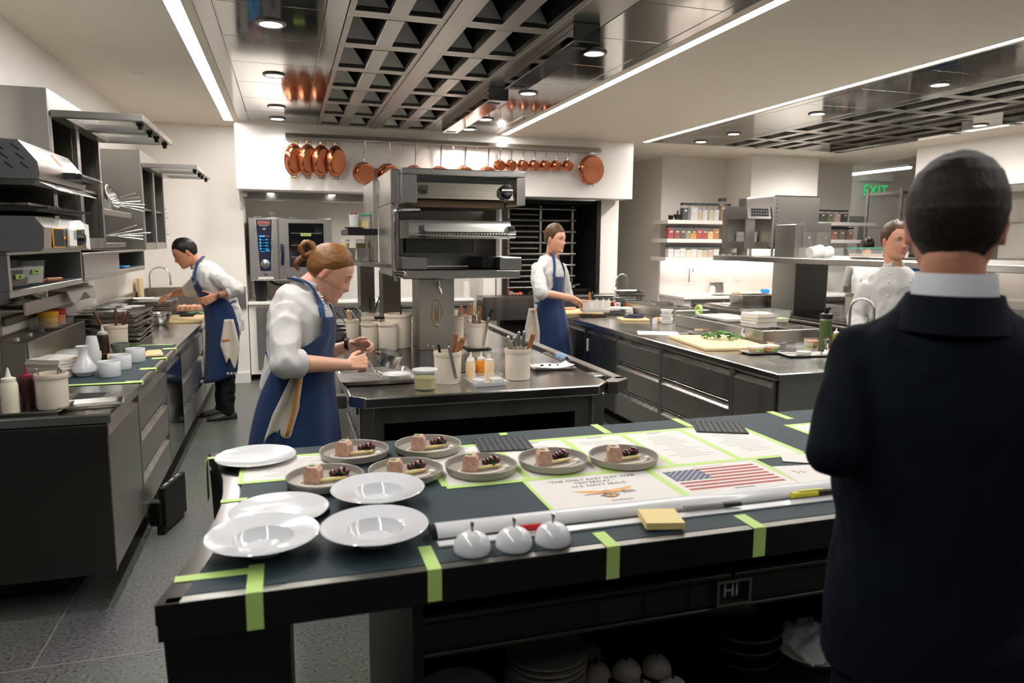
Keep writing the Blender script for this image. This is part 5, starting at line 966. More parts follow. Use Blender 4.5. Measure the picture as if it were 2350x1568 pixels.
tm=thing('kitchen_timer','white digital timer standing on the small steel trays','timer',(3.38,7.05,.952),R(-25)); obj('case',MB().at(rotm('X',-15)).box(-.03,.03,0,.016,0,.07,.007),'white_plastic',tm); obj('screen',MB().at(rotm('X',-15)).box(-.022,.022,-.001,.001,.03,.062),'ink_soft',tm)
napkins((3.50,7.2,Zt),.24,.18,5,R(-20),'folded white napkin in the low stack beside the young chef\'s timer','napkins by the young chef',.009)
board((2.98,7.25,Zt),.42,.50,.02,R(0),'pale cutting board under the young chef\'s hands')
_c=py(1364,716,6.88); rect_tub((_c.x,_c.y,_c.z),.30,.20,.115,R(-10),'clear plastic tub with brown cubes held by the young chef',fill=mk('cubes','7A4A3A',.5,var=.4,vs=70,bump=.4,bs=60),fh=.2,mat='tub_frost',rim=.014)
for k in range(3): solo('meat_strip',MB().box(2.86+.03*k,3.0+.03*k,7.36+.035*k,7.385+.035*k,.9215,.945,.008),'meat1' if k%2 else 'meat0','pink meat strip on the young chef\'s board, %s'%('front one','middle one','back one')[k],'meat','meat strips')
tray((3.0,6.83,Zt),.26,.13,.010,R(-6),'narrow tray with scraps in front of the young chef','steel_dark'); solo('scrap',MB().box(2.99,3.05,6.82,6.86,.903,.913,.004),'red','small red and white wrapper on the narrow tray','wrapper')
for k,(x,y) in enumerate(((3.36,7.55),(3.43,7.53),(3.49,7.51),(3.55,7.49))): squeeze((x,y,Zt),.022,.13,('herb_sauce','pale_dressing','custard','red')[k],f'small squeeze bottle, {ORD[k]} in the row behind the clear tub','frost')
tool('wooden_spoon',(3.28,7.55,.93),(3.27,7.55,1.09),'wooden spoon standing in a cup behind the clear tub','spoon','wood',.012,'flat'); crock((3.28,7.55,Zt),.04,.08,'small white cup holding a wooden spoon','cups','small_cup','porcelain')
solo('butter_slab',MB().box(3.72,3.80,7.55,7.65,Zt,.96,.006),'butter','pale butter slab behind the squeeze bottles','butter')
pm=thing('pepper_mill','black pepper mill standing by the hearth side','pepper mill',(3.36,7.68,Zt)); obj('body',MB().lathe([(0,0),(.03,0),(.026,.03),(.022,.08),(.028,.12),(.02,.14),(.022,.17),(0,.18)],20),'black_plastic',pm); obj('crank',MB().cyl((0,0,.18),(0,0,.2),.005),'steel_bright',pm)
p=tray((3.74,7.60-.06,1.003),.30,.20,.012,R(-8),'steel tray in the small stack on the far pan rail','steel_bright','trays on the far pan rail'); stackof(p,6,.02,'trays on the far pan rail',.03,.08,9)
faucet((4.13,8.35,.9),.36,.15,R(180),'tall curved faucet in front of the white column','steel_bright',.011,False)
sk=thing('hand_sink','narrow steel sink stand by the white column','sink',(4.15,8.35,0)); obj('basin',MB().box(3.98,4.30,8.15,8.54,.86,.9,.005),'steel_top',sk,True); obj('leg_panel',MB().box(4.0,4.28,8.2,8.5,0,.86),'steel_dark',sk,True)
tr=thing('tape_roll','roll of pale green tape standing on the pan rail','tape roll',(3.60,5.80,1.003)); obj('roll',MB().at(trm(0,0,.045),rotm('X',70),rotm('Y',90)).lathe([(.032,-.012),(.05,-.012),(.05,.012),(.032,.012),(.032,-.012)],32),'tape',tr)
p=deli((3.40,6.03,Zt),.055,.04,'towel_white',.7,'round clear tub in the stack beside the steel rail, bottom one','frost'); 
for k in range(1,3): dup(p,(3.40,6.03,Zt+.046*k),0,('','round clear tub in the stack beside the steel rail, middle one','round clear tub in the stack beside the steel rail, top one')[k])
solo('egg_cup',MB().lathe([(0,0),(.025,0),(.027,.05),(.024,.05),(.0,.01)],18,(3.30,6.06,Zt)),'porcelain_matte','small white cup beside the round tubs','cup')
solo('plastic_tray',tray_mesh(.3,.45,.02).at(),'frost','clear plastic lid tray lying on the pan rail inserts','tray',None,False,(3.66,5.45,1.004),0)
solo('round_sieve',MB().lathe([(.115,0),(.12,0),(.12,.03),(.115,.03),(.115,0)],36,(3.80,6.85,1.003)),'steel_bright','round steel ring sieve on the far pan rail','sieve')
# ------------------------------------------------------------------ spice wall
def shelfbox(name,label,x0,x1,z,y0=9.35,y1=9.798,th=.055):
    return solo(name,MB().box(x0,x1,y0,y1,z-th,z,.004),'panel_white',label,'shelf','white shelves of the spice wall')
S1=shelfbox('spice_shelf','upper white shelf with tall canisters on the spice wall',5.24,6.34,1.99); S2=shelfbox('spice_shelf','middle white shelf with red and brown spices',5.24,6.34,1.72); S3=shelfbox('spice_shelf','lower white shelf with white powder canisters above the lit wall',5.22,8.2,1.452)
shelfbox('spice_shelf','upper white shelf beyond the steel oven',7.75,8.95,2.0); shelfbox('spice_shelf','middle white shelf beyond the steel oven',7.75,8.9,1.73)
ul=thing('shelf_light','thin bright light strip under the lower spice shelf','strip light',(6.5,9.6,1.39)); obj('diffuser',MB().box(5.4,8.1,9.70,9.73,1.385,1.396),mk('led2','FFF9F2',.5,var=0,emit=24),ul,True)
solo('steel_cladding',MB().box(6.40,6.418,9.1,9.348,1.456,2.31,.002),'steel','brushed steel cladding on the duct beside the spice shelves','panel')
def canister(loc,w,h,fill,fh,label,group,rz=0,lab=True):
    t=thing('spice_canister',label,'canister',loc,rz,group); a=w/2
    def q(s,z): return [(i*s,j*s,z) for i,j in ((-1,-1),(1,-1),(1,1),(-1,1))]
    m=MB(); m.rings([q(a*.92,0),q(a,h*.86)],True,False); m.poly(q(a*.92,0)[::-1]); obj('jar',m,'clear',t,ang=20)
    m=MB(); m.rings([q(a*.90,.003),q(a*.965,h*fh)],True,True); obj('contents',m,fill,t,ang=20)
    obj('lid',MB().box(-a*1.02,a*1.02,-a*1.02,a*1.02,h*.86,h,.006),'smoke',t)
    if lab: obj('label',MB().box(-a*.35,a*.45,-a*1.0-.002,-a*1.0,h*.5,h*.6),'white_plastic',t)
    return t
mk('smoke','3B4046',.15,var=.1,coat=.4)
sp_={'salt':'D8D4D2','dark':'2A2624','beans':'C9B596','oat':'CDBFA4','red':'A01512','chili':'8E2A22','cocoa':'4A362E','herb':'8C8660','turmeric':'D08A1C','paprika':'B0240F','cayenne':'AA1A10','ginger':'D9B878','saffron':'C2700F','flour':'DAD4D2','cream2':'DCCDB8','pink':'C9A89C','green2':'6E6A44','coal':'15161A','brown':'8C5A3A','grain':'A8835C','greyb':'6E625A','rust':'9A5638'}
for k,c in sp_.items(): mk('sp_'+k,c,.85,var=.18,vs=160,bump=.25,bs=160)
G='canisters on the %s shelf of the spice wall'
xs=[5.56,5.70,5.80,5.89,5.99,6.08]
cont=['dark','salt','beans','salt','oat','salt']
for k,(x,c) in enumerate(zip(xs,cont)): canister((x,9.46,1.991),.088 if k!=1 else .115,.25,'sp_'+c,(.7,.75,.5,.6,.55,.62)[k],f'tall clear canister of {("black","white","tan","white","grainy","white")[k]} dry goods, {ORD[k]} on the upper spice shelf',G%'upper')
canister((6.19,9.46,1.991),.09,.33,'sp_grain',.7,'tallest canister of grain on the upper spice shelf',G%'upper'); canister((6.285,9.47,1.991),.08,.25,'sp_beans',.99,'open canister of pasta shapes at the upper shelf end',G%'upper',R(12),False)
pt=thing('small_pot','small black pot with wooden lid on the upper spice shelf','pot',(5.34,9.45,1.991)); obj('pot',MB().lathe([(0,0),(.032,0),(.038,.06),(0,.06)],20),'black_plastic',pt); obj('lid',MB().lathe([(.036,.06),(.038,.062),(.038,.07),(0,.072)],20),'wood',pt)
mo=thing('mortar','dark stone mortar with pestle on the upper spice shelf','mortar',(5.45,9.45,1.991)); obj('bowl',MB().lathe([(0,0),(.04,0),(.035,.015),(.055,.05),(.058,.08),(.05,.08),(.03,.03),(0,.02)],24),mk('granite','23282B',.4,var=.4,vs=60),mo); obj('pestle',MB().tube([(-.01,0,.03),(.0,0,.12),(.002,0,.135)],[.016,.010,.012],10),'granite',mo)
for k,(x,c,w_,f) in enumerate(zip((5.33,5.43,5.525,5.615,5.705,5.80,5.89,5.985,6.08),('red','chili','cocoa','herb','turmeric','paprika','cayenne','ginger','saffron'),('bright red','flaky red','dark brown','dried green','golden','brick red','scarlet','pale yellow','orange'),(.8,.62,.6,.58,.45,.75,.62,.58,.8))): canister((x,9.45,1.721),.094,.185,'sp_'+c,f,f'canister of {w_} spice, {ORD[k]} on the middle spice shelf',G%'middle')
for k,(x,c) in enumerate(zip((5.34,5.44,5.535,5.63,5.72,5.815,5.905,6.0,6.095),('flour','flour','salt','cream2','flour','cream2','beans','pink','salt'))): canister((x,9.45,1.453),.094,.17,'sp_'+c,(.72,.66,.75,.62,.7,.64,.6,.66,.7)[k],f'canister of white powder, {ORD[k]} on the lower spice shelf',G%'lower')
for k in range(9):
    canister((6.20+.105*k,9.42-.0*k,1.453) if k<3 else (6.22+.105*k,9.40,1.453),.085,.07,'sp_'+('herb','coal','coal','brown','cocoa','coal','greyb','chili','cocoa')[k],.5,f'low dark spice box, {ORD[k]} in the row under the steel oven',G%'lower')
for k,(x,c) in enumerate(zip((8.0,8.14,8.28,8.42),('dark','green2','pink','coal'))): canister((x,9.5,2.001),.11,.19,'sp_'+c,.7,f'tall dark lidded canister, {ORD[k]} on the upper shelf beyond the oven','canisters beyond the oven')
for k,(x,c) in enumerate(zip((8.1,8.24,8.38,8.54),('brown','rust','greyb','brown'))): canister((x,9.5,1.731),.12,.19,'sp_'+c,.7,f'brown spice canister, {ORD[k]} on the middle shelf beyond the oven','canisters beyond the oven')
# lit counter below
cb2=thing('back_counter','white counter with grey drawers below the lit spice wall','counter',(6.7,9.4,0))
obj('top',MB().box(5.38,8.4,9.06,9.798,.86,.9,.006),'panel_white',cb2,True); obj('carcass',MB().box(5.40,8.38,9.11,9.79,.1,.86),'panel_white',cb2,True); obj('splash',MB().box(5.38,8.4,9.785,9.798,.9,1.396),'panel_white',cb2,True)
for k in range(5):
    for z in (.12,.49): d=obj('drawer',MB().box(5.52+.56*k,6.04+.56*k,9.09,9.11,z,z+.35,.003),'steel',cb2,True); obj('handle',MB().box(5.56+.56*k,6.0+.56*k,9.075,9.09,z+.27,z+.31,.004),'steel_dark',d,True)
wf=thing('faucet','slim wall faucet with cross handles above the lit counter','faucet',(5.86,9.78,1.05)); obj('spout',MB().tube([(0,-.03,0),(0,-.03,.22)]+arc((0,-.08,.22),.05,0,180,8,(0,1,0),(0,0,1))[1:]+[(0,-.13,.18)],.009,10),'chrome',wf); obj('valve_bar',MB().cyl((-.11,-.03,0),(.11,-.03,0),.012),'chrome',wf)
for s in (-1,1): obj('handle',MB().ell((s*.12,-.04,0),(.022,.02,.018),12,8),'chrome',wf)
sd=thing('soap_dispenser','white pump soap bottle on the lit counter','dispenser',(6.15,9.55,.901)); obj('bottle',MB().lathe([(0,0),(.04,0),(.042,.01),(.042,.09),(.02,.12),(0,.122)],22),'white_plastic',sd); obj('pump',MB().cyl((0,0,.12),(0,0,.155),.006).box(-.008,.03,-.006,.006,.15,.16),'steel_bright',sd)
solo('steel_board',MB().at(trm(6.33,9.7,.901),rotm('X',-8)).box(-.12,.12,0,.006,0,.17,.003),'steel_bright','grey metal panel leaning against the lit wall','panel')
solo('clear_cup',MB().lathe([(0,0),(.035,0),(.045,.08),(.042,.08),(.033,.004),(0,.004)],20,(5.72,9.4,.901)),'clear','clear plastic cup on the lit counter','cup')
tray((6.1,9.25,.901),.25,.14,.01,0,'small tray of crumbs on the lit counter','steel_dark')
solo('orange_peeler',MB().box(6.42,6.56,9.42,9.45,.901,.925,.006),'orange','orange handled tool on the lit counter','tool')
solo('red_spatula',MB().box(6.66,6.76,9.25,9.275,.901,.915,.005).box(6.45,6.66,9.258,9.265,.901,.907),'red','red handled spatula on the lit counter','spatula')
tc_=thing('blow_torch','blue gas torch lying on the lit counter','torch',(7.1,9.35,.901)); obj('cylinder',MB().cyl((6.95,9.4,.942),(7.18,9.38,.942),.034,n=20),'white_plastic',tc_,True); obj('cap_band',MB().cyl((6.92,9.403,.942),(7.03,9.393,.942),.035,n=20),'blue',tc_,True); obj('collar',MB().cyl((7.18,9.38,.942),(7.23,9.375,.942),.04,n=20),'blue',tc_,True); obj('nozzle',MB().tube([(7.23,9.375,.942),(7.33,9.36,.94),(7.46,9.34,.92)],[.02,.014,.008],10),'steel_dark',tc_,True)
oc=thing('spray_can','orange spray can on the lit counter','can',(7.45,9.6,.901)); obj('can',MB().lathe([(0,0),(.035,0),(.035,.17),(.025,.185),(0,.186)],22),'orange',oc); obj('cap',MB().lathe([(.024,.185),(.024,.215),(0,.217)],18),'white_plastic',oc); obj('label',MB().box(-.018,.022,-.037,-.0345,.05,.10),'white_plastic',oc)
solo('glass_bowl',bowl_lathe(.12,.13).at(),'frost','pale bowl with a red spoon on the lit counter','bowl',None,False,(7.95,9.4,.901)); tool('red_spoon',(7.95,9.4,.93),(7.88,9.4,1.08),'red spoon standing in the pale bowl','spoon','red',.012)
for x in (6.75,7.75): solo('outlet_plate',MB().box(x-.055,x+.055,9.775,9.784,1.09,1.19,.003),'white_plastic','white outlet plate on the lit wall, '+('left' if x<7 else 'right')+' one','outlet')
# ------------------------------------------------------------------ second cooking suite
s2=thing('cooking_suite','second stainless cooking suite with overshelf on the far right','cooking suite',(5.8,5.6,0))
obj('top',MB().box(5.1,6.6,2.6,8.1,.85,.9,.006),'steel_top',s2,True); obj('body',MB().box(5.22,6.5,2.7,8.0,.15,.85),'steel_dark',s2,True); obj('towel_rail',MB().tube([(5.03,2.7,.87),(5.03,8.05,.87)],.014,10),'steel_bright',s2,True); obj('flat_top',MB().box(5.2,6.5,5.2,7.9,.9,.904),'flattop',s2,True)
for k in range(6): d=obj('door',MB().box(5.2,5.22,2.75+.87*k,3.55+.87*k,.2,.8,.003),'steel',s2,True); obj('handle',MB().box(5.18,5.2,2.8+.87*k,3.5+.87*k,.72,.75),'steel_bright',d,True)
obj('column',MB().box(5.47,5.92,6.85,7.25,.9,1.46,.005),'steel',s2,True); obj('column',MB().box(5.6,6.0,3.2,3.6,.9,1.46,.005),'steel',s2,True)
obj('overshelf',MB().box(4.88,6.6,2.6,7.6,1.46,1.515,.004),'steel_h',s2,True)
sa=thing('salamander_grill','steel oven salamander on legs standing on the far overshelf','grill',(5.3,7.1,1.516))
obj('casing',MB().box(5.16,5.78,6.88,7.4,1.60,2.19,.015),'steel_h',sa,True); obj('side_box',MB().box(4.86,5.16,6.95,7.4,1.60,1.68,.004).box(4.86,5.16,7.3,7.4,1.68,2.05).box(4.86,4.98,6.95,6.97,1.68,2.0),'steel_h',sa,True)
obj('vent_head',MB().rings([[(x,y,z) for y,z in ((7.35,1.93),(6.9,1.93),(6.93,2.06),(7.35,2.08))] for x in (4.85,5.15)],True,True),'steel_h',sa,True)
for r in range(3):
    for k in range(7): obj('vent_slot',MB().box(4.90+.033*k,4.918+.033*k,6.90+.006*r-.004,6.92,1.96+.03*r,1.98+.03*r),'ink',sa,True)
for k in range(12): obj('rivet',MB().ell((5.20,6.878,1.64+.045*k),.006,8,5),'ink',sa,True)
for x,y in ((4.93,6.95),(5.22,6.95),(5.7,6.95),(5.22,7.35),(5.7,7.35)): obj('leg',MB().cyl((x,y,1.516),(x,y,1.60),.014),'steel_bright',sa,True)
tu=thing('lidded_tub','two stacked clear tubs with green taped labels behind the oven window','container',(5.05,7.2,1.682)); obj('tub',MB().box(4.97,5.14,7.12,7.28,1.682,1.735,.004),'frost',tu,True); obj('tub',MB().box(4.97,5.14,7.12,7.28,1.737,1.79,.004),'frost',tu,True); obj('tape_label',MB().box(5.02,5.09,7.117,7.12,1.69,1.71),'tape',tu,True); obj('tape_label',MB().box(5.02,5.09,7.117,7.12,1.75,1.77),'tape',tu,True)
hp=thing('steel_hopper','square steel hopper box standing on the far overshelf','hopper',(5.37,6.58,1.516)); obj('bin',MB().box(5.19,5.54,6.4,6.41,1.516,1.78,.002).box(5.19,5.20,6.41,6.75,1.516,1.88).box(5.53,5.54,6.41,6.75,1.516,1.88).box(5.2,5.53,6.74,6.75,1.516,1.88),'steel',hp,True); obj('flange',MB().box(5.10,5.19,6.42,6.75,1.516,1.86,.003),'steel_h',hp,True)
for x in (5.26,5.47): obj('bolt',MB().ell((x,6.398,1.72),(.01,.004,.01),10,6),'chrome',hp,True)
cr2=thing('white_tubs','clear bin of white plastic tubs on the far overshelf','container',(5.2,6.1,1.516)); obj('bin',MB().box(4.9,5.22,5.85,6.1,1.516,1.62).at(),'clear',cr2,True); obj('tub',MB().at(trm(4.99,5.97,1.58),rotm('Y',80)).lathe([(0,-.07),(.055,-.07),(.06,.07),(0,.07)],22),'white_plastic',cr2,True); obj('tub',MB().at(trm(5.12,5.97,1.575),rotm('Y',80)).lathe([(0,-.06),(.05,-.06),(.055,.05),(0,.05)],22),'white_plastic',cr2,True)
rect_tub((5.4,5.75,1.535),.27,.2,.08,R(3),'green lidded clear tub on the far overshelf tray',fill='sp_cream2',fh=.4,lid='teal',name='lidded_tub')
tray((5.55,5.6,1.517),.60,.42,.015,0,'long sheet tray on the far overshelf'); deli((5.56,5.55,1.521),.055,.07,'sp_flour',.5,'clear cup with green tape on the far overshelf tray','clear',tape=('',20,.4),open_=True); deli((5.72,5.62,1.521),.055,.07,'sp_flour',.5,'clear cup of cream on the far overshelf tray','clear',open_=True)
crock((5.5,5.95,.905),.10,.25,'beige crock on the far cooking suite','crocks','crock'); tool('skimmer',(5.48,5.95,.95),(5.6,6.0,1.3),'wire skimmer handle in the far suite crock','skimmer','steel_bright',.004)
rect_tub((5.62,7.78,.905),.55,.3,.12,0,'deep steel roasting pan on the far cooking suite',mat='steel_bright',taper=.92,rim=.02,name='roasting_pan')
# ------------------------------------------------------------------ far right: rack, exit sign, range
rk=thing('storage_rack','tall tubular steel storage rack in the corridor','rack',(9.6,9.7,0)); 
for x in (9.25,10.3):
    for y in (9.2,9.9): obj('post',MB().cyl((x,y,0),(x,y,2.55),.028,n=10),'steel_bright',rk,True)
for z in (.6,1.05,1.5,1.98,2.5): obj('shelf',MB().box(9.25,10.3,9.2,9.9,z-.05,z,.004),'steel_h',rk,True)
for k in range(4):
    for z in (1.051,.601): solo('blue_bin',MB().box(9.33+.23*k,9.54+.23*k,9.25,9.8,z,z+.32,.01),'blue','blue plastic bin on the corridor rack, '+('upper' if z>1 else 'lower')+f' row, {ORD[k]}','bin','blue bins on the corridor rack')
for k in range(3): rect_tub((9.5+.27*k,9.5,1.501),.24,.4,.2,0,f'clear bin of small jars on the corridor rack, {ORD[k]}',fill='sp_beans',fh=.7)
a=py(1993,452,11.45); b=py(2020,425,11.45)
ex=thing('exit_sign','green EXIT sign hanging in the corridor','sign',((a.x+b.x)/2,11.45,a.z)); obj('panel',MB().box(a.x-.08,b.x+.12,11.45,11.46,a.z-.06,b.z+.06),'clear',ex,True); obj('housing',MB().box(a.x-.15,b.x+.25,11.38,11.59,b.z+.07,b.z+.2),'white_plastic',ex,True)
mk('exit_green','12B05A',.4,var=0,emit=1.0); txt('EXIT',.29,'exit_green',ex,stand((a.x+b.x)/2+.02,11.445,(a.z+b.z)/2))
d=struct('door_1',MB().box(9.3,10.6,11.54,11.599,0,2.1),'panel_white'); obj('door_frame',MB().box(9.2,9.3,11.5,11.599,0,2.2).box(10.6,10.7,11.5,11.599,0,2.2).box(9.3,10.6,11.5,11.599,2.1,2.2),'ink_soft',d,True)
rg=thing('range_hood','stainless hood and shelving under the white bulkhead','hood',(8.8,5.5,0)); obj('lip',MB().box(8.03,9.5,1.0,7.7,2.27,2.355,.004),'steel_h',rg,True); obj('back_panel',MB().box(9.5,9.59,1.0,7.7,.9,2.27),'steel',rg,True); obj('shelf',MB().box(8.5,9.5,1.0,7.6,1.44,1.48,.003).box(8.8,9.5,1.0,7.6,1.95,1.98,.003),'steel_h',rg,True); obj('range_body',MB().box(8.3,9.5,1.0,7.6,.1,.9),'steel',rg,True)
for k in range(4): obj('upright',MB().box(8.5,8.6,1.2+2*k,1.3+2*k,.9,1.44),'steel',rg,True)
hp2=thing('steel_hopper','steel hopper box on the bulkhead shelf behind the man in the suit','hopper',(8.7,6.2,1.481)); obj('bin',MB().box(8.52,8.9,6.0,6.4,1.481,1.80,.005),'steel',hp2,True); obj('flange',MB().rings([[(8.5,y,1.8),(8.92,y,1.8),(8.95,y,1.95),(8.45,y,1.95)] for y in (5.98,6.42)],True,True),'steel_h',hp2,True)
# ------------------------------------------------------------------ the pass table in front
ZP=.92
ps=thing('pass_table','long black pass table with concave end and dimpled dark mat top','table',(1.3,2.08,0))
L_=[(-.278,1.52),(-.24,1.72),(-.22,1.85),(-.203,1.98),(-.197,2.08),(-.2,2.19),(-.21,2.32),(-.24,2.49),(-.28,2.63)]
obj('top',MB().prism([(2.9,1.52),(2.9,2.63)]+[(x,y) for x,y in L_[::-1]],.875,.9155),'black_steel',ps,True)
obj('mat',MB().prism([(2.88,1.55),(2.88,2.61)]+[(x+.05,min(2.61,max(1.55,y))) for x,y in L_[::-1]],.9156,ZP),'mat_dimple',ps,True)
ed=MB()
for (a,b),(c,d) in zip(L_,L_[1:]): ed.add([(a,b,.9157),(a+.045,b,.9157),(c+.045,d,.9157),(c,d,.9157),(a,b,.919),(a+.045,b,.919),(c+.045,d,.919),(c,d,.919)],[(4,5,6,7),(0,4,7,3),(1,2,6,5),(0,1,5,4),(3,7,6,2)])
obj('edge_band',ed,'edge_gloss',ps,True); obj('edge_band',MB().box(-.26,2.88,1.522,1.548,.9157,.919,.001),'steel_dark',ps,True)
obj('fascia',MB().box(-.275,2.9,1.521,1.545,.838,.875).box(-.27,2.9,2.60,2.625,.838,.875),'black_steel',ps,True)
lg=MB(); lg.rings([[(x-.0,y,z) for x,y in [(-.02,1.55),(-.02,2.58)]+[(a+.006+dx,min(2.58,max(1.55,b))) for a,b in L_[::-1]]] for z,dx in ((0,.05),(.4,.03),(.7,.006),(.874,0))],True,True); obj('leg_panel',lg,'black_steel',ps,True)
obj('leg_panel',MB().box(2.7,2.88,1.56,2.58,0,.874),'black_steel',ps,True)
cbn=thing('plate_cabinet','black open cabinet with shelves of plates under the pass','cabinet',(1.4,2.1,0))
obj('side_panel',MB().box(.25,.275,1.56,2.58,0,.836),'black_steel',cbn,True); obj('side_panel',MB().box(2.66,2.685,1.56,2.58,0,.836),'black_steel',cbn,True); obj('back_panel',MB().box(.275,2.66,2.56,2.58,0,.836),'black_steel',cbn,True)
obj('shelf',MB().box(.275,2.66,1.575,2.56,.765,.785),'black_steel',cbn,True); obj('drawer_front',MB().box(.275,2.66,1.565,1.585,.69,.765),'black_steel',cbn,True); obj('bottom_shelf',MB().box(.275,2.66,1.6,2.56,.28,.30),'black_steel',cbn,True)
obj('shelf_edge',MB().box(.275,1.1,1.556,1.565,.772,.784,.002),'iron',cbn,True); obj('shelf_edge',MB().box(1.11,2.6,1.556,1.565,.772,.784,.002),'iron',cbn,True); obj('shelf_edge',MB().box(.275,2.6,1.556,1.565,.684,.694,.002),'iron',cbn,True)
fr=MB()
for a in ((1.05,1.155,.765,.772),(1.05,1.155,.700,.707),(1.05,1.057,.707,.765),(1.148,1.155,.707,.765)): fr.box(a[0],a[1],1.545,1.562,a[2],a[3])
hl=obj('label_holder',fr,'steel_dark',cbn,True); txt('HI',.05,'ink_soft',hl,stand(1.10,1.558,.736))
for k in range(3): obj('mesh_panel',MB().box(.72+.13*k,.83+.13*k,1.562,1.5645,.70,.76),'iron',cbn,True)
dp=solo('stacked_plate',MB().lathe([(0,0),(.075,0),(.09,.006),(.118,.014),(.12,.016),(.118,.018),(.085,.01),(0,.006)],40),'stoneware','grey plate in the tall stack under the pass','plate','plates stacked under the pass',False,(.69,1.86,.3005)); stackof(dp,9,.019,'plates stacked under the pass',.003,0,4)
sb=solo('stacked_bowl',bowl_lathe(.11,.10),'stoneware','grey bowl upside down beside the plate stack under the pass','bowl',None,False,(.42,1.84,.3005))
def cloche(loc,s,label,group,mat='porcelain',knob='steel_bright'):
    t=thing('cloche',label,'cloche',loc,0,group); r=.045*s
    obj('dome',MB().lathe([(r*.97,0),(r,.003),(r*1.0,.010*s),(r*.95,.022*s),(r*.84,.032*s),(r*.66,.041*s),(r*.42,.047*s),(r*.2,.0495*s),(0,.05*s)],36),mat,t); obj('knob',MB().lathe([(.004,.048*s),(.003,.055*s),(.0055,.068*s),(.004,.072*s),(0,.073*s)],14),knob,t); return t
k=0
for x,y in ((.87,1.80),(.97,1.79),(1.07,1.78),(.88,1.92),(.98,1.91),(1.08,1.90),(.90,2.03)):
    cloche((x,y,.3005),1.05,f'grey domed cloche under the pass, {ORD[k]} of the group','cloches under the pass','stoneware','black_steel'); k+=1
bb=solo('dark_bowl',bowl_lathe(.12,.06),'steel_dark','dark bowl in the stack wrapped with cloth under the pass','bowl','dark bowls under the pass',False,(1.36,1.86,.3005)); stackof(bb,3,.045,'dark bowls under the pass',.004,0,6)
def fw(u,v): return (1.52+.2*u,1.72+.24*v,.27+.05*math.sin(u*3.1)*math.sin(v*3.1)+.08+.02*noise.noise((u*6,v*6,1))+.012*noise.noise((u*17,v*17,4)))
solo('film_dish',MB().lathe([(0,0),(.09,0),(.12,.03),(.118,.034),(0,.01)],30,(1.62,1.84,.3005)),'stoneware','grey dish holding crumpled film under the pass','dish')
cloth_sheet(fw,26,26,'crumpled_film','clear_film','crumpled clear plastic film in the dish under the pass','film',None,.0015)
# ------------------------------------------------------------------ papers and tape on the pass
zt=ZP+.0004
def sheet(x0,x1,y0,y1,label,body=None,cat='paper sheet'):
    t=solo('paper_sheet',MB().box(x0,x1,y0,y1,zt,zt+.0006),'paper',label,cat,'sheets taped on the pass')
    return t
def lines(t,x0,x1,y0,y1,n,seed):
    rd=random.Random(seed); m=MB()
    for k in range(n):
        y=y1-(y1-y0)*(k+.5)/n; w=(x1-x0)*rd.uniform(.35,.9)/2; c=(x0+x1)/2; m.box(c-w,c+w,y-.0012,y+.0012,zt+.0006,zt+.0009)
    obj('print_lines',m,'ink_soft',t,True)
cols=[.436,.697,.965,1.207,1.462,1.72]
for k in range(5):
    t=sheet(cols[k]+.012,cols[k+1]-.012,2.06,2.455,f'white menu sheet with small print taped on the pass, {ORD[k]} in the back row')
    lines(t,cols[k]+.03,cols[k+1]-.03,2.12,2.40,12,k); 
    m=MB(); c=(cols[k]+cols[k+1])/2
    for s in (-1,1): m.tube([(c,2.435,zt+.0008),(c+s*.015,2.44,zt+.0008),(c+s*.03,2.437,zt+.0008)],.0012,5)
    obj('header_flourish',m,'ink_soft',t,True)
t=sheet(-.15,.13,2.27,2.50,'menu sheet taped beside the white flat plate at the pass corner'); lines(t,-.12,.11,2.29,2.48,14,9)
t=sheet(1.93,2.3,2.1,2.39,'white sheet taped near the man in the suit at the far pass end'); lines(t,1.96,2.27,2.15,2.36,8,3)
tpn=[(cols[0],cols[5],2.035,2.06),(cols[0],cols[5],2.455,2.478)]+[(x-.012,x+.012,2.06,2.455) for x in cols]+[(.67,.682,1.78,2.035),(.67,1.50,1.765,1.785),(1.083,1.108,1.785,2.035),(1.49,1.51,1.785,2.035),(-.165,-.15,2.25,2.50),(-.15,.14,2.25,2.27),(.13,.145,2.27,2.52),(-.15,.13,2.50,2.52),(1.91,1.93,2.08,2.41),(1.93,2.3,2.39,2.41)]
tpn=[tpn[0],tpn[1]]+tpn[2:8]+tpn[8:]
TL=['long green tape strip along the front of the menu row','long green tape strip along the back of the menu row']+['green tape strip between menu sheets, '+s for s in ('left end of the row','after the first sheet','after the second sheet','after the third sheet','after the fourth sheet','right end of the row')]+['green tape strip left of the quotation sheet','long green tape strip below the quotation and flag sheets','green tape strip between quotation and flag sheets','green tape strip right of the flag sheet','green tape strip left of the corner menu sheet','green tape strip in front of the corner menu sheet','green tape strip right of the corner menu sheet','green tape strip behind the corner menu sheet','green tape strip left of the far end sheet','green tape strip behind the far end sheet']
for k,a in enumerate(tpn): solo('tape_strip',MB().box(a[0],a[1],a[2],a[3],zt+.0007,zt+.0011),'tape',TL[k],'tape','green tape framing the papers')
for x,w in ((1.17,.016),(1.535,.016),(2.01,.018)): solo('tape_strip',MB().box(x-w,x+w,2.49,2.632,zt,zt+.0005).box(x-w,x+w,2.6305,2.632,.90,zt+.0005),'tape',f'short green tape strip over the back edge of the pass, {"left" if x<1.2 else "middle" if x<1.6 else "right"} one','tape','tape over the back edge')
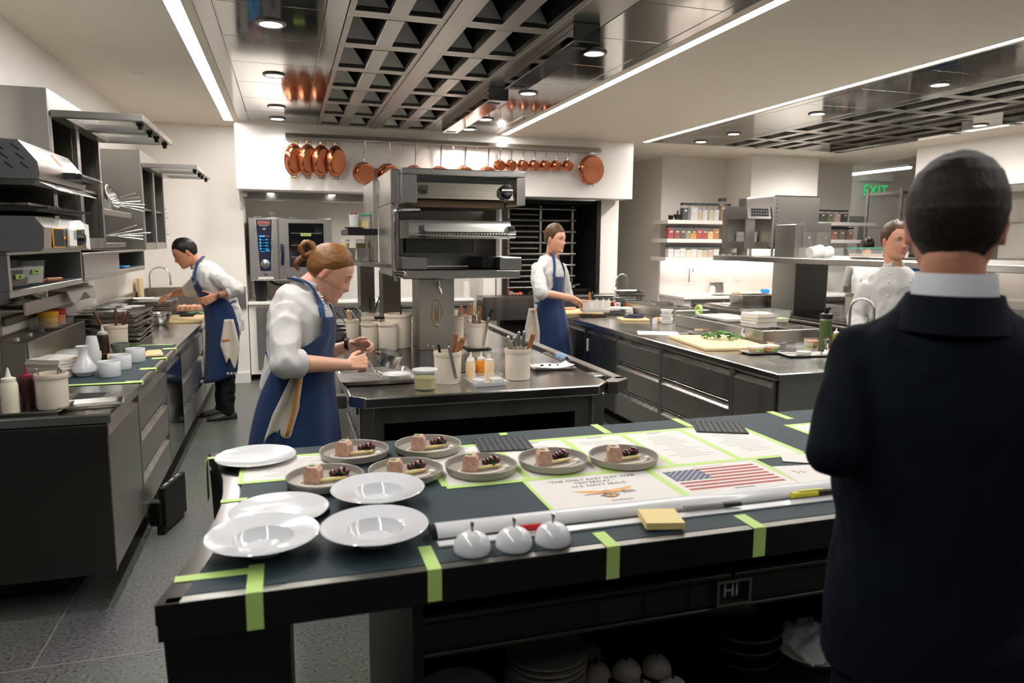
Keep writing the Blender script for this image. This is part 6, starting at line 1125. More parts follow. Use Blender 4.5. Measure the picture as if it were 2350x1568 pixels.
for x,y1,w,zl,lb in ((.295,1.65,.016,.845,'second from the table corner'),(.735,1.61,.017,.838,'below the cloches'),(1.152,1.612,.018,.842,'under the marker pen'),(-.088,1.66,.017,.838,'closest to the table corner')): solo('tape_strip',MB().box(x-w,x+w,1.519,y1,zt,zt+.0006).box(x-w,x+w,1.5185,1.5198,zl,zt+.0006),'tape','green tape strip folded over the front edge, '+lb,'tape','tape over the front edge')
solo('tape_strip',MB().box(-.255,-.105,1.615,1.645,zt,zt+.0006),'tape','green tape strip lying across the table corner','tape','tape over the front edge'); solo('tape_strip',MB().box(-.20,-.13,2.10,2.125,zt,zt+.0006),'tape','green tape strip across the concave steel edge','tape','tape over the front edge')
solo('tape_strip',MB().box(-.275,-.2,2.55,2.575,zt,zt+.0006).box(-.2795,-.2785,2.52,2.58,.78,zt),'tape','green tape strip at the back corner of the pass','tape','tape over the back edge'); solo('tape_tab',MB().box(.755,.785,2.56,2.59,zt,zt+.005),'tape','small green tape tab at the back edge of the pass','tape')
# quotation sheet with emblem
q=sheet(.682,1.083,1.785,2.035,'white sheet with capital letter quotation and golden emblem','poster')
for s,y,sz in (('“THE ONLY EASY DAY WAS',2.0,.0235),('YESTERDAY.”',1.973,.0235),('-U.S. NAVY SEALS',1.945,.0235)): txt(s,sz,'ink',q,lie(.885,y,zt+.0008),depth=.0002)
mk('gold','B8842E',.5,var=.3,vs=60); mk('gold_dark','5A4423',.5,var=.3,vs=60); mk('gold_light','D69A3E',.5,var=.25,vs=60)
m=MB(); ze=zt+.0007; cx,cy=.882,1.875
for s in (-1,1): m.prism([(cx+s*a,cy+b) for a,b in (((.0,.012),(.03,.022),(.1,.034),(.075,.014),(.04,.0),(.01,-.005)) if s>0 else ((.01,-.005),(.04,.0),(.075,.014),(.1,.034),(.03,.022),(.0,.012)))],ze,ze+.0003)
obj('emblem_wings',m,'gold_light',q,True)
m=MB(); m.box(cx-.075,cx+.06,cy-.008,cy-.004,ze+.0003,ze+.0006); m.box(cx+.05,cx+.085,cy-.016,cy-.013,ze+.0003,ze+.0006); m.box(cx+.05,cx+.085,cy+.001,cy+.004,ze+.0003,ze+.0006); m.box(cx+.05,cx+.09,cy-.0075,cy-.0045,ze+.0003,ze+.0006); m.box(cx+.047,cx+.052,cy-.016,cy+.004,ze+.0003,ze+.0006); obj('emblem_trident',m,'gold_dark',q,True)
m=MB(); m.box(cx-.004,cx+.004,cy-.035,cy+.01,ze+.0004,ze+.0008); m.tube(arc((cx,cy-.016,ze+.0006),.024,200,340,10,(1,0,0),(0,1,0)),.003,5); m.prism([(cx-.015,cy+.012),(cx,cy-.014),(cx+.016,cy+.008),(cx+.006,cy+.02)],ze+.0006,ze+.001); obj('emblem_anchor',m,'gold',q,True)
m=MB(); m.prism([(cx-.035,cy-.03),(cx-.01,cy-.018),(cx+.03,cy-.026),(cx+.03,cy-.02),(cx-.012,cy-.010),(cx-.03,cy-.022)],ze+.0006,ze+.0009); obj('emblem_pistol',m,'gold_dark',q,True); obj('small_print',MB().box(.865,.935,1.806,1.81,ze,ze+.0003),'ink',q,True)
f=sheet(1.108,1.49,1.785,2.035,'white sheet printed with a stars and stripes flag','poster'); mk('flag_red','A33A32',.6,var=.06); mk('flag_blue','3A4767',.6,var=.06)
m=MB(); h=(1.997-1.82)/13
for k in range(0,13,2): y=1.997-h*(k+1); m.box(1.13 if k>6 else 1.258,1.466,y,y+h,ze,ze+.0003)
obj('flag_stripe',m,'flag_red',f,True)['kind']='stuff'; obj('flag_canton',MB().box(1.13,1.258,1.997-7*h,1.997,ze,ze+.0003),'flag_blue',f,True)
m=MB()
for r in range(9):
    for c in range(6 if r%2==0 else 5):
        x=1.13+.0107+(.0213*c if r%2==0 else .0107+.0213*c); y=1.997-7*h*(r+.5)/9; m.prism([(x+(.0055 if i%2==0 else .0023)*math.sin(i*math.pi/5),y+(.0055 if i%2==0 else .0023)*math.cos(i*math.pi/5)) for i in range(10)][::-1],ze+.0003,ze+.0005)
obj('flag_stars',m,'paper',f,True)['kind']='stuff'; obj('small_print',MB().box(1.27,1.34,1.801,1.805,ze,ze+.0003),'ink',f,True); obj('header_flourish',MB().box(1.25,1.36,2.012,2.014,ze,ze+.0003),'ink_soft',f,True)
# ticket rail, pens, notes
tk=thing('ticket_rail','long white and grey aluminium ticket rail along the pass front','ticket rail',(1.0,1.69,ZP))
obj('bar',MB().rings([[(x,1.715+.036*math.cos(R(a)),zt+.026*math.sin(R(a))) for a in range(0,181,15)] for x in (.335,1.95)],True,True),mk('rail_white','CFCFD1',.3,.0,var=.03,coat=.3),tk,True); obj('end_cap',MB().rings([[(x,1.715+.034*math.cos(R(a)),zt+.024*math.sin(R(a))) for a in range(0,181,15)] for x in (.322,.335)],True,True),'black_plastic',tk,True)
obj('gap_strip',MB().box(.335,1.95,1.66,1.679,zt,zt+.003),'black_plastic',tk,True); obj('base_strip',MB().box(.328,1.95,1.630,1.66,zt,zt+.005,.001),'rail_white',tk,True)
mp=thing('marker_pen','grey marker pen lying on the ticket rail','pen',(1.1,1.66,.926),R(-4)); obj('barrel',MB().cyl((-.085,0,.008),(.03,0,.008),.0075,n=14),'ink_soft',mp); obj('cap',MB().cyl((.03,0,.008),(.085,0,.008),.008,.0065,n=14),'black_plastic',mp)
hp=thing('highlighter','yellow highlighter pen lying on the ticket rail','pen',(1.45,1.665,.926),R(-2)); obj('barrel',MB().cyl((-.085,0,.009),(.0,0,.009),.009,n=14),mk('neon','D8CE2E',.35,var=.05),hp); obj('cap',MB().cyl((.0,0,.009),(.07,0,.009),.0095,.008,n=14),'black_plastic',hp); obj('clip',MB().box(-.06,.02,-.004,.004,.018,.021),'neon',hp); obj('tip',MB().cyl((.07,0,.009),(.09,0,.009),.006,.003,n=12),'neon',hp)
rp=solo('red_pen',MB().cyl((.52,1.655,.936),(.60,1.65,.936),.009,n=14),'red','red pen lying behind the white cloches','pen')
np_=thing('note_pad','block of pale yellow sticky notes on the pass','note pad',(.915,1.615,ZP+.0055),R(-14))
for k in range(6): o=obj('note',MB().box(-.05,.05,-.05,.05,.003*k,.003*k+.0026),mk('sticky','E6D193',.7,var=.05) if k==0 else 'sticky',np_)
nt=thing('note_paper','white scribbled note paper beside the flag sheet','paper',(1.57,1.86,zt),R(-8)); obj('sheet',MB().box(-.07,.1,-.09,.08,.0012,.0018),'paper',nt); obj('scribble',MB().tube([(-.03,.03,.0021),(-.02,.0,.0021),(-.005,.025,.0021),(.0,.0,.0021),(.015,.02,.0021)],.0012,5),'ink_soft',nt)
nt=thing('note_paper','white sheet corner sticking out by the suit sleeve','paper',(1.66,2.0,zt),R(-30)); obj('sheet',MB().box(-.06,.08,-.05,.05,.0022,.0028),'paper',nt)
for x,y,rz,lb in ((.73,2.44,-6,'black rubber trivet with dimples behind the grey plates'),(1.63,2.44,-24,'black rubber trivet with dimples on the menu sheets')):
    t=thing('rubber_trivet',lb,'trivet',(x,y,zt+.001),R(rz),'rubber trivets'); obj('pad',MB().box(-.10,.10,-.085,.085,0,.006,.003),mk('rubber','34373A',.6,var=.1) if x<1 else 'rubber',t)
    m=MB()
    for i in range(9):
        for j in range(7): m.box(-.088+.022*i-.004,-.088+.022*i+.004,-.072+.024*j-.004,-.072+.024*j+.004,.006,.0075)
    obj('dimple',m,'ink',t)['kind']='stuff'
for k,(x,y) in enumerate(((.40,1.592),(.503,1.588),(.603,1.588))): cloche((x,y,ZP+.0005),1.0,f'white porcelain mini cloche with steel knob, {("left","middle","right")[k]} of three','white cloches on the pass')
# ------------------------------------------------------------------ plates on the pass
def big(loc,label,prof,mat='porcelain'): return solo('plate',MB().lathe(prof,64),mat,label,'plate','white plates on the pass',False,loc)
flat=[(0,0),(.075,0),(.08,.003),(.128,.013),(.13,.0145),(.128,.016),(.085,.0075),(.04,.0055),(.02,.006),(0,.0055)]
deep=[(0,.0),(.05,0),(.055,.004),(.066,.026),(.07,.03),(.128,.041),(.131,.043),(.128,.045),(.076,.0345),(.070,.033),(.062,.022),(.045,.008),(0,.006)]
big((-.12,2.50,ZP+.002),'white flat plate at the back left corner of the pass',flat); big((-.04,1.97,ZP+.001),'white flat plate between the two front soup plates and the menu sheet',flat)
big((.225,1.985,ZP+.001),'white wide rimmed soup plate behind the front pair',deep); big((-.075,1.735,ZP+.001),'white soup plate with ribbed rim at the table corner',deep); big((.185,1.715,ZP+.001),'white wide rimmed soup plate in front, right of the ribbed one',deep)
o=bpy.data.objects.get('plate.004')
gp=solo('grey_plate',MB().lathe([(0,.0),(.104,0),(.112,.006),(.1165,.026),(.115,.0275),(.1125,.026),(.108,.008),(0,.006)],56),['stoneware'],'','plate','grey dessert plates on the pass',False,(0,0,0)); 
mk('terrine','B86A58',.45,var=.3,vs=75,col2='EBCDB2',bump=.1); mk('beet','4A0D1A',.25,var=.3,vs=40,coat=.4); mk('swoosh','EDE3D3',.4,var=.02); mk('stick','E2CF8E',.45,var=.1); mk('leafg','3E7A3E',.45,var=.3,vs=60)
GP=[((.09,2.185),'first plate of the grey front row'),((.335,2.185),'second plate of the grey front row'),((.575,2.17),'third plate of the grey front row'),((.82,2.165),'fourth plate of the grey front row'),((1.06,2.135),'fifth plate of the grey front row'),((.20,2.445),'left plate of the grey back pair'),((.455,2.445),'right plate of the grey back pair')]
rd=random.Random(21); FP=[]
for k,((x,y),d) in enumerate(GP):
    z=ZP+.0022; lb='grey stoneware plate with terrine, '+d.replace(' of the grey',' of the')
    if k==0: gp.location=(x,y,z); gp['label']=lb
    else: dup(gp,(x,y,z),0,lb)
    FS=1.3
    zz=z+.0065; rz=R(-17+rd.uniform(-8,8)); ca,sa=math.cos(rz),math.sin(rz)
    def at(a,b,h=0): a*=1.18;b*=1.18; return (x+a*ca-b*sa,y+a*sa+b*ca,zz+h)
    if k==0:
        T_=thing('terrine','','terrine',at(-.028,-.008),rz,'terrine slices'); m=MB(); m.rings([[(u,v,w) for u,w in ((-.021,0),(.021,0),(.022,.034),(.014,.046),(-.014,.046),(-.022,.034))] for v in (-.019,.019)],True,True); obj('slice',m,'terrine',T_,ang=25); obj('crust',MB().box(-.0215,.0215,-.0195,-.019,.002,.034),'terrine',T_); obj('herb_leaf',MB().ell((-.004,.0,.0465),(.010,.008,.002),10,6),'leafg',T_)
        B_=solo('beet_piece',MB().ell((0,0,.012),(.0165,.015,.0135),12,8),'beet','','beet','beet pieces',False,at(.034,.04)); 
        A_=solo('asparagus_stick',MB().tube([(-.032,-.012,.006),(.0,.002,.007),(.03,.016,.008)],[.005,.0055,.004],8),'stick','','vegetable','pale vegetable sticks',False,at(.022,-.002),rz)
        L2=solo('herb_leaf',MB().add([(-.016,0,.0),(-.004,.009,.006),(.010,.008,.008),(.02,0,.006),(.010,-.008,.008),(-.004,-.009,.006)],[(0,5,4,3,2,1),(0,1,2,3,4,5)]),'leafg','','leaf','green leaves on the plates',False,at(.03,.014,.012),rz)
        S_=thing('sauce_swoosh','','sauce',at(0,0),rz,'white sauce lines'); obj('line',MB().tube(smooth([(-.05,-.005,.001),(-.055,-.03,.001),(-.03,-.045,.001),(.01,-.04,.001),(.045,-.02,.001),(.062,.0,.002)]),.0028,6),'swoosh',S_); obj('drop',MB().ell((.064,.006,.004),(.009,.008,.006),12,8),'swoosh',S_)
        its=[T_,B_,A_,L2,S_]
    else: its=[dup(T_,at(-.028,-.008),rz+rd.uniform(-.15,.15)),dup(B_,at(.034,.04),rz),dup(A_,at(.022,-.002),rz),dup(L2,at(.03,.014+.006*(k%2),.012),rz+k),dup(S_,at(0,0),rz)]
    b2=dup(B_,at(.012,.032),1.1,scale=1.0)
    for o_,q_ in zip(its,(1.08,1.25,1.15,1.3,1.25)): o_.scale=(q_,)*3
    for o,s in zip(its+[b2],('pink terrine slice with herb leaf on the ','large glossy beet piece on the ','pale vegetable stick on the ','green leaf on the ','white sauce swoosh on the ','smaller beet piece on the ')): o['label']=s+d
# ------------------------------------------------------------------ people
m,N,L,p,tc=nodes('skin_v')
at_=N.new('ShaderNodeAttribute'); at_.attribute_name='tint'; nz=N.new('ShaderNodeTexNoise'); nz.inputs['Scale'].default_value=45; nz.inputs['Detail'].default_value=4; L.new(tc.outputs['Object'],nz.inputs['Vector'])
rp_=ramp(N,[(.3,'E8DCD6'),(.7,'FFFFFF')]); L.new(nz.outputs[0],rp_.inputs[0]); mx=N.new('ShaderNodeMix'); mx.data_type='RGBA'; mx.blend_type='MULTIPLY'; mx.inputs[0].default_value=.6; L.new(at_.outputs['Color'],mx.inputs[6]); L.new(rp_.outputs[0],mx.inputs[7]); L.new(mx.outputs[2],p.inputs['Base Color'])
p.inputs['Roughness'].default_value=.45; p.inputs['Subsurface Weight'].default_value=.12; p.inputs['Subsurface Radius'].default_value=(.02,.008,.004); p.inputs['Subsurface Scale'].default_value=.3
def strands(name,c1,c2,scale,rough=.36):
    m,N,L,p,tc=nodes(name); mp=N.new('ShaderNodeMapping'); mp.inputs['Scale'].default_value=scale; L.new(tc.outputs['Object'],mp.inputs[0])
    nz=N.new('ShaderNodeTexNoise'); nz.inputs['Scale'].default_value=1; nz.inputs['Detail'].default_value=5; L.new(mp.outputs[0],nz.inputs['Vector'])
    r=ramp(N,[(.32,c1),(.68,c2)]); L.new(nz.outputs[0],r.inputs[0]); L.new(r.outputs[0],p.inputs['Base Color']); p.inputs['Roughness'].default_value=rough; p.inputs['Specular IOR Level'].default_value=.3
    b=N.new('ShaderNodeBump'); b.inputs['Strength'].default_value=.55; b.inputs['Distance'].default_value=.004; L.new(nz.outputs[0],b.inputs['Height']); L.new(b.outputs[0],p.inputs['Normal'])
strands('hair_ginger','4A2813','9E6C3D',(16,300,300)); strands('hair_black','060505','1E1713',(300,300,60)); strands('hair_brown','2C1D12','6A4B31',(90,300,300)); strands('hair_dark','040302','2C1C12',(260,90,120),.55)
def pd(x,y,d): return ray(x,y)*d+V((0,0,HC))
def remesh(mb, vox, it=3, fac=.5):
    me=bpy.data.meshes.new('r'); me.from_pydata([tuple(p) for p in mb.v],[],mb.f); o=bpy.data.objects.new('r',me); COL.objects.link(o)
    r=o.modifiers.new('r','REMESH'); r.mode='VOXEL'; r.voxel_size=vox; r.use_smooth_shade=True
    if it: s=o.modifiers.new('s','SMOOTH'); s.factor=fac; s.iterations=it
    dg=bpy.context.evaluated_depsgraph_get(); out=bpy.data.meshes.new_from_object(o.evaluated_get(dg)); bpy.data.objects.remove(o); bpy.data.meshes.remove(me); return out
def getv(me): a=np.empty(len(me.vertices)*3); me.vertices.foreach_get('co',a); return a.reshape(-1,3)
def setv(me,a): me.vertices.foreach_set('co',a.ravel()); me.update()
def link_mesh(name, me, mat, parent):
    Mi=MW[parent.name].inverted(); me.transform(Mi); me.name=name; me.materials.clear(); me.materials.append(MAT[mat]); me.shade_smooth(); me.update()
    return _link(bpy.data.objects.new(name,me),parent,MW[parent.name])
def wrinkle(me, amp, sc, seed=0, fn=None):
    v=getv(me); n=np.empty(len(me.vertices)*3); me.vertices.foreach_get('normal',n); n=n.reshape(-1,3)
    d=np.array([noise.noise((x*sc[0]+seed,y*sc[1],z*sc[2]))+.5*noise.noise((x*sc[0]*2.3+9+seed,y*sc[1]*2.3,z*sc[2]*2.3)) for x,y,z in v])
    d=np.array([.55-2.2*abs(noise.noise((x*sc[0]*.9+seed,y*sc[1]*.9,z*sc[2]*.9)))+.35*noise.noise((x*sc[0]*2.6+9+seed,y*sc[1]*2.6,z*sc[2]*2.6)) for x,y,z in v]) if amp>.0065 else d; setv(me,v+n*(d*amp)[:,None])
def gs(x,s): return math.exp(-(x/s)**2)
HZ=[-.120,-.112,-.10,-.085,-.06,-.03,0,.02,.05,.08,.10,.112,.1175]
HW=[.012,.030,.042,.052,.062,.069,.073,.0745,.072,.060,.043,.024,.004]
HF=[.070,.082,.086,.086,.088,.090,.090,.093,.089,.071,.048,.026,.004]
HB=[-.045,-.03,-.012,.015,.055,.085,.098,.102,.098,.082,.058,.032,.004]
def itp(z,T): return float(np.interp(z,HZ,T))
def hp_(a,z,feat=1,jaw=1.0):
    w,f,b=itp(z,HW)*(jaw if z<-.04 else 1),itp(z,HF),itp(z,HB); s,c=math.sin(a),math.cos(a)
    x=w*math.copysign(abs(s)**.9,s); y=(f if c>0 else b)*math.copysign(abs(c)**.92,c)
    if z<-.02 and c<=0 and b<0: y=f*0+(-b)*(-1)*c*0+b*c*1.0
    if feat and c>0:
        nb=float(np.interp(z,[-.058,-.050,-.040,-.030,-.012,.006,.02],[0,.010,.0235,.020,.012,.0065,.001])); y+=nb*gs(x,.0125 if z<-.025 else .010)
        e=abs(x)-.031; y+=-.010*gs(e,.014)*gs(z,.010)+.004*gs(e,.02)*gs(z-.020,.009)+.004*gs(abs(x)-.042,.016)*gs(z+.032,.016)
        y+=gs(x,.019)*(.0065*gs(z+.0635,.0055)+.0075*gs(z+.0765,.006)-.005*gs(z+.070,.0025)-.003*gs(z+.0885,.006))+.007*gs(x,.02)*gs(z+.104,.013)
    return V((x,y,z))
def head_prims(b, M, jaw=1.0):
    zs=[-.120+.2375*i/62 for i in range(63)]; n=72
    R_=[[M@hp_(2*math.pi*k/n,z,1,jaw) for k in range(n)] for z in zs]; o=b.T; b.T=Matrix(); b.rings(R_,True,True)
    for s in (-1,1):
        E=M@trm(s*.0735,-.012,-.012)@rotm('Z',-s*16)@rotm('X',-10); bb=MB()
        bb.T=E; bb.ell((0,0,0),(.0065,.0165,.028),14,10); bb.ell((s*.003,.0,.010),(.006,.014,.015),10,8); bb.ell((s*.002,-.0,-.022),(.0055,.009,.009),10,8); bb.v=[p for p in bb.v]; o2=len(b.v); b.v+=bb.v; b.f+=[tuple(i+o2 for i in f) for f in bb.f]; b.m+=[0]*len(bb.f)
    b.T=o
def hairline(pts, th, top=0, soft=.3):
    A=[a for a,_ in pts]; Z=[z for _,z in pts]
    def h(q):
        az=math.degrees(math.atan2(abs(q.x),q.y)); zl=float(np.interp(az,A,Z)); d=(q.z-zl)
        return max(-.012,min(th+top*max(0,q.z-.03)/.08,d*soft-.001))+.0012*noise.noise((q.x*90,q.y*90,q.z*40))
    return h
def hair_mesh(M, h, n=80, m=48, z0=-.10):
    b=MB(); zs=[z0+(.1175-z0)*i/m for i in range(m+1)]; R_=[]
    for z in zs:
        r=[]
        for k in range(n):
            q=hp_(2*math.pi*k/n,z,0); d=(q-V((0,-.005,.015))).normalized(); r.append(M@(q+d*h(q)))
        R_.append(r)
    b.rings(R_,True,True); return b
def hand(b, w, d, n, thumb, curl=(25,35,25), spread=4, s=1.0, tcurl=20, curls=None):
    """wrist w, pointing d, palm normal n (towards the palm side), thumb side vector"""
    d=V(d).normalized(); n=V(n); n=(n-d*n.dot(d)).normalized(); t=d.cross(n); t=t if t.dot(V(thumb))>0 else -t
    kn=[]
    for i,(o,L) in enumerate(((.030,.085),(.010,.09),(-.010,.086),(-.029,.078))):
        k=w+t*(o*s)+d*(L*s); kn.append(k); b.caps(w+t*(o*.55*s)+d*.008,k,.0145*s,.0115*s,10)
        cur=k; c=curls[i] if curls else curl; ang=0; Ls=((.042,.026,.021),(.046,.03,.022),(.043,.027,.021),(.034,.02,.019))[i]
        dd=(d+t*math.tan(R((1.5-i)*spread))).normalized()
        for j in range(3):
            ang+=c[j]; v=dd*math.cos(R(ang))+n*math.sin(R(ang)); nx=cur+v*(Ls[j]*s); b.caps(cur,nx,(.0100-.0012*j)*s,(.0092-.0012*j)*s,10); cur=nx
    tb=w+t*.020*s+d*.02*s; v=(d*.55+t*.75+n*.35).normalized(); p1=tb+v*.045*s; b.caps(tb,p1,.015*s,.012*s,10); v2=(v*math.cos(R(tcurl))+ (n*.5+d*.6).normalized()*math.sin(R(tcurl))).normalized(); p2=p1+v2*.033*s; b.caps(p1,p2,.0115*s,.010*s,10); v3=(v2+n*.3+d*.2).normalized(); b.caps(p2,p2+v3*.026*s,.010*s,.0085*s,10)
class Torso:
    """elliptical sections along the spine; t=0 hips .. 1 neck base"""
    def __init__(s, pts, fwd, scale=1.0):
        s.c=[V(p) for p,_,_ in pts]; s.hw=[a*scale for _,a,_ in pts]; s.hd=[a*scale for _,_,a in pts]; s.f=fwd
    def at(s,t):
        n=len(s.c)-1; x=max(0,min(n-1e-6,t*n)); i=int(x); u=x-i; g=lambda A:A[i]*(1-u)+A[i+1]*u
        a,b,c,d=s.c[max(i-1,0)],s.c[i],s.c[i+1],s.c[min(i+2,n)]; q=.5*((2*b)+(c-a)*u+(2*a-5*b+4*c-d)*u*u+(3*b-a-3*c+d)*u**3); ax=(c-b).normalized().lerp((d-b).normalized() if d!=c else (c-b).normalized(),u*.5)
        f0=s.f[0].lerp(s.f[1],t); f=(f0-ax*f0.dot(ax)).normalized(); sd=f.cross(ax).normalized(); return q,g(s.hw),g(s.hd),sd,f
    def pt(s,t,ang,off=0,k=1):
        c,w,d,sd,f=s.at(t); a=R(ang); return c+sd*((w*k+off)*math.sin(a))+f*((d*k+off)*math.cos(a))
    def prims(s,b,off=0,t0=0,t1=1,n=18):
        o=b.T; b.T=Matrix(); b.rings([[s.pt(t0+(t1-t0)*i/n,360*k/28,off) for k in range(28)] for i in range(n+1)],True,True); b.T=o
def person(label, base, J, tor, skin, head, jaw=1.0, vox=.0045, legs=True, hands=(), armr=1.0, extra=None):
    t=thing('person',label,'person',base); b=MB(); M=head
    tor.prims(b,-.014); hc=M.to_translation(); nk=tor.at(1)[0]
    up=(M.to_3x3()@V((0,0,1))); fw=(M.to_3x3()@V((0,1,0))); b.caps(nk-(nk-tor.at(.85)[0])*.3,hc-up*.065-fw*.025,.060*jaw,.052*jaw,20); b.caps(nk,hc-up*.03-fw*.03,.055*jaw,.05*jaw,20)
    head_prims(b,M,jaw)
    for s in 'RL':
        a,e,w=V(J['sh'+s]),V(J['el'+s]),V(J['wr'+s]); b.caps(a,e,.047*armr,.040*armr,16); b.caps(e,e.lerp(w,.35),.040*armr,.039*armr,16); b.caps(e.lerp(w,.35),w,.039*armr,.0265*armr,16)
        if legs and 'hip'+s in J:
            h,k,f=V(J['hip'+s]),V(J['kn'+s]),V(J['an'+s]); b.caps(h,k,.078,.052,16); b.caps(k,k.lerp(f,.3),.052,.052,16); b.caps(k.lerp(f,.3),f,.052,.036,16)
    for a in hands: hand(b,*a[0],**a[1])
    me=remesh(b,vox,3,.5); v=getv(me)
    Mi=np.array(M.inverted()); lc=v@Mi[:3,:3].T+Mi[:3,3]; x,y,z=lc.T
    sk=np.array(lin(skin)[:3]); col=np.repeat(sk[None],len(v),0); near=(np.abs(x)<.1)&(np.abs(y)<.13)&(z>-.14)&(z<.13)
    g=lambda q,s_:np.exp(-(q/s_)**2)
    lip=near*(y>.06)*g(x,.019)*np.clip(g(z+.064,.0055)+g(z+.076,.006),0,1)*.6; cheek=near*(y>.03)*g(np.abs(x)-.045,.02)*g(z+.035,.022)*.28+near*(y>.09)*g(x,.012)*g(z+.038,.012)*.3; ear=near*(np.abs(x)>.072)*(y<.02)*(np.abs(z+.01)<.04)*.4
    for wgt,c in ((lip,'A8524A'),(np.clip(cheek,0,1),'C2725C'),(ear,'BE5A4A')): w=np.clip(wgt,0,1)[:,None]; col=col*(1-w)+np.array(lin(c)[:3])*w*np.clip(sk.mean()/.35,.5,1.2)
    at=me.attributes.new('tint','FLOAT_COLOR','POINT'); at.data.foreach_set('color',np.concatenate([col,np.ones((len(v),1))],1).ravel())
    link_mesh('body',me,'skin_v',t); return t
def jacket(t, J, tor, mat, arms, name='jacket', off=.016, t0=0, amp=.007, vox=.008, seed=0, sc=(14,14,9), it=4, extra=None):
    b=MB(); tor.prims(b,off,t0,1)
    for ch in arms:
        q=tor.at(.9)[0]; b.caps(q,V(ch[0][0])-V((0,0,.01)),.055,ch[0][1]*.85,18)
        for (p0,r0),(p1,r1) in zip(ch,ch[1:]): b.caps(p0,p1,r0,r1,18)
    if extra: extra(b)
    me=remesh(b,vox,it,.5); wrinkle(me,amp,sc,seed); return link_mesh(name,me,mat,t)
def cuff(t,p,q,r,mat='jacket_white',w=.03):
    p=V(p);q=V(q); d=(q-p).normalized(); b=MB(); b.tube([p-d*.004,p,p+d*w,p+d*(w+.004)],[r*.93,r,r*1.02,r*.9],22); return obj('cuff',b,mat,t,True,60)
def collar(t,tor,hc,r=.066,h=.04,mat='jacket_white',gap=28,name='collar',t_=1.0,tilt=.3):
    c,w,d,sd,f=tor.at(t_); ax=(V(hc)-c).normalized(); ax=(ax*tilt+V((0,0,1))*(1-tilt)).normalized(); f=(f-ax*f.dot(ax)).normalized(); sd=f.cross(ax); n=26
    rg=lambda rr,hh:[c+ax*hh+sd*rr*math.sin(R(gap+(360-2*gap)*k/n))+f*(rr*1.06*math.cos(R(gap+(360-2*gap)*k/n))) for k in range(n+1)]
    b=MB(); b.rings([rg(r*1.08,-.012),rg(r,h*.5),rg(r*.94,h)],False,False); o=obj(name,b,mat,t,True,80); s=o.modifiers.new('thick','SOLIDIFY'); s.thickness=.005; s.offset=0; return o
def apron(t, tor, bib, ang_b, skirt, off=.026, a_w=105, twaist=.36, mat='apron', hem_amp=.012, seed=0):
    """bib: top parameter; skirt: list of (center, hw, hd, half angle)"""
    n=34; R_=[]
    rows=12
    for i in range(rows+1):
        u=i/rows; tt=bib+(twaist-bib)*u; A=ang_b+(a_w-ang_b)*max(0,(u-.35)/.65)**1.3 if u>.35 else ang_b
        R_.append([tor.pt(tt,-A+2*A*k/n,off+.004*math.sin(k*.9+u*5)*u) for k in range(n+1)])
    c0,w0,d0,sd,f=tor.at(twaist)
    for j,(c,hw,hd,A) in enumerate(skirt):
        c=V(c); fl=hem_amp*(j+1)/len(skirt)
        R_.append([c+sd*((hw+fl*math.sin(k*1.15+seed))*math.sin(R(-A+2*A*k/n)))+f*((hd+fl*math.cos(k*1.35+seed))*math.cos(R(-A+2*A*k/n))) for k in range(n+1)])
    b=MB(); b.rings(R_,False,False); o=obj('apron',b,mat,t,True,80); s=o.modifiers.new('sub','SUBSURF'); s.levels=s.render_levels=2; s=o.modifiers.new('thick','SOLIDIFY'); s.thickness=.004; s.offset=1
    bt=MB(); bt.tube([tor.pt(twaist,360*k/30,off-.004 if abs((k*12+180)%360-180)<110 else off-.016) for k in range(30)],.006,8,loop=True,flat=1.6); obj('waist_tie',bt,'strap',o,True)
    return o
def strap(t, pts, w=.012, th=.0035):
    P=smooth(pts,5); b=MB(); R_=[]
    for i,p in enumerate(P):
        d=(P[min(i+1,len(P)-1)]-P[max(i-1,0)]).normalized(); up=V(pts[-1][0:3])*0+V((0,0,1)); s=d.cross(up); s=s.normalized() if s.length>.1 else V((1,0,0)); nn=s.cross(d)
        R_.append([p+s*w+nn*th,p-s*w+nn*th,p-s*w-nn*th,p+s*w-nn*th])
    b.rings(R_,True,True); return obj('strap',b,'strap',t,True,60)
def eyes(t, M, iris='eye_dark', brow='hair_brown', closed=False):
    for s in (-1,1):
        T=M@trm(s*.031,.0735,.0)
        if not closed:
            e=obj('eye',MB().at(T).ell((0,0,0),(.0125,.0105,.0085),14,8),'eye_white',t,True); obj('iris',MB().at(T).ell((0,.0068,0),(.0052,.004,.0052),12,8),iris,e,True)
            obj('eyelid',MB().at(T).tube([(-.0135,.004,-.001),(-.007,.0105,.0065),(.0,.0118,.0082),(.007,.0105,.0065),(.0135,.004,-.001)],.0022,6),brow,t,True)
        else: obj('eyelash',MB().at(T).tube([(-.013,.007,-.002),(-.005,.0125,-.006),(.005,.0125,-.006),(.013,.007,-.003)],.0016,6),brow,t,True)
        obj('eyebrow',MB().at(M@trm(s*.031,.0885,.0215)).tube([(-s*.015,.002,-.002),(0,.002,.003),(s*.017,-.006,-.001)],[.003,.0036,.0018],6,flat=.8),brow,t,True)
def shoe(t, an, d, mat='shoe'):
    d=V((d[0],d[1],0)).normalized(); s=V((-d.y,d.x,0)); a=V(an); a=V((a.x,a.y,0)); b=MB(); R_=[]
    for u,w,h in ((-.075,.02,.05),(-.06,.036,.075),(-.01,.04,.085),(.05,.042,.07),(.11,.047,.055),(.16,.042,.045),(.19,.022,.03)):
        R_.append([a+d*u+s*(w*math.cos(R(k*30)))+V((0,0,max(.002,h*.5+h*.5*math.sin(R(k*30))))) for k in range(12)])
    b.rings(R_,True,True); o=obj('shoe',b,mat,t,True,60); return o
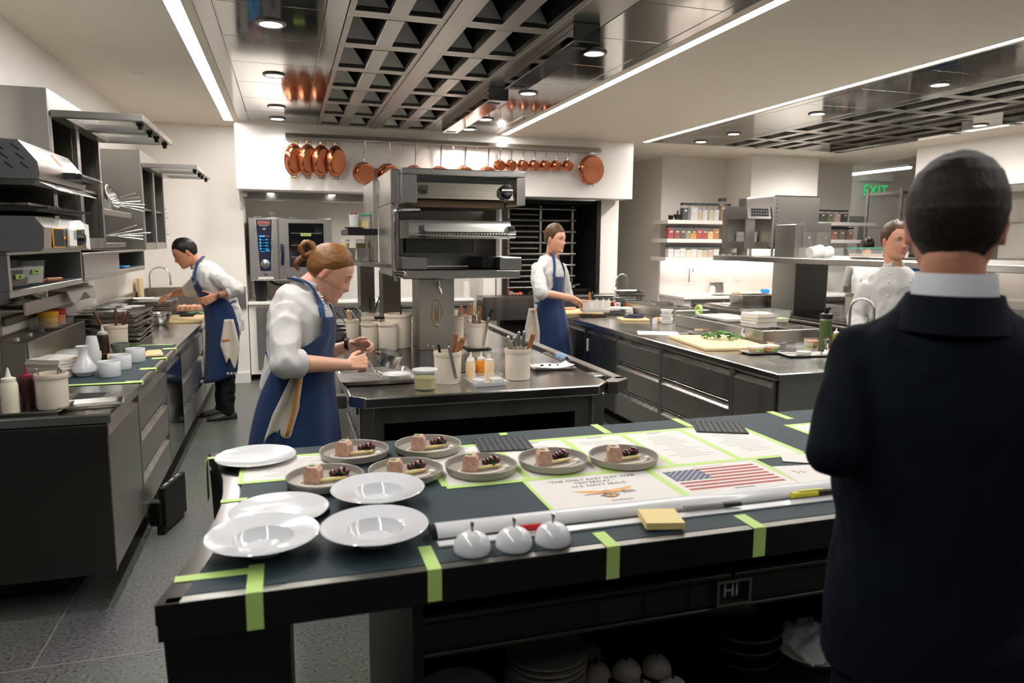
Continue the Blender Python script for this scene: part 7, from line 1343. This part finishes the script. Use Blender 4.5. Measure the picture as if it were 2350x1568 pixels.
def trousers(t,J,mat='trousers'):
    b=MB()
    for s in 'RL':
        h,k,f=V(J['hip'+s]),V(J['kn'+s]),V(J['an'+s]); b.caps(h,k,.098,.07,16); b.caps(k,f+V((0,0,-.02)),.07,.058,16)
    b.caps(V(J['hipR']),V(J['hipL']),.11,.11,16); me=remesh(b,.010,4); wrinkle(me,.008,(10,10,16),3); return link_mesh('trousers',me,mat,t)
def towel(name,label,top,drop,wid,side,out,stripe=None,n=5,amp=.014,taper=1.0,lean=0):
    """towel tucked at `top` hanging down"""
    top=V(top); side=V(side).normalized(); out=V(out).normalized(); t=thing(name,label,'towel',tuple(top-V((0,0,drop))))
    def fn(u,v): 
        w=wid*(.45+.55*min(1,v*1.8))*(1 if v<.6 else 1-(1-taper)*(v-.6)/.4); return tuple(top+side*(w*(u-.5)+lean*v)+V((0,0,-drop*v*(1-.12*math.sin(u*5)*(v>.5))))+out*(amp*math.sin(u*math.pi*n)*(1-.3*v)+.02*v))
    m=MB(); m.rings([[fn(u/24,v/20) for u in range(25)] for v in range(21)],False,False); o=obj('cloth',m,'towel',t,True,80); s=o.modifiers.new('th','SOLIDIFY'); s.thickness=.007; s.offset=0
    if stripe:
        u0,u1,v0,v1=stripe; m=MB(); m.rings([[V(fn(u0+(u1-u0)*i/6,v0+(v1-v0)*j/10))+out*.0055 for i in range(7)] for j in range(11)],False,False); o2=obj('stripe',m,'stripe',o,True,80)
        s=o2.modifiers.new('th','SOLIDIFY'); s.thickness=.012; s.offset=0
    return t
def HM(c,f,u,s=1.0):
    f=V(f).normalized(); u=V(u); u=(u-f*u.dot(f)).normalized(); x=f.cross(u); return frame(V(c),x*s,f*s,u*s)
# ------------------------------------------------------------------ woman chef at the island
Yw=3.58; W=lambda x,y,Y=Yw: py(x,y,Y)
J=dict(shR=W(655,724,3.43),shL=W(728,712,3.75),elR=W(655,834,3.27),wrR=W(797,838,3.46),elL=W(722,822,3.80),wrL=W(806,792,3.78))
pel=W(672,930); J.update(hipR=pel+V((0,-.09,-.05)),hipL=pel+V((0,.09,-.05)),knR=(-.02,3.48,.48),knL=(-.02,3.67,.48),anR=(-.06,3.47,.09),anL=(-.05,3.69,.09))
fw=V((.93,-.25,-.1)).normalized()
Tw=Torso([(W(668,945),.17,.14),(W(675,880),.165,.13),(W(682,835),.150,.122),(W(688,780),.155,.125),(W(690,725),.165,.125),(W(692,690),.135,.10),(W(700,662),.065,.062)],(V((.95,-.2,0)),V((.88,-.2,-.3))))
Mh=HM(W(757,624),(.86,-.17,-.47),(.47,-.05,.88),1.10)
hR=((J['wrR'],(.9,.12,.12),(.1,.75,-.5),(.2,.2,1)),dict(curls=((62,75,40),(70,80,40),(75,80,40),(75,78,40)),spread=2,tcurl=35,s=1.0))
hL=((J['wrL'],(.93,-.2,-.05),(.0,-.85,-.5),(.3,-.1,.9)),dict(curls=((48,60,35),(58,65,40),(65,70,40),(68,70,40)),spread=2,tcurl=25,s=1.0))
wo=person('woman chef with ginger bun in white jacket and blue apron saucing a plate',(pel.x,pel.y,0),J,Tw,'E3AE93',Mh,.93,hands=(hR,hL),armr=1.06)
jk=jacket(wo,J,Tw,'jacket_white',[[(J['shR'],.064),(V(J['shR']).lerp(J['elR'],.5),.068),(J['elR'],.066),(V(J['elR']).lerp(J['wrR'],.12),.062)],[(J['shL'],.062),(J['elL'],.064)]],off=.022,t0=.12,amp=.010,seed=2,sc=(13,13,9))
cuff(jk,V(J['elR']).lerp(J['wrR'],.10),J['wrR'],.066,w=.04); cuff(jk,V(J['elL']).lerp(J['wrL'],.05),J['wrL'],.062,w=.035); collar(jk,Tw,Mh.to_translation(),.064,.04)
ap=apron(wo,Tw,.69,38,[(W(676,890),.215,.19,128),(W(672,940),.24,.215,130),(W(668,1000),.26,.24,130),(W(664,1080),.275,.255,128),(W(662,1140),.28,.26,126)],.036,112,.40,seed=1)
nk=Tw.at(1)[0]
for s,a in ((-1,-38),(1,38)):
    c,w,d,sd,f=Tw.at(.93); strap(ap,[Tw.pt(.69,a,.038),Tw.pt(.78,a,.037),Tw.pt(.88,a*.95,.036),c+sd*(s*.085)+f*.055+V((0,0,.045)),nk+sd*(s*.078)+V((0,0,.038)),nk-f*.062+sd*s*.03+V((0,0,.032)),nk-f*.07+V((0,0,.024))],.013)
for k in range(6): obj('button',MB().ell(tuple(Tw.pt(.95-.035*k,22,.028)),.0055,10,6),'white_plastic',jk,True)
eyes(wo,Mh,closed=True,brow='hair_ginger')
hg=hairline([(0,.066),(30,.062),(50,.045),(68,.022),(85,.012),(100,-.022),(125,-.045),(180,-.060)],.0095,.002)
hr=obj('hair',hair_mesh(Mh,hg),'hair_ginger',wo,True,80)
bc=Mh@V((0,-.128,.042))
bn=MB(); Mb=Mh@trm(0,-.128,.045)@rotm('Y',90)
for k in range(5): bn.at(Mb,rotm('Z',k*70)).tube(smooth([(.012+.004*k,0,-.02+.01*k),(.0,.026+.001*k,-.018+.009*k),(-.026-.001*k,0,-.02+.01*k),(0,-.027,-.018+.01*k),(.02,-.005,-.01+.008*k)],5),.0125,8)
obj('hair_bun',bn,'hair_ginger',hr,True,80); obj('hair_tie',MB().at(Mh@trm(0,-.098,.028)@rotm('X',62)).tube([(.016*math.cos(R(a)),.016*math.sin(R(a)),0) for a in range(0,360,30)],.004,6,loop=True),'black_plastic',hr,True)
obj('hair_tail',MB().at(Mh).tube(smooth([(0,-.10,.02),(0,-.128,.0),(.005,-.14,-.03),(.0,-.132,-.05),(.004,-.118,-.055)],4),[.014]*8+[.013,.012,.011,.01,.009,.008,.007,.006,.004],8),'hair_ginger',hr,True)
bnd=solo('wrist_band',MB().at(frame(V(J['wrL'])-V((.022,-.004,0)),V((0,0,1)),V((-.2,-.98,0)),V((.98,-.2,0)))).lathe([(.034,-.010),(.036,-.010),(.036,.010),(.034,.010),(.034,-.010)],26,sy=1.0),'black_plastic','black fitness band on the woman chef\'s wrist','wristband')
hp0=W(838,803,3.70); 
# saucepan and spoon in her hands
sp0=W(893,824,3.72); u=V((.28,-.12,.95)).normalized(); x=V((-.95,.15,.3)); x=(x-u*x.dot(u)).normalized(); y=u.cross(x); T=frame(sp0-u*.035,x,y,u)
pn=thing('saucepan','small steel saucepan tilted in the woman chef\'s hand','pan',tuple(sp0)); r=.061; h=.068
b=MB(); b.T=T; b.lathe([(0,0),(r*.95,0),(r,.005),(r,h),(r+.005,h+.003),(r-.001,h+.002),(r-.004,.006),(0,.005)],40); obj('pot',b,'steel_bright',pn,True)
b=MB(); b.T=T; b.tube([(r-.002,0,h*.72),(r+.02,0,h*.8),(r+.07,0,h*.95),(r+.15,0,h*.92)],[.006,.0065,.008,.008],8,flat=.6); obj('handle',b,'steel_bright',pn,True); b=MB(); b.T=T; b.box(r-.004,r+.012,-.018,.018,h*.55,h*.85,.003); obj('bracket',b,'steel_bright',pn,True)
spn=thing('spoon','steel spoon dripping pale sauce in the woman chef\'s hand','spoon',tuple(W(865,855,3.7))); a,bb=W(838,812,3.62),W(865,862,3.78)
obj('handle',MB().tube([a,a.lerp(bb,.5),bb],[.0045,.003,.003],8),'steel_bright',spn,True); obj('bowl',MB().at(trm(*W(868,856,3.80)),rotm('Y',30)).ell((0,0,0),(.024,.017,.009),16,8),'steel_bright',spn,True); obj('sauce',MB().at(trm(*W(869,857,3.79)),rotm('Y',30)).ell((.004,-.003,.004),(.017,.013,.009),14,8).ell((.02,-.008,-.012),(.006,.005,.012),10,8),'swoosh',spn,True)
towel('kitchen_towel','folded kitchen towel with orange stripe on the woman chef\'s hip',W(682,862,3.34),.235,.125,V((.8,-.1,.35)),V((-.25,-1,0)),(.80,.90,.0,.95),3,.012,lean=-.10)
# ------------------------------------------------------------------ bending chef at the sink end
Yc=7.15; W=lambda x,y,Y=Yc: py(x,y,Y)
J=dict(shL=W(497,636,6.99),shR=W(462,634,7.31),elL=W(543,664,6.92),wrL=W(497,680,6.93),elR=W(437,664,7.42),wrR=W(398,674,7.55))
pel=W(520,745); J.update(hipL=pel+V((0,-.09,-.04)),hipR=pel+V((0,.09,-.04)),knL=W(522,850,7.05),knR=W(512,848,7.28),anL=W(524,938,7.05),anR=W(508,930,7.25))
Tc=Torso([(W(522,770),.165,.13),(W(520,735),.16,.125),(W(511,705),.145,.118),(W(497,668),.155,.122),(W(481,640),.165,.12),(W(468,624),.13,.10),(W(455,612),.062,.06)],(V((-.9,-.25,0)),V((-.75,-.2,-.6))))
Mh=HM(W(425,580,7.12),(-.84,-.22,-.42),(-.42,0,.9),1.06)
hL=((J['wrL'],(-.8,-.15,-.35),(.1,.95,.1),(-.1,0,1)),dict(curl=(20,30,20),spread=5)); hR=((J['wrR'],(-.85,.1,-.28),(-.1,0,-1),(.0,-1,0)),dict(curl=(22,28,20),spread=3,tcurl=35))
c1=person('chef with short black hair bending over trays at the sink end',(pel.x,pel.y,0),J,Tc,'C98F6C',Mh,.98,hands=(hL,hR),vox=.0055)
jk=jacket(c1,J,Tc,'jacket_white',[[(J['shL'],.064),(V(J['shL']).lerp(J['elL'],.5),.072),(J['elL'],.072),(V(J['elL']).lerp(J['wrL'],.22),.062)],[(J['shR'],.062),(J['elR'],.062)]],off=.022,t0=.06,amp=.010,seed=8,sc=(13,13,10))
cuff(jk,V(J['elL']).lerp(J['wrL'],.25),J['wrL'],.062); cuff(jk,V(J['elR']).lerp(J['wrR'],.02),J['wrR'],.066); collar(jk,Tc,Mh.to_translation(),.062,.036)
ap=apron(c1,Tc,.72,38,[(W(519,755),.20,.185,120),(W(519,790),.205,.19,118),(W(518,825),.205,.19,116),(W(517,862),.205,.195,114)],.034,112,.36,seed=4,hem_amp=.008)
nk=Tc.at(1)[0]; c,w,d,sd,f=Tc.at(.92)
for s,a in ((-1,-40),(1,40)): strap(ap,[Tc.pt(.72,a*.95,.036),Tc.pt(.88,a*.95,.038),c+sd*(s*.08)+f*.05+V((0,0,.05)),nk+sd*(s*.07)+V((0,0,.04)),nk-f*.07+V((0,0,.045))],.013)
for k in range(3):
    q=W(524+8.5*k,855,6.955); m=MB(); m.T=stand(q.x,q.y-.045,q.z,.2); m.prism([((.016 if i%2==0 else .0065)*math.sin(i*math.pi/5),(.016 if i%2==0 else .0065)*math.cos(i*math.pi/5)) for i in range(10)][::-1],0,.003); obj('star',m,'jacket_white',ap,True)
trousers(c1,J); shoe(c1,J['anL'],(-1,-.1)); shoe(c1,J['anR'],(-1,-.05)); eyes(c1,Mh,brow='hair_black')
hk=hairline([(0,.060),(35,.058),(55,.040),(72,.0),(84,-.018),(95,.012),(108,-.02),(130,-.05),(180,-.065)],.008,.006)
obj('hair',hair_mesh(Mh,hk),'hair_black',c1,True,80)
wt_=thing('wrist_watch','black wrist watch on the bending chef\'s arm','watch',tuple(J['wrL'])); fr_=frame(V(J['wrL'])+V((.02,0,.005)),V((.3,0,.95)),V((0,1,0)),V((-.95,0,.3))); obj('strap',MB().at(fr_).lathe([(.031,-.011),(.034,-.011),(.034,.011),(.031,.011),(.031,-.011)],24),'black_plastic',wt_,True); obj('dial',MB().at(fr_,trm(0,-.034,0),rotm('X',90)).lathe([(0,.010),(.018,.009),(.02,0)][::-1],20),'steel_dark',wt_,True)
towel('kitchen_towel','kitchen towel with orange stripe tucked at the bending chef\'s hip',W(525,733,6.925),.40,.16,V((.95,0,0)),V((.1,-1,0)),(.05,.5,.44,.475),3,.012,taper=.45)
# ------------------------------------------------------------------ young chef at the right counter
Yc=6.72; W=lambda x,y,Y=Yc: py(x,y,Y)
J=dict(shR=W(1232,618,6.55),shL=W(1288,618,6.90),elR=W(1240,672,6.34),wrR=W(1316,684,6.58),elL=W(1300,676,6.98),wrL=W(1322,694,7.0))
pel=W(1262,745); J.update(hipR=pel+V((-.03,-.09,-.04)),hipL=pel+V((.03,.09,-.04)),knR=pel+V((0,-.1,-.45)),knL=pel+V((.05,.1,-.45)),anR=V((pel.x-.03,pel.y-.1,.09)),anL=V((pel.x+.02,pel.y+.12,.09)))
Ty=Torso([(W(1260,770),.165,.125),(W(1258,735),.16,.12),(W(1258,700),.145,.11),(W(1258,660),.16,.118),(W(1260,625),.175,.12),(W(1262,605),.14,.095),(W(1267,592),.06,.058)],(V((.76,-.6,0)),V((.74,-.66,-.03))))
Mh=HM(W(1274,549,6.66),(.60,-.80,-.05),(.05,.02,1),1.09)
hR=((J['wrR'],(.85,.35,-.3),(-.3,.3,-.9),(.1,.9,.1)),dict(curl=(25,30,20),spread=7,tcurl=20,s=1.08)); hL=((J['wrL'],(.9,.2,-.1),(.1,-.6,-.7),(.2,.2,.9)),dict(curl=(30,35,25),s=1.05))
c3=person('young chef with short brown hair in blue apron beside the right counter',(pel.x,pel.y,0),J,Ty,'D9A283',Mh,1.0,hands=(hR,hL),vox=.005)
jk=jacket(c3,J,Ty,'jacket_white',[[(J['shR'],.064),(V(J['shR']).lerp(J['elR'],.5),.070),(V(J['elR']).lerp(J['wrR'],.02),.066)],[(J['shL'],.062),(J['elL'],.062)]],off=.02,t0=.10,amp=.010,seed=5,sc=(13,13,10))
cuff(jk,V(J['elR']).lerp(J['wrR'],-.02),J['wrR'],.066,w=.04); cuff(jk,V(J['elL']).lerp(J['wrL'],.03),J['wrL'],.06); collar(jk,Ty,Mh.to_translation(),.062,.04)
ap=apron(c3,Ty,.62,46,[(W(1262,755),.21,.19,125),(W(1263,785),.22,.21,124),(W(1264,820),.23,.22,122),(W(1264,870),.235,.23,120)],.032,112,.36,seed=7)
nk=Ty.at(1)[0]; c,w,d,sd,f=Ty.at(.92)
for s,a in ((-1,-48),(1,48)): strap(ap,[Ty.pt(.62,a*.95,.034),Ty.pt(.82,a*.9,.036),c+sd*(s*.085)+f*.055+V((0,0,.035)),nk+sd*(s*.07)+V((0,0,.035)),nk-f*.07+V((0,0,.04))],.013)
for k in range(5): obj('button',MB().ell(tuple(Ty.pt(.93-.04*k,20,.026)),.006,10,6),'white_plastic',jk,True)
trousers(c3,J); shoe(c3,J['anR'],(.8,-.5)); shoe(c3,J['anL'],(.8,-.4)); eyes(c3,Mh,'iris_grey',brow='hair_brown')
hy=hairline([(0,.058),(35,.060),(52,.044),(70,.004),(82,-.014),(94,.014),(108,-.02),(130,-.055),(180,-.075)],.008,.020)
hb=hair_mesh(Mh,hy); obj('hair',hb,'hair_brown',c3,True,80)
towel('kitchen_towel','kitchen towel with orange stripe hanging from the young chef\'s apron',W(1222,708,6.44),.36,.14,V((.9,-.4,0)),V((-.4,-1,0)),(.55,.9,.05,.09),3,.014)
# ------------------------------------------------------------------ chef in plain white jacket
Yc=4.32; W=lambda x,y,Y=Yc: py(x,y,Y)
J=dict(shR=W(1990,662,4.406),shL=W(2106,662,4.266),elR=W(1962,730,4.450),wrR=W(1985,800,4.158),elL=W(2118,735,4.428),wrL=W(2105,815,4.212))
pel=W(2050,800); J.update(hipR=pel+V((-.09,-.02,-.04)),hipL=pel+V((.09,.02,-.04)),knR=pel+V((-.1,-.02,-.44)),knL=pel+V((.1,0,-.44)),anR=V((pel.x-.1,pel.y,.09)),anL=V((pel.x+.1,pel.y,.09)))
T4=Torso([(W(2050,840),.17,.125),(W(2050,795),.17,.125),(W(2050,755),.165,.122),(W(2050,705),.17,.125),(W(2050,655),.18,.122),(W(2050,632),.145,.095),(W(2051,612),.062,.06)],(V((-.45,-.89,0)),V((-.4,-.9,-.03))))
Mh=HM(W(2055,552,4.288),(-.16,-.98,-.04),(.0,.02,1),1.12)
hR=((J['wrR'],(.3,-.6,-.6),(.4,.5,-.3),(0,-.5,.8)),dict(curl=(30,35,25))); hL=((J['wrL'],(-.3,-.6,-.6),(-.4,.5,-.3),(0,-.5,.8)),dict(curl=(30,35,25)))
c4=person('chef in plain white double breasted jacket behind the man in the suit',(pel.x,pel.y,0),J,T4,'DDA285',Mh,1.06,hands=(hR,hL),vox=.0055)
jk=jacket(c4,J,T4,'jacket_white',[[(J['shR'],.066),(J['elR'],.062),(V(J['elR']).lerp(J['wrR'],.9),.05)],[(J['shL'],.066),(J['elL'],.062),(V(J['elL']).lerp(J['wrL'],.9),.05)]],off=.02,t0=.0,amp=.009,seed=12,sc=(12,12,10))
collar(jk,T4,Mh.to_translation(),.066,.042); trousers(c4,J); shoe(c4,J['anR'],(.2,-1)); shoe(c4,J['anL'],(.3,-1))
for k in range(4):
    for a in (-24,24): obj('button',MB().ell(tuple(T4.pt(.88-.14*k,a,.025)),.008,10,6),'white_plastic',jk,True)
obj('front_seam',MB().tube([T4.pt(.92-.08*k,-20,.022) for k in range(10)],.003,6),'white_plastic',jk,True)
eyes(c4,Mh,'iris_grey',brow='hair_brown')
h4=hairline([(0,.072),(35,.075),(52,.052),(70,.008),(82,-.014),(94,.014),(108,-.02),(130,-.055),(180,-.075)],.008,.010)
obj('hair',hair_mesh(Mh,h4),'hair_brown',c4,True,80)
# ------------------------------------------------------------------ person seen from behind at the rack
q0=pd(1990,566,9.6); Mh=HM(q0,(.5,.85,-.3),(.25,.4,.9),1.0)
J=dict(shR=q0+V((.15,-.1,-.27)),shL=q0+V((-.13,.1,-.27)),elR=q0+V((.2,.05,-.5)),elL=q0+V((-.06,.25,-.5)),wrR=q0+V((.25,.3,-.6)),wrL=q0+V((.1,.45,-.6)))
T5=Torso([(q0+V((-.1,-.12,-.78)),.15,.11),(q0+V((-.1,-.12,-.6)),.14,.105),(q0+V((-.08,-.1,-.42)),.155,.11),(q0+V((-.06,-.08,-.28)),.14,.09),(q0+V((-.04,-.05,-.2)),.055,.05)],(V((.5,.85,0)),V((.5,.85,-.1))))
J.update(hipR=T5.c[0]+V((.08,-.04,0)),hipL=T5.c[0]+V((-.08,.04,0))); 
for s,o in (('R',V((.08,-.05,0))),('L',V((-.08,.05,0)))): b0=T5.c[0]; J['kn'+s]=V((b0.x+o.x,b0.y+o.y,b0.z*.5)); J['an'+s]=V((b0.x+o.x,b0.y+o.y,.09))
c5=person('person with black tied hair bending away beyond the oven shelf',(q0.x,q0.y,0),J,T5,'C98F6C',Mh,vox=.007,hands=())
jacket(c5,J,T5,'jacket_white',[[(J['shR'],.07),(J['elR'],.06),(J['wrR'],.045)],[(J['shL'],.07),(J['elL'],.06),(J['wrL'],.045)]],vox=.012); trousers(c5,J); shoe(c5,J['anR'],(.5,.8)); shoe(c5,J['anL'],(.5,.8))
h5=obj('hair',hair_mesh(Mh,lambda q: max(-.012,min(.012,((q.z-.03)+(.05-q.y))*.3))),'hair_black',c5,True,80); obj('hair_bun',MB().at(Mh).ell((0,-.11,.06),(.035,.03,.035),12,8),'hair_black',h5,True)
# ------------------------------------------------------------------ man in the dark suit, seen from behind
D=1.40; W=lambda x,y,d=D: pd(x,y,d)
fwd=V((.72,.69,0)).normalized(); rt=V((.69,-.72,0))
hc=W(2192,512,1.36); Mh=HM(hc,(.74,.67,-.03),(0,.0,1),1.03)
nb=W(2188,676,1.38)
J=dict(shL=nb-rt*.150+V((0,0,-.125)),shR=nb+rt*.150+V((0,0,-.125)))
J['elL']=W(1922,1028,1.40); J['wrL']=J['elL']+fwd*.22+rt*.14+V((0,0,.05)); J['elR']=J['elL']+rt*.50; J['wrR']=J['elR']+fwd*.22-rt*.12+V((0,0,.02))
pel=V((nb.x+.0,nb.y-.02,.92)); J.update(hipL=pel-rt*.09+V((0,0,-.03)),hipR=pel+rt*.09+V((0,0,-.03)),knL=pel-rt*.1+V((0,0,-.45)),knR=pel+rt*.1+V((0,0,-.45)),anL=V((pel.x-rt.x*.11,pel.y-rt.y*.11,.09)),anR=V((pel.x+rt.x*.11,pel.y+rt.y*.11,.09)))
c=lambda z,dx=0,dy=0: V((nb.x+dx,nb.y+dy,z))
T6=Torso([(c(.78),.175,.125),(c(.92),.175,.13),(c(1.06),.16,.12),(c(1.2,0,.0),.175,.13),(c(1.34),.175,.125),(c(nb.z-.10),.145,.10),(c(nb.z-.04),.085,.07),(c(nb.z+.005),.058,.056)],(fwd,fwd))
hL=((J['wrL'],tuple(rt+fwd*.3),tuple(-fwd),(0,0,1)),dict(curl=(35,40,25))); hR=((J['wrR'],tuple(-rt+fwd*.3),tuple(-fwd),(0,0,1)),dict(curl=(35,40,25)))
c6=person('man in dark navy suit seen from behind with folded arms',(pel.x,pel.y,0),J,T6,'D2957A',Mh,.98,hands=(hL,hR),vox=.0045)
jk=jacket(c6,J,T6,'suit',[[(J['shL'],.062),(V(J['shL']).lerp(J['elL'],.5),.062),(J['elL'],.058),(J['wrL'],.048)],[(J['shR'],.062),(V(J['shR']).lerp(J['elR'],.5),.062),(J['elR'],.058),(J['wrR'],.048)]],name='suit_jacket',off=.018,t0=.0,amp=.006,seed=20,sc=(13,13,9),it=8,vox=.007)
trousers(c6,J,'suit'); shoe(c6,J['anL'],tuple(fwd),'black_plastic'); shoe(c6,J['anR'],tuple(fwd),'black_plastic')
cx_,w_,d_,sd_,f_=T6.at(1); 
def ring_(r,hh,back,n=30,ax=(fwd*.12+V((0,0,1))).normalized()): return [nb-fwd*.016+ax*hh+sd_*(r*math.sin(R(12*k)))+f_*(r*1.05*math.cos(R(12*k))-back) for k in range(n)]
b=MB(); b.rings([ring_(.074,-.03,0),ring_(.071,.02,0),ring_(.067,.042,0),ring_(.063,.041,0),ring_(.066,-.03,0)],True,False); obj('shirt_collar',b,'shirt',c6,True,60)
b=MB(); b.rings([ring_(.102,-.065,0),ring_(.092,-.04,0),ring_(.0835,-.004,0),ring_(.081,.002,0),ring_(.0765,-.006,0),ring_(.077,-.04,0)],True,False); obj('suit_collar',b,'suit',jk,True,60)
h6_=hairline([(0,.07),(50,.05),(70,.006),(82,-.012),(96,.012),(110,-.03),(130,-.062),(180,-.078)],.0085,.006)
h6=lambda q: h6_(q)-.006*gs((q-V((-.02,-.035,.11))).length,.03)
obj('hair',hair_mesh(Mh,h6,120,80),'hair_dark',c6,True,80)
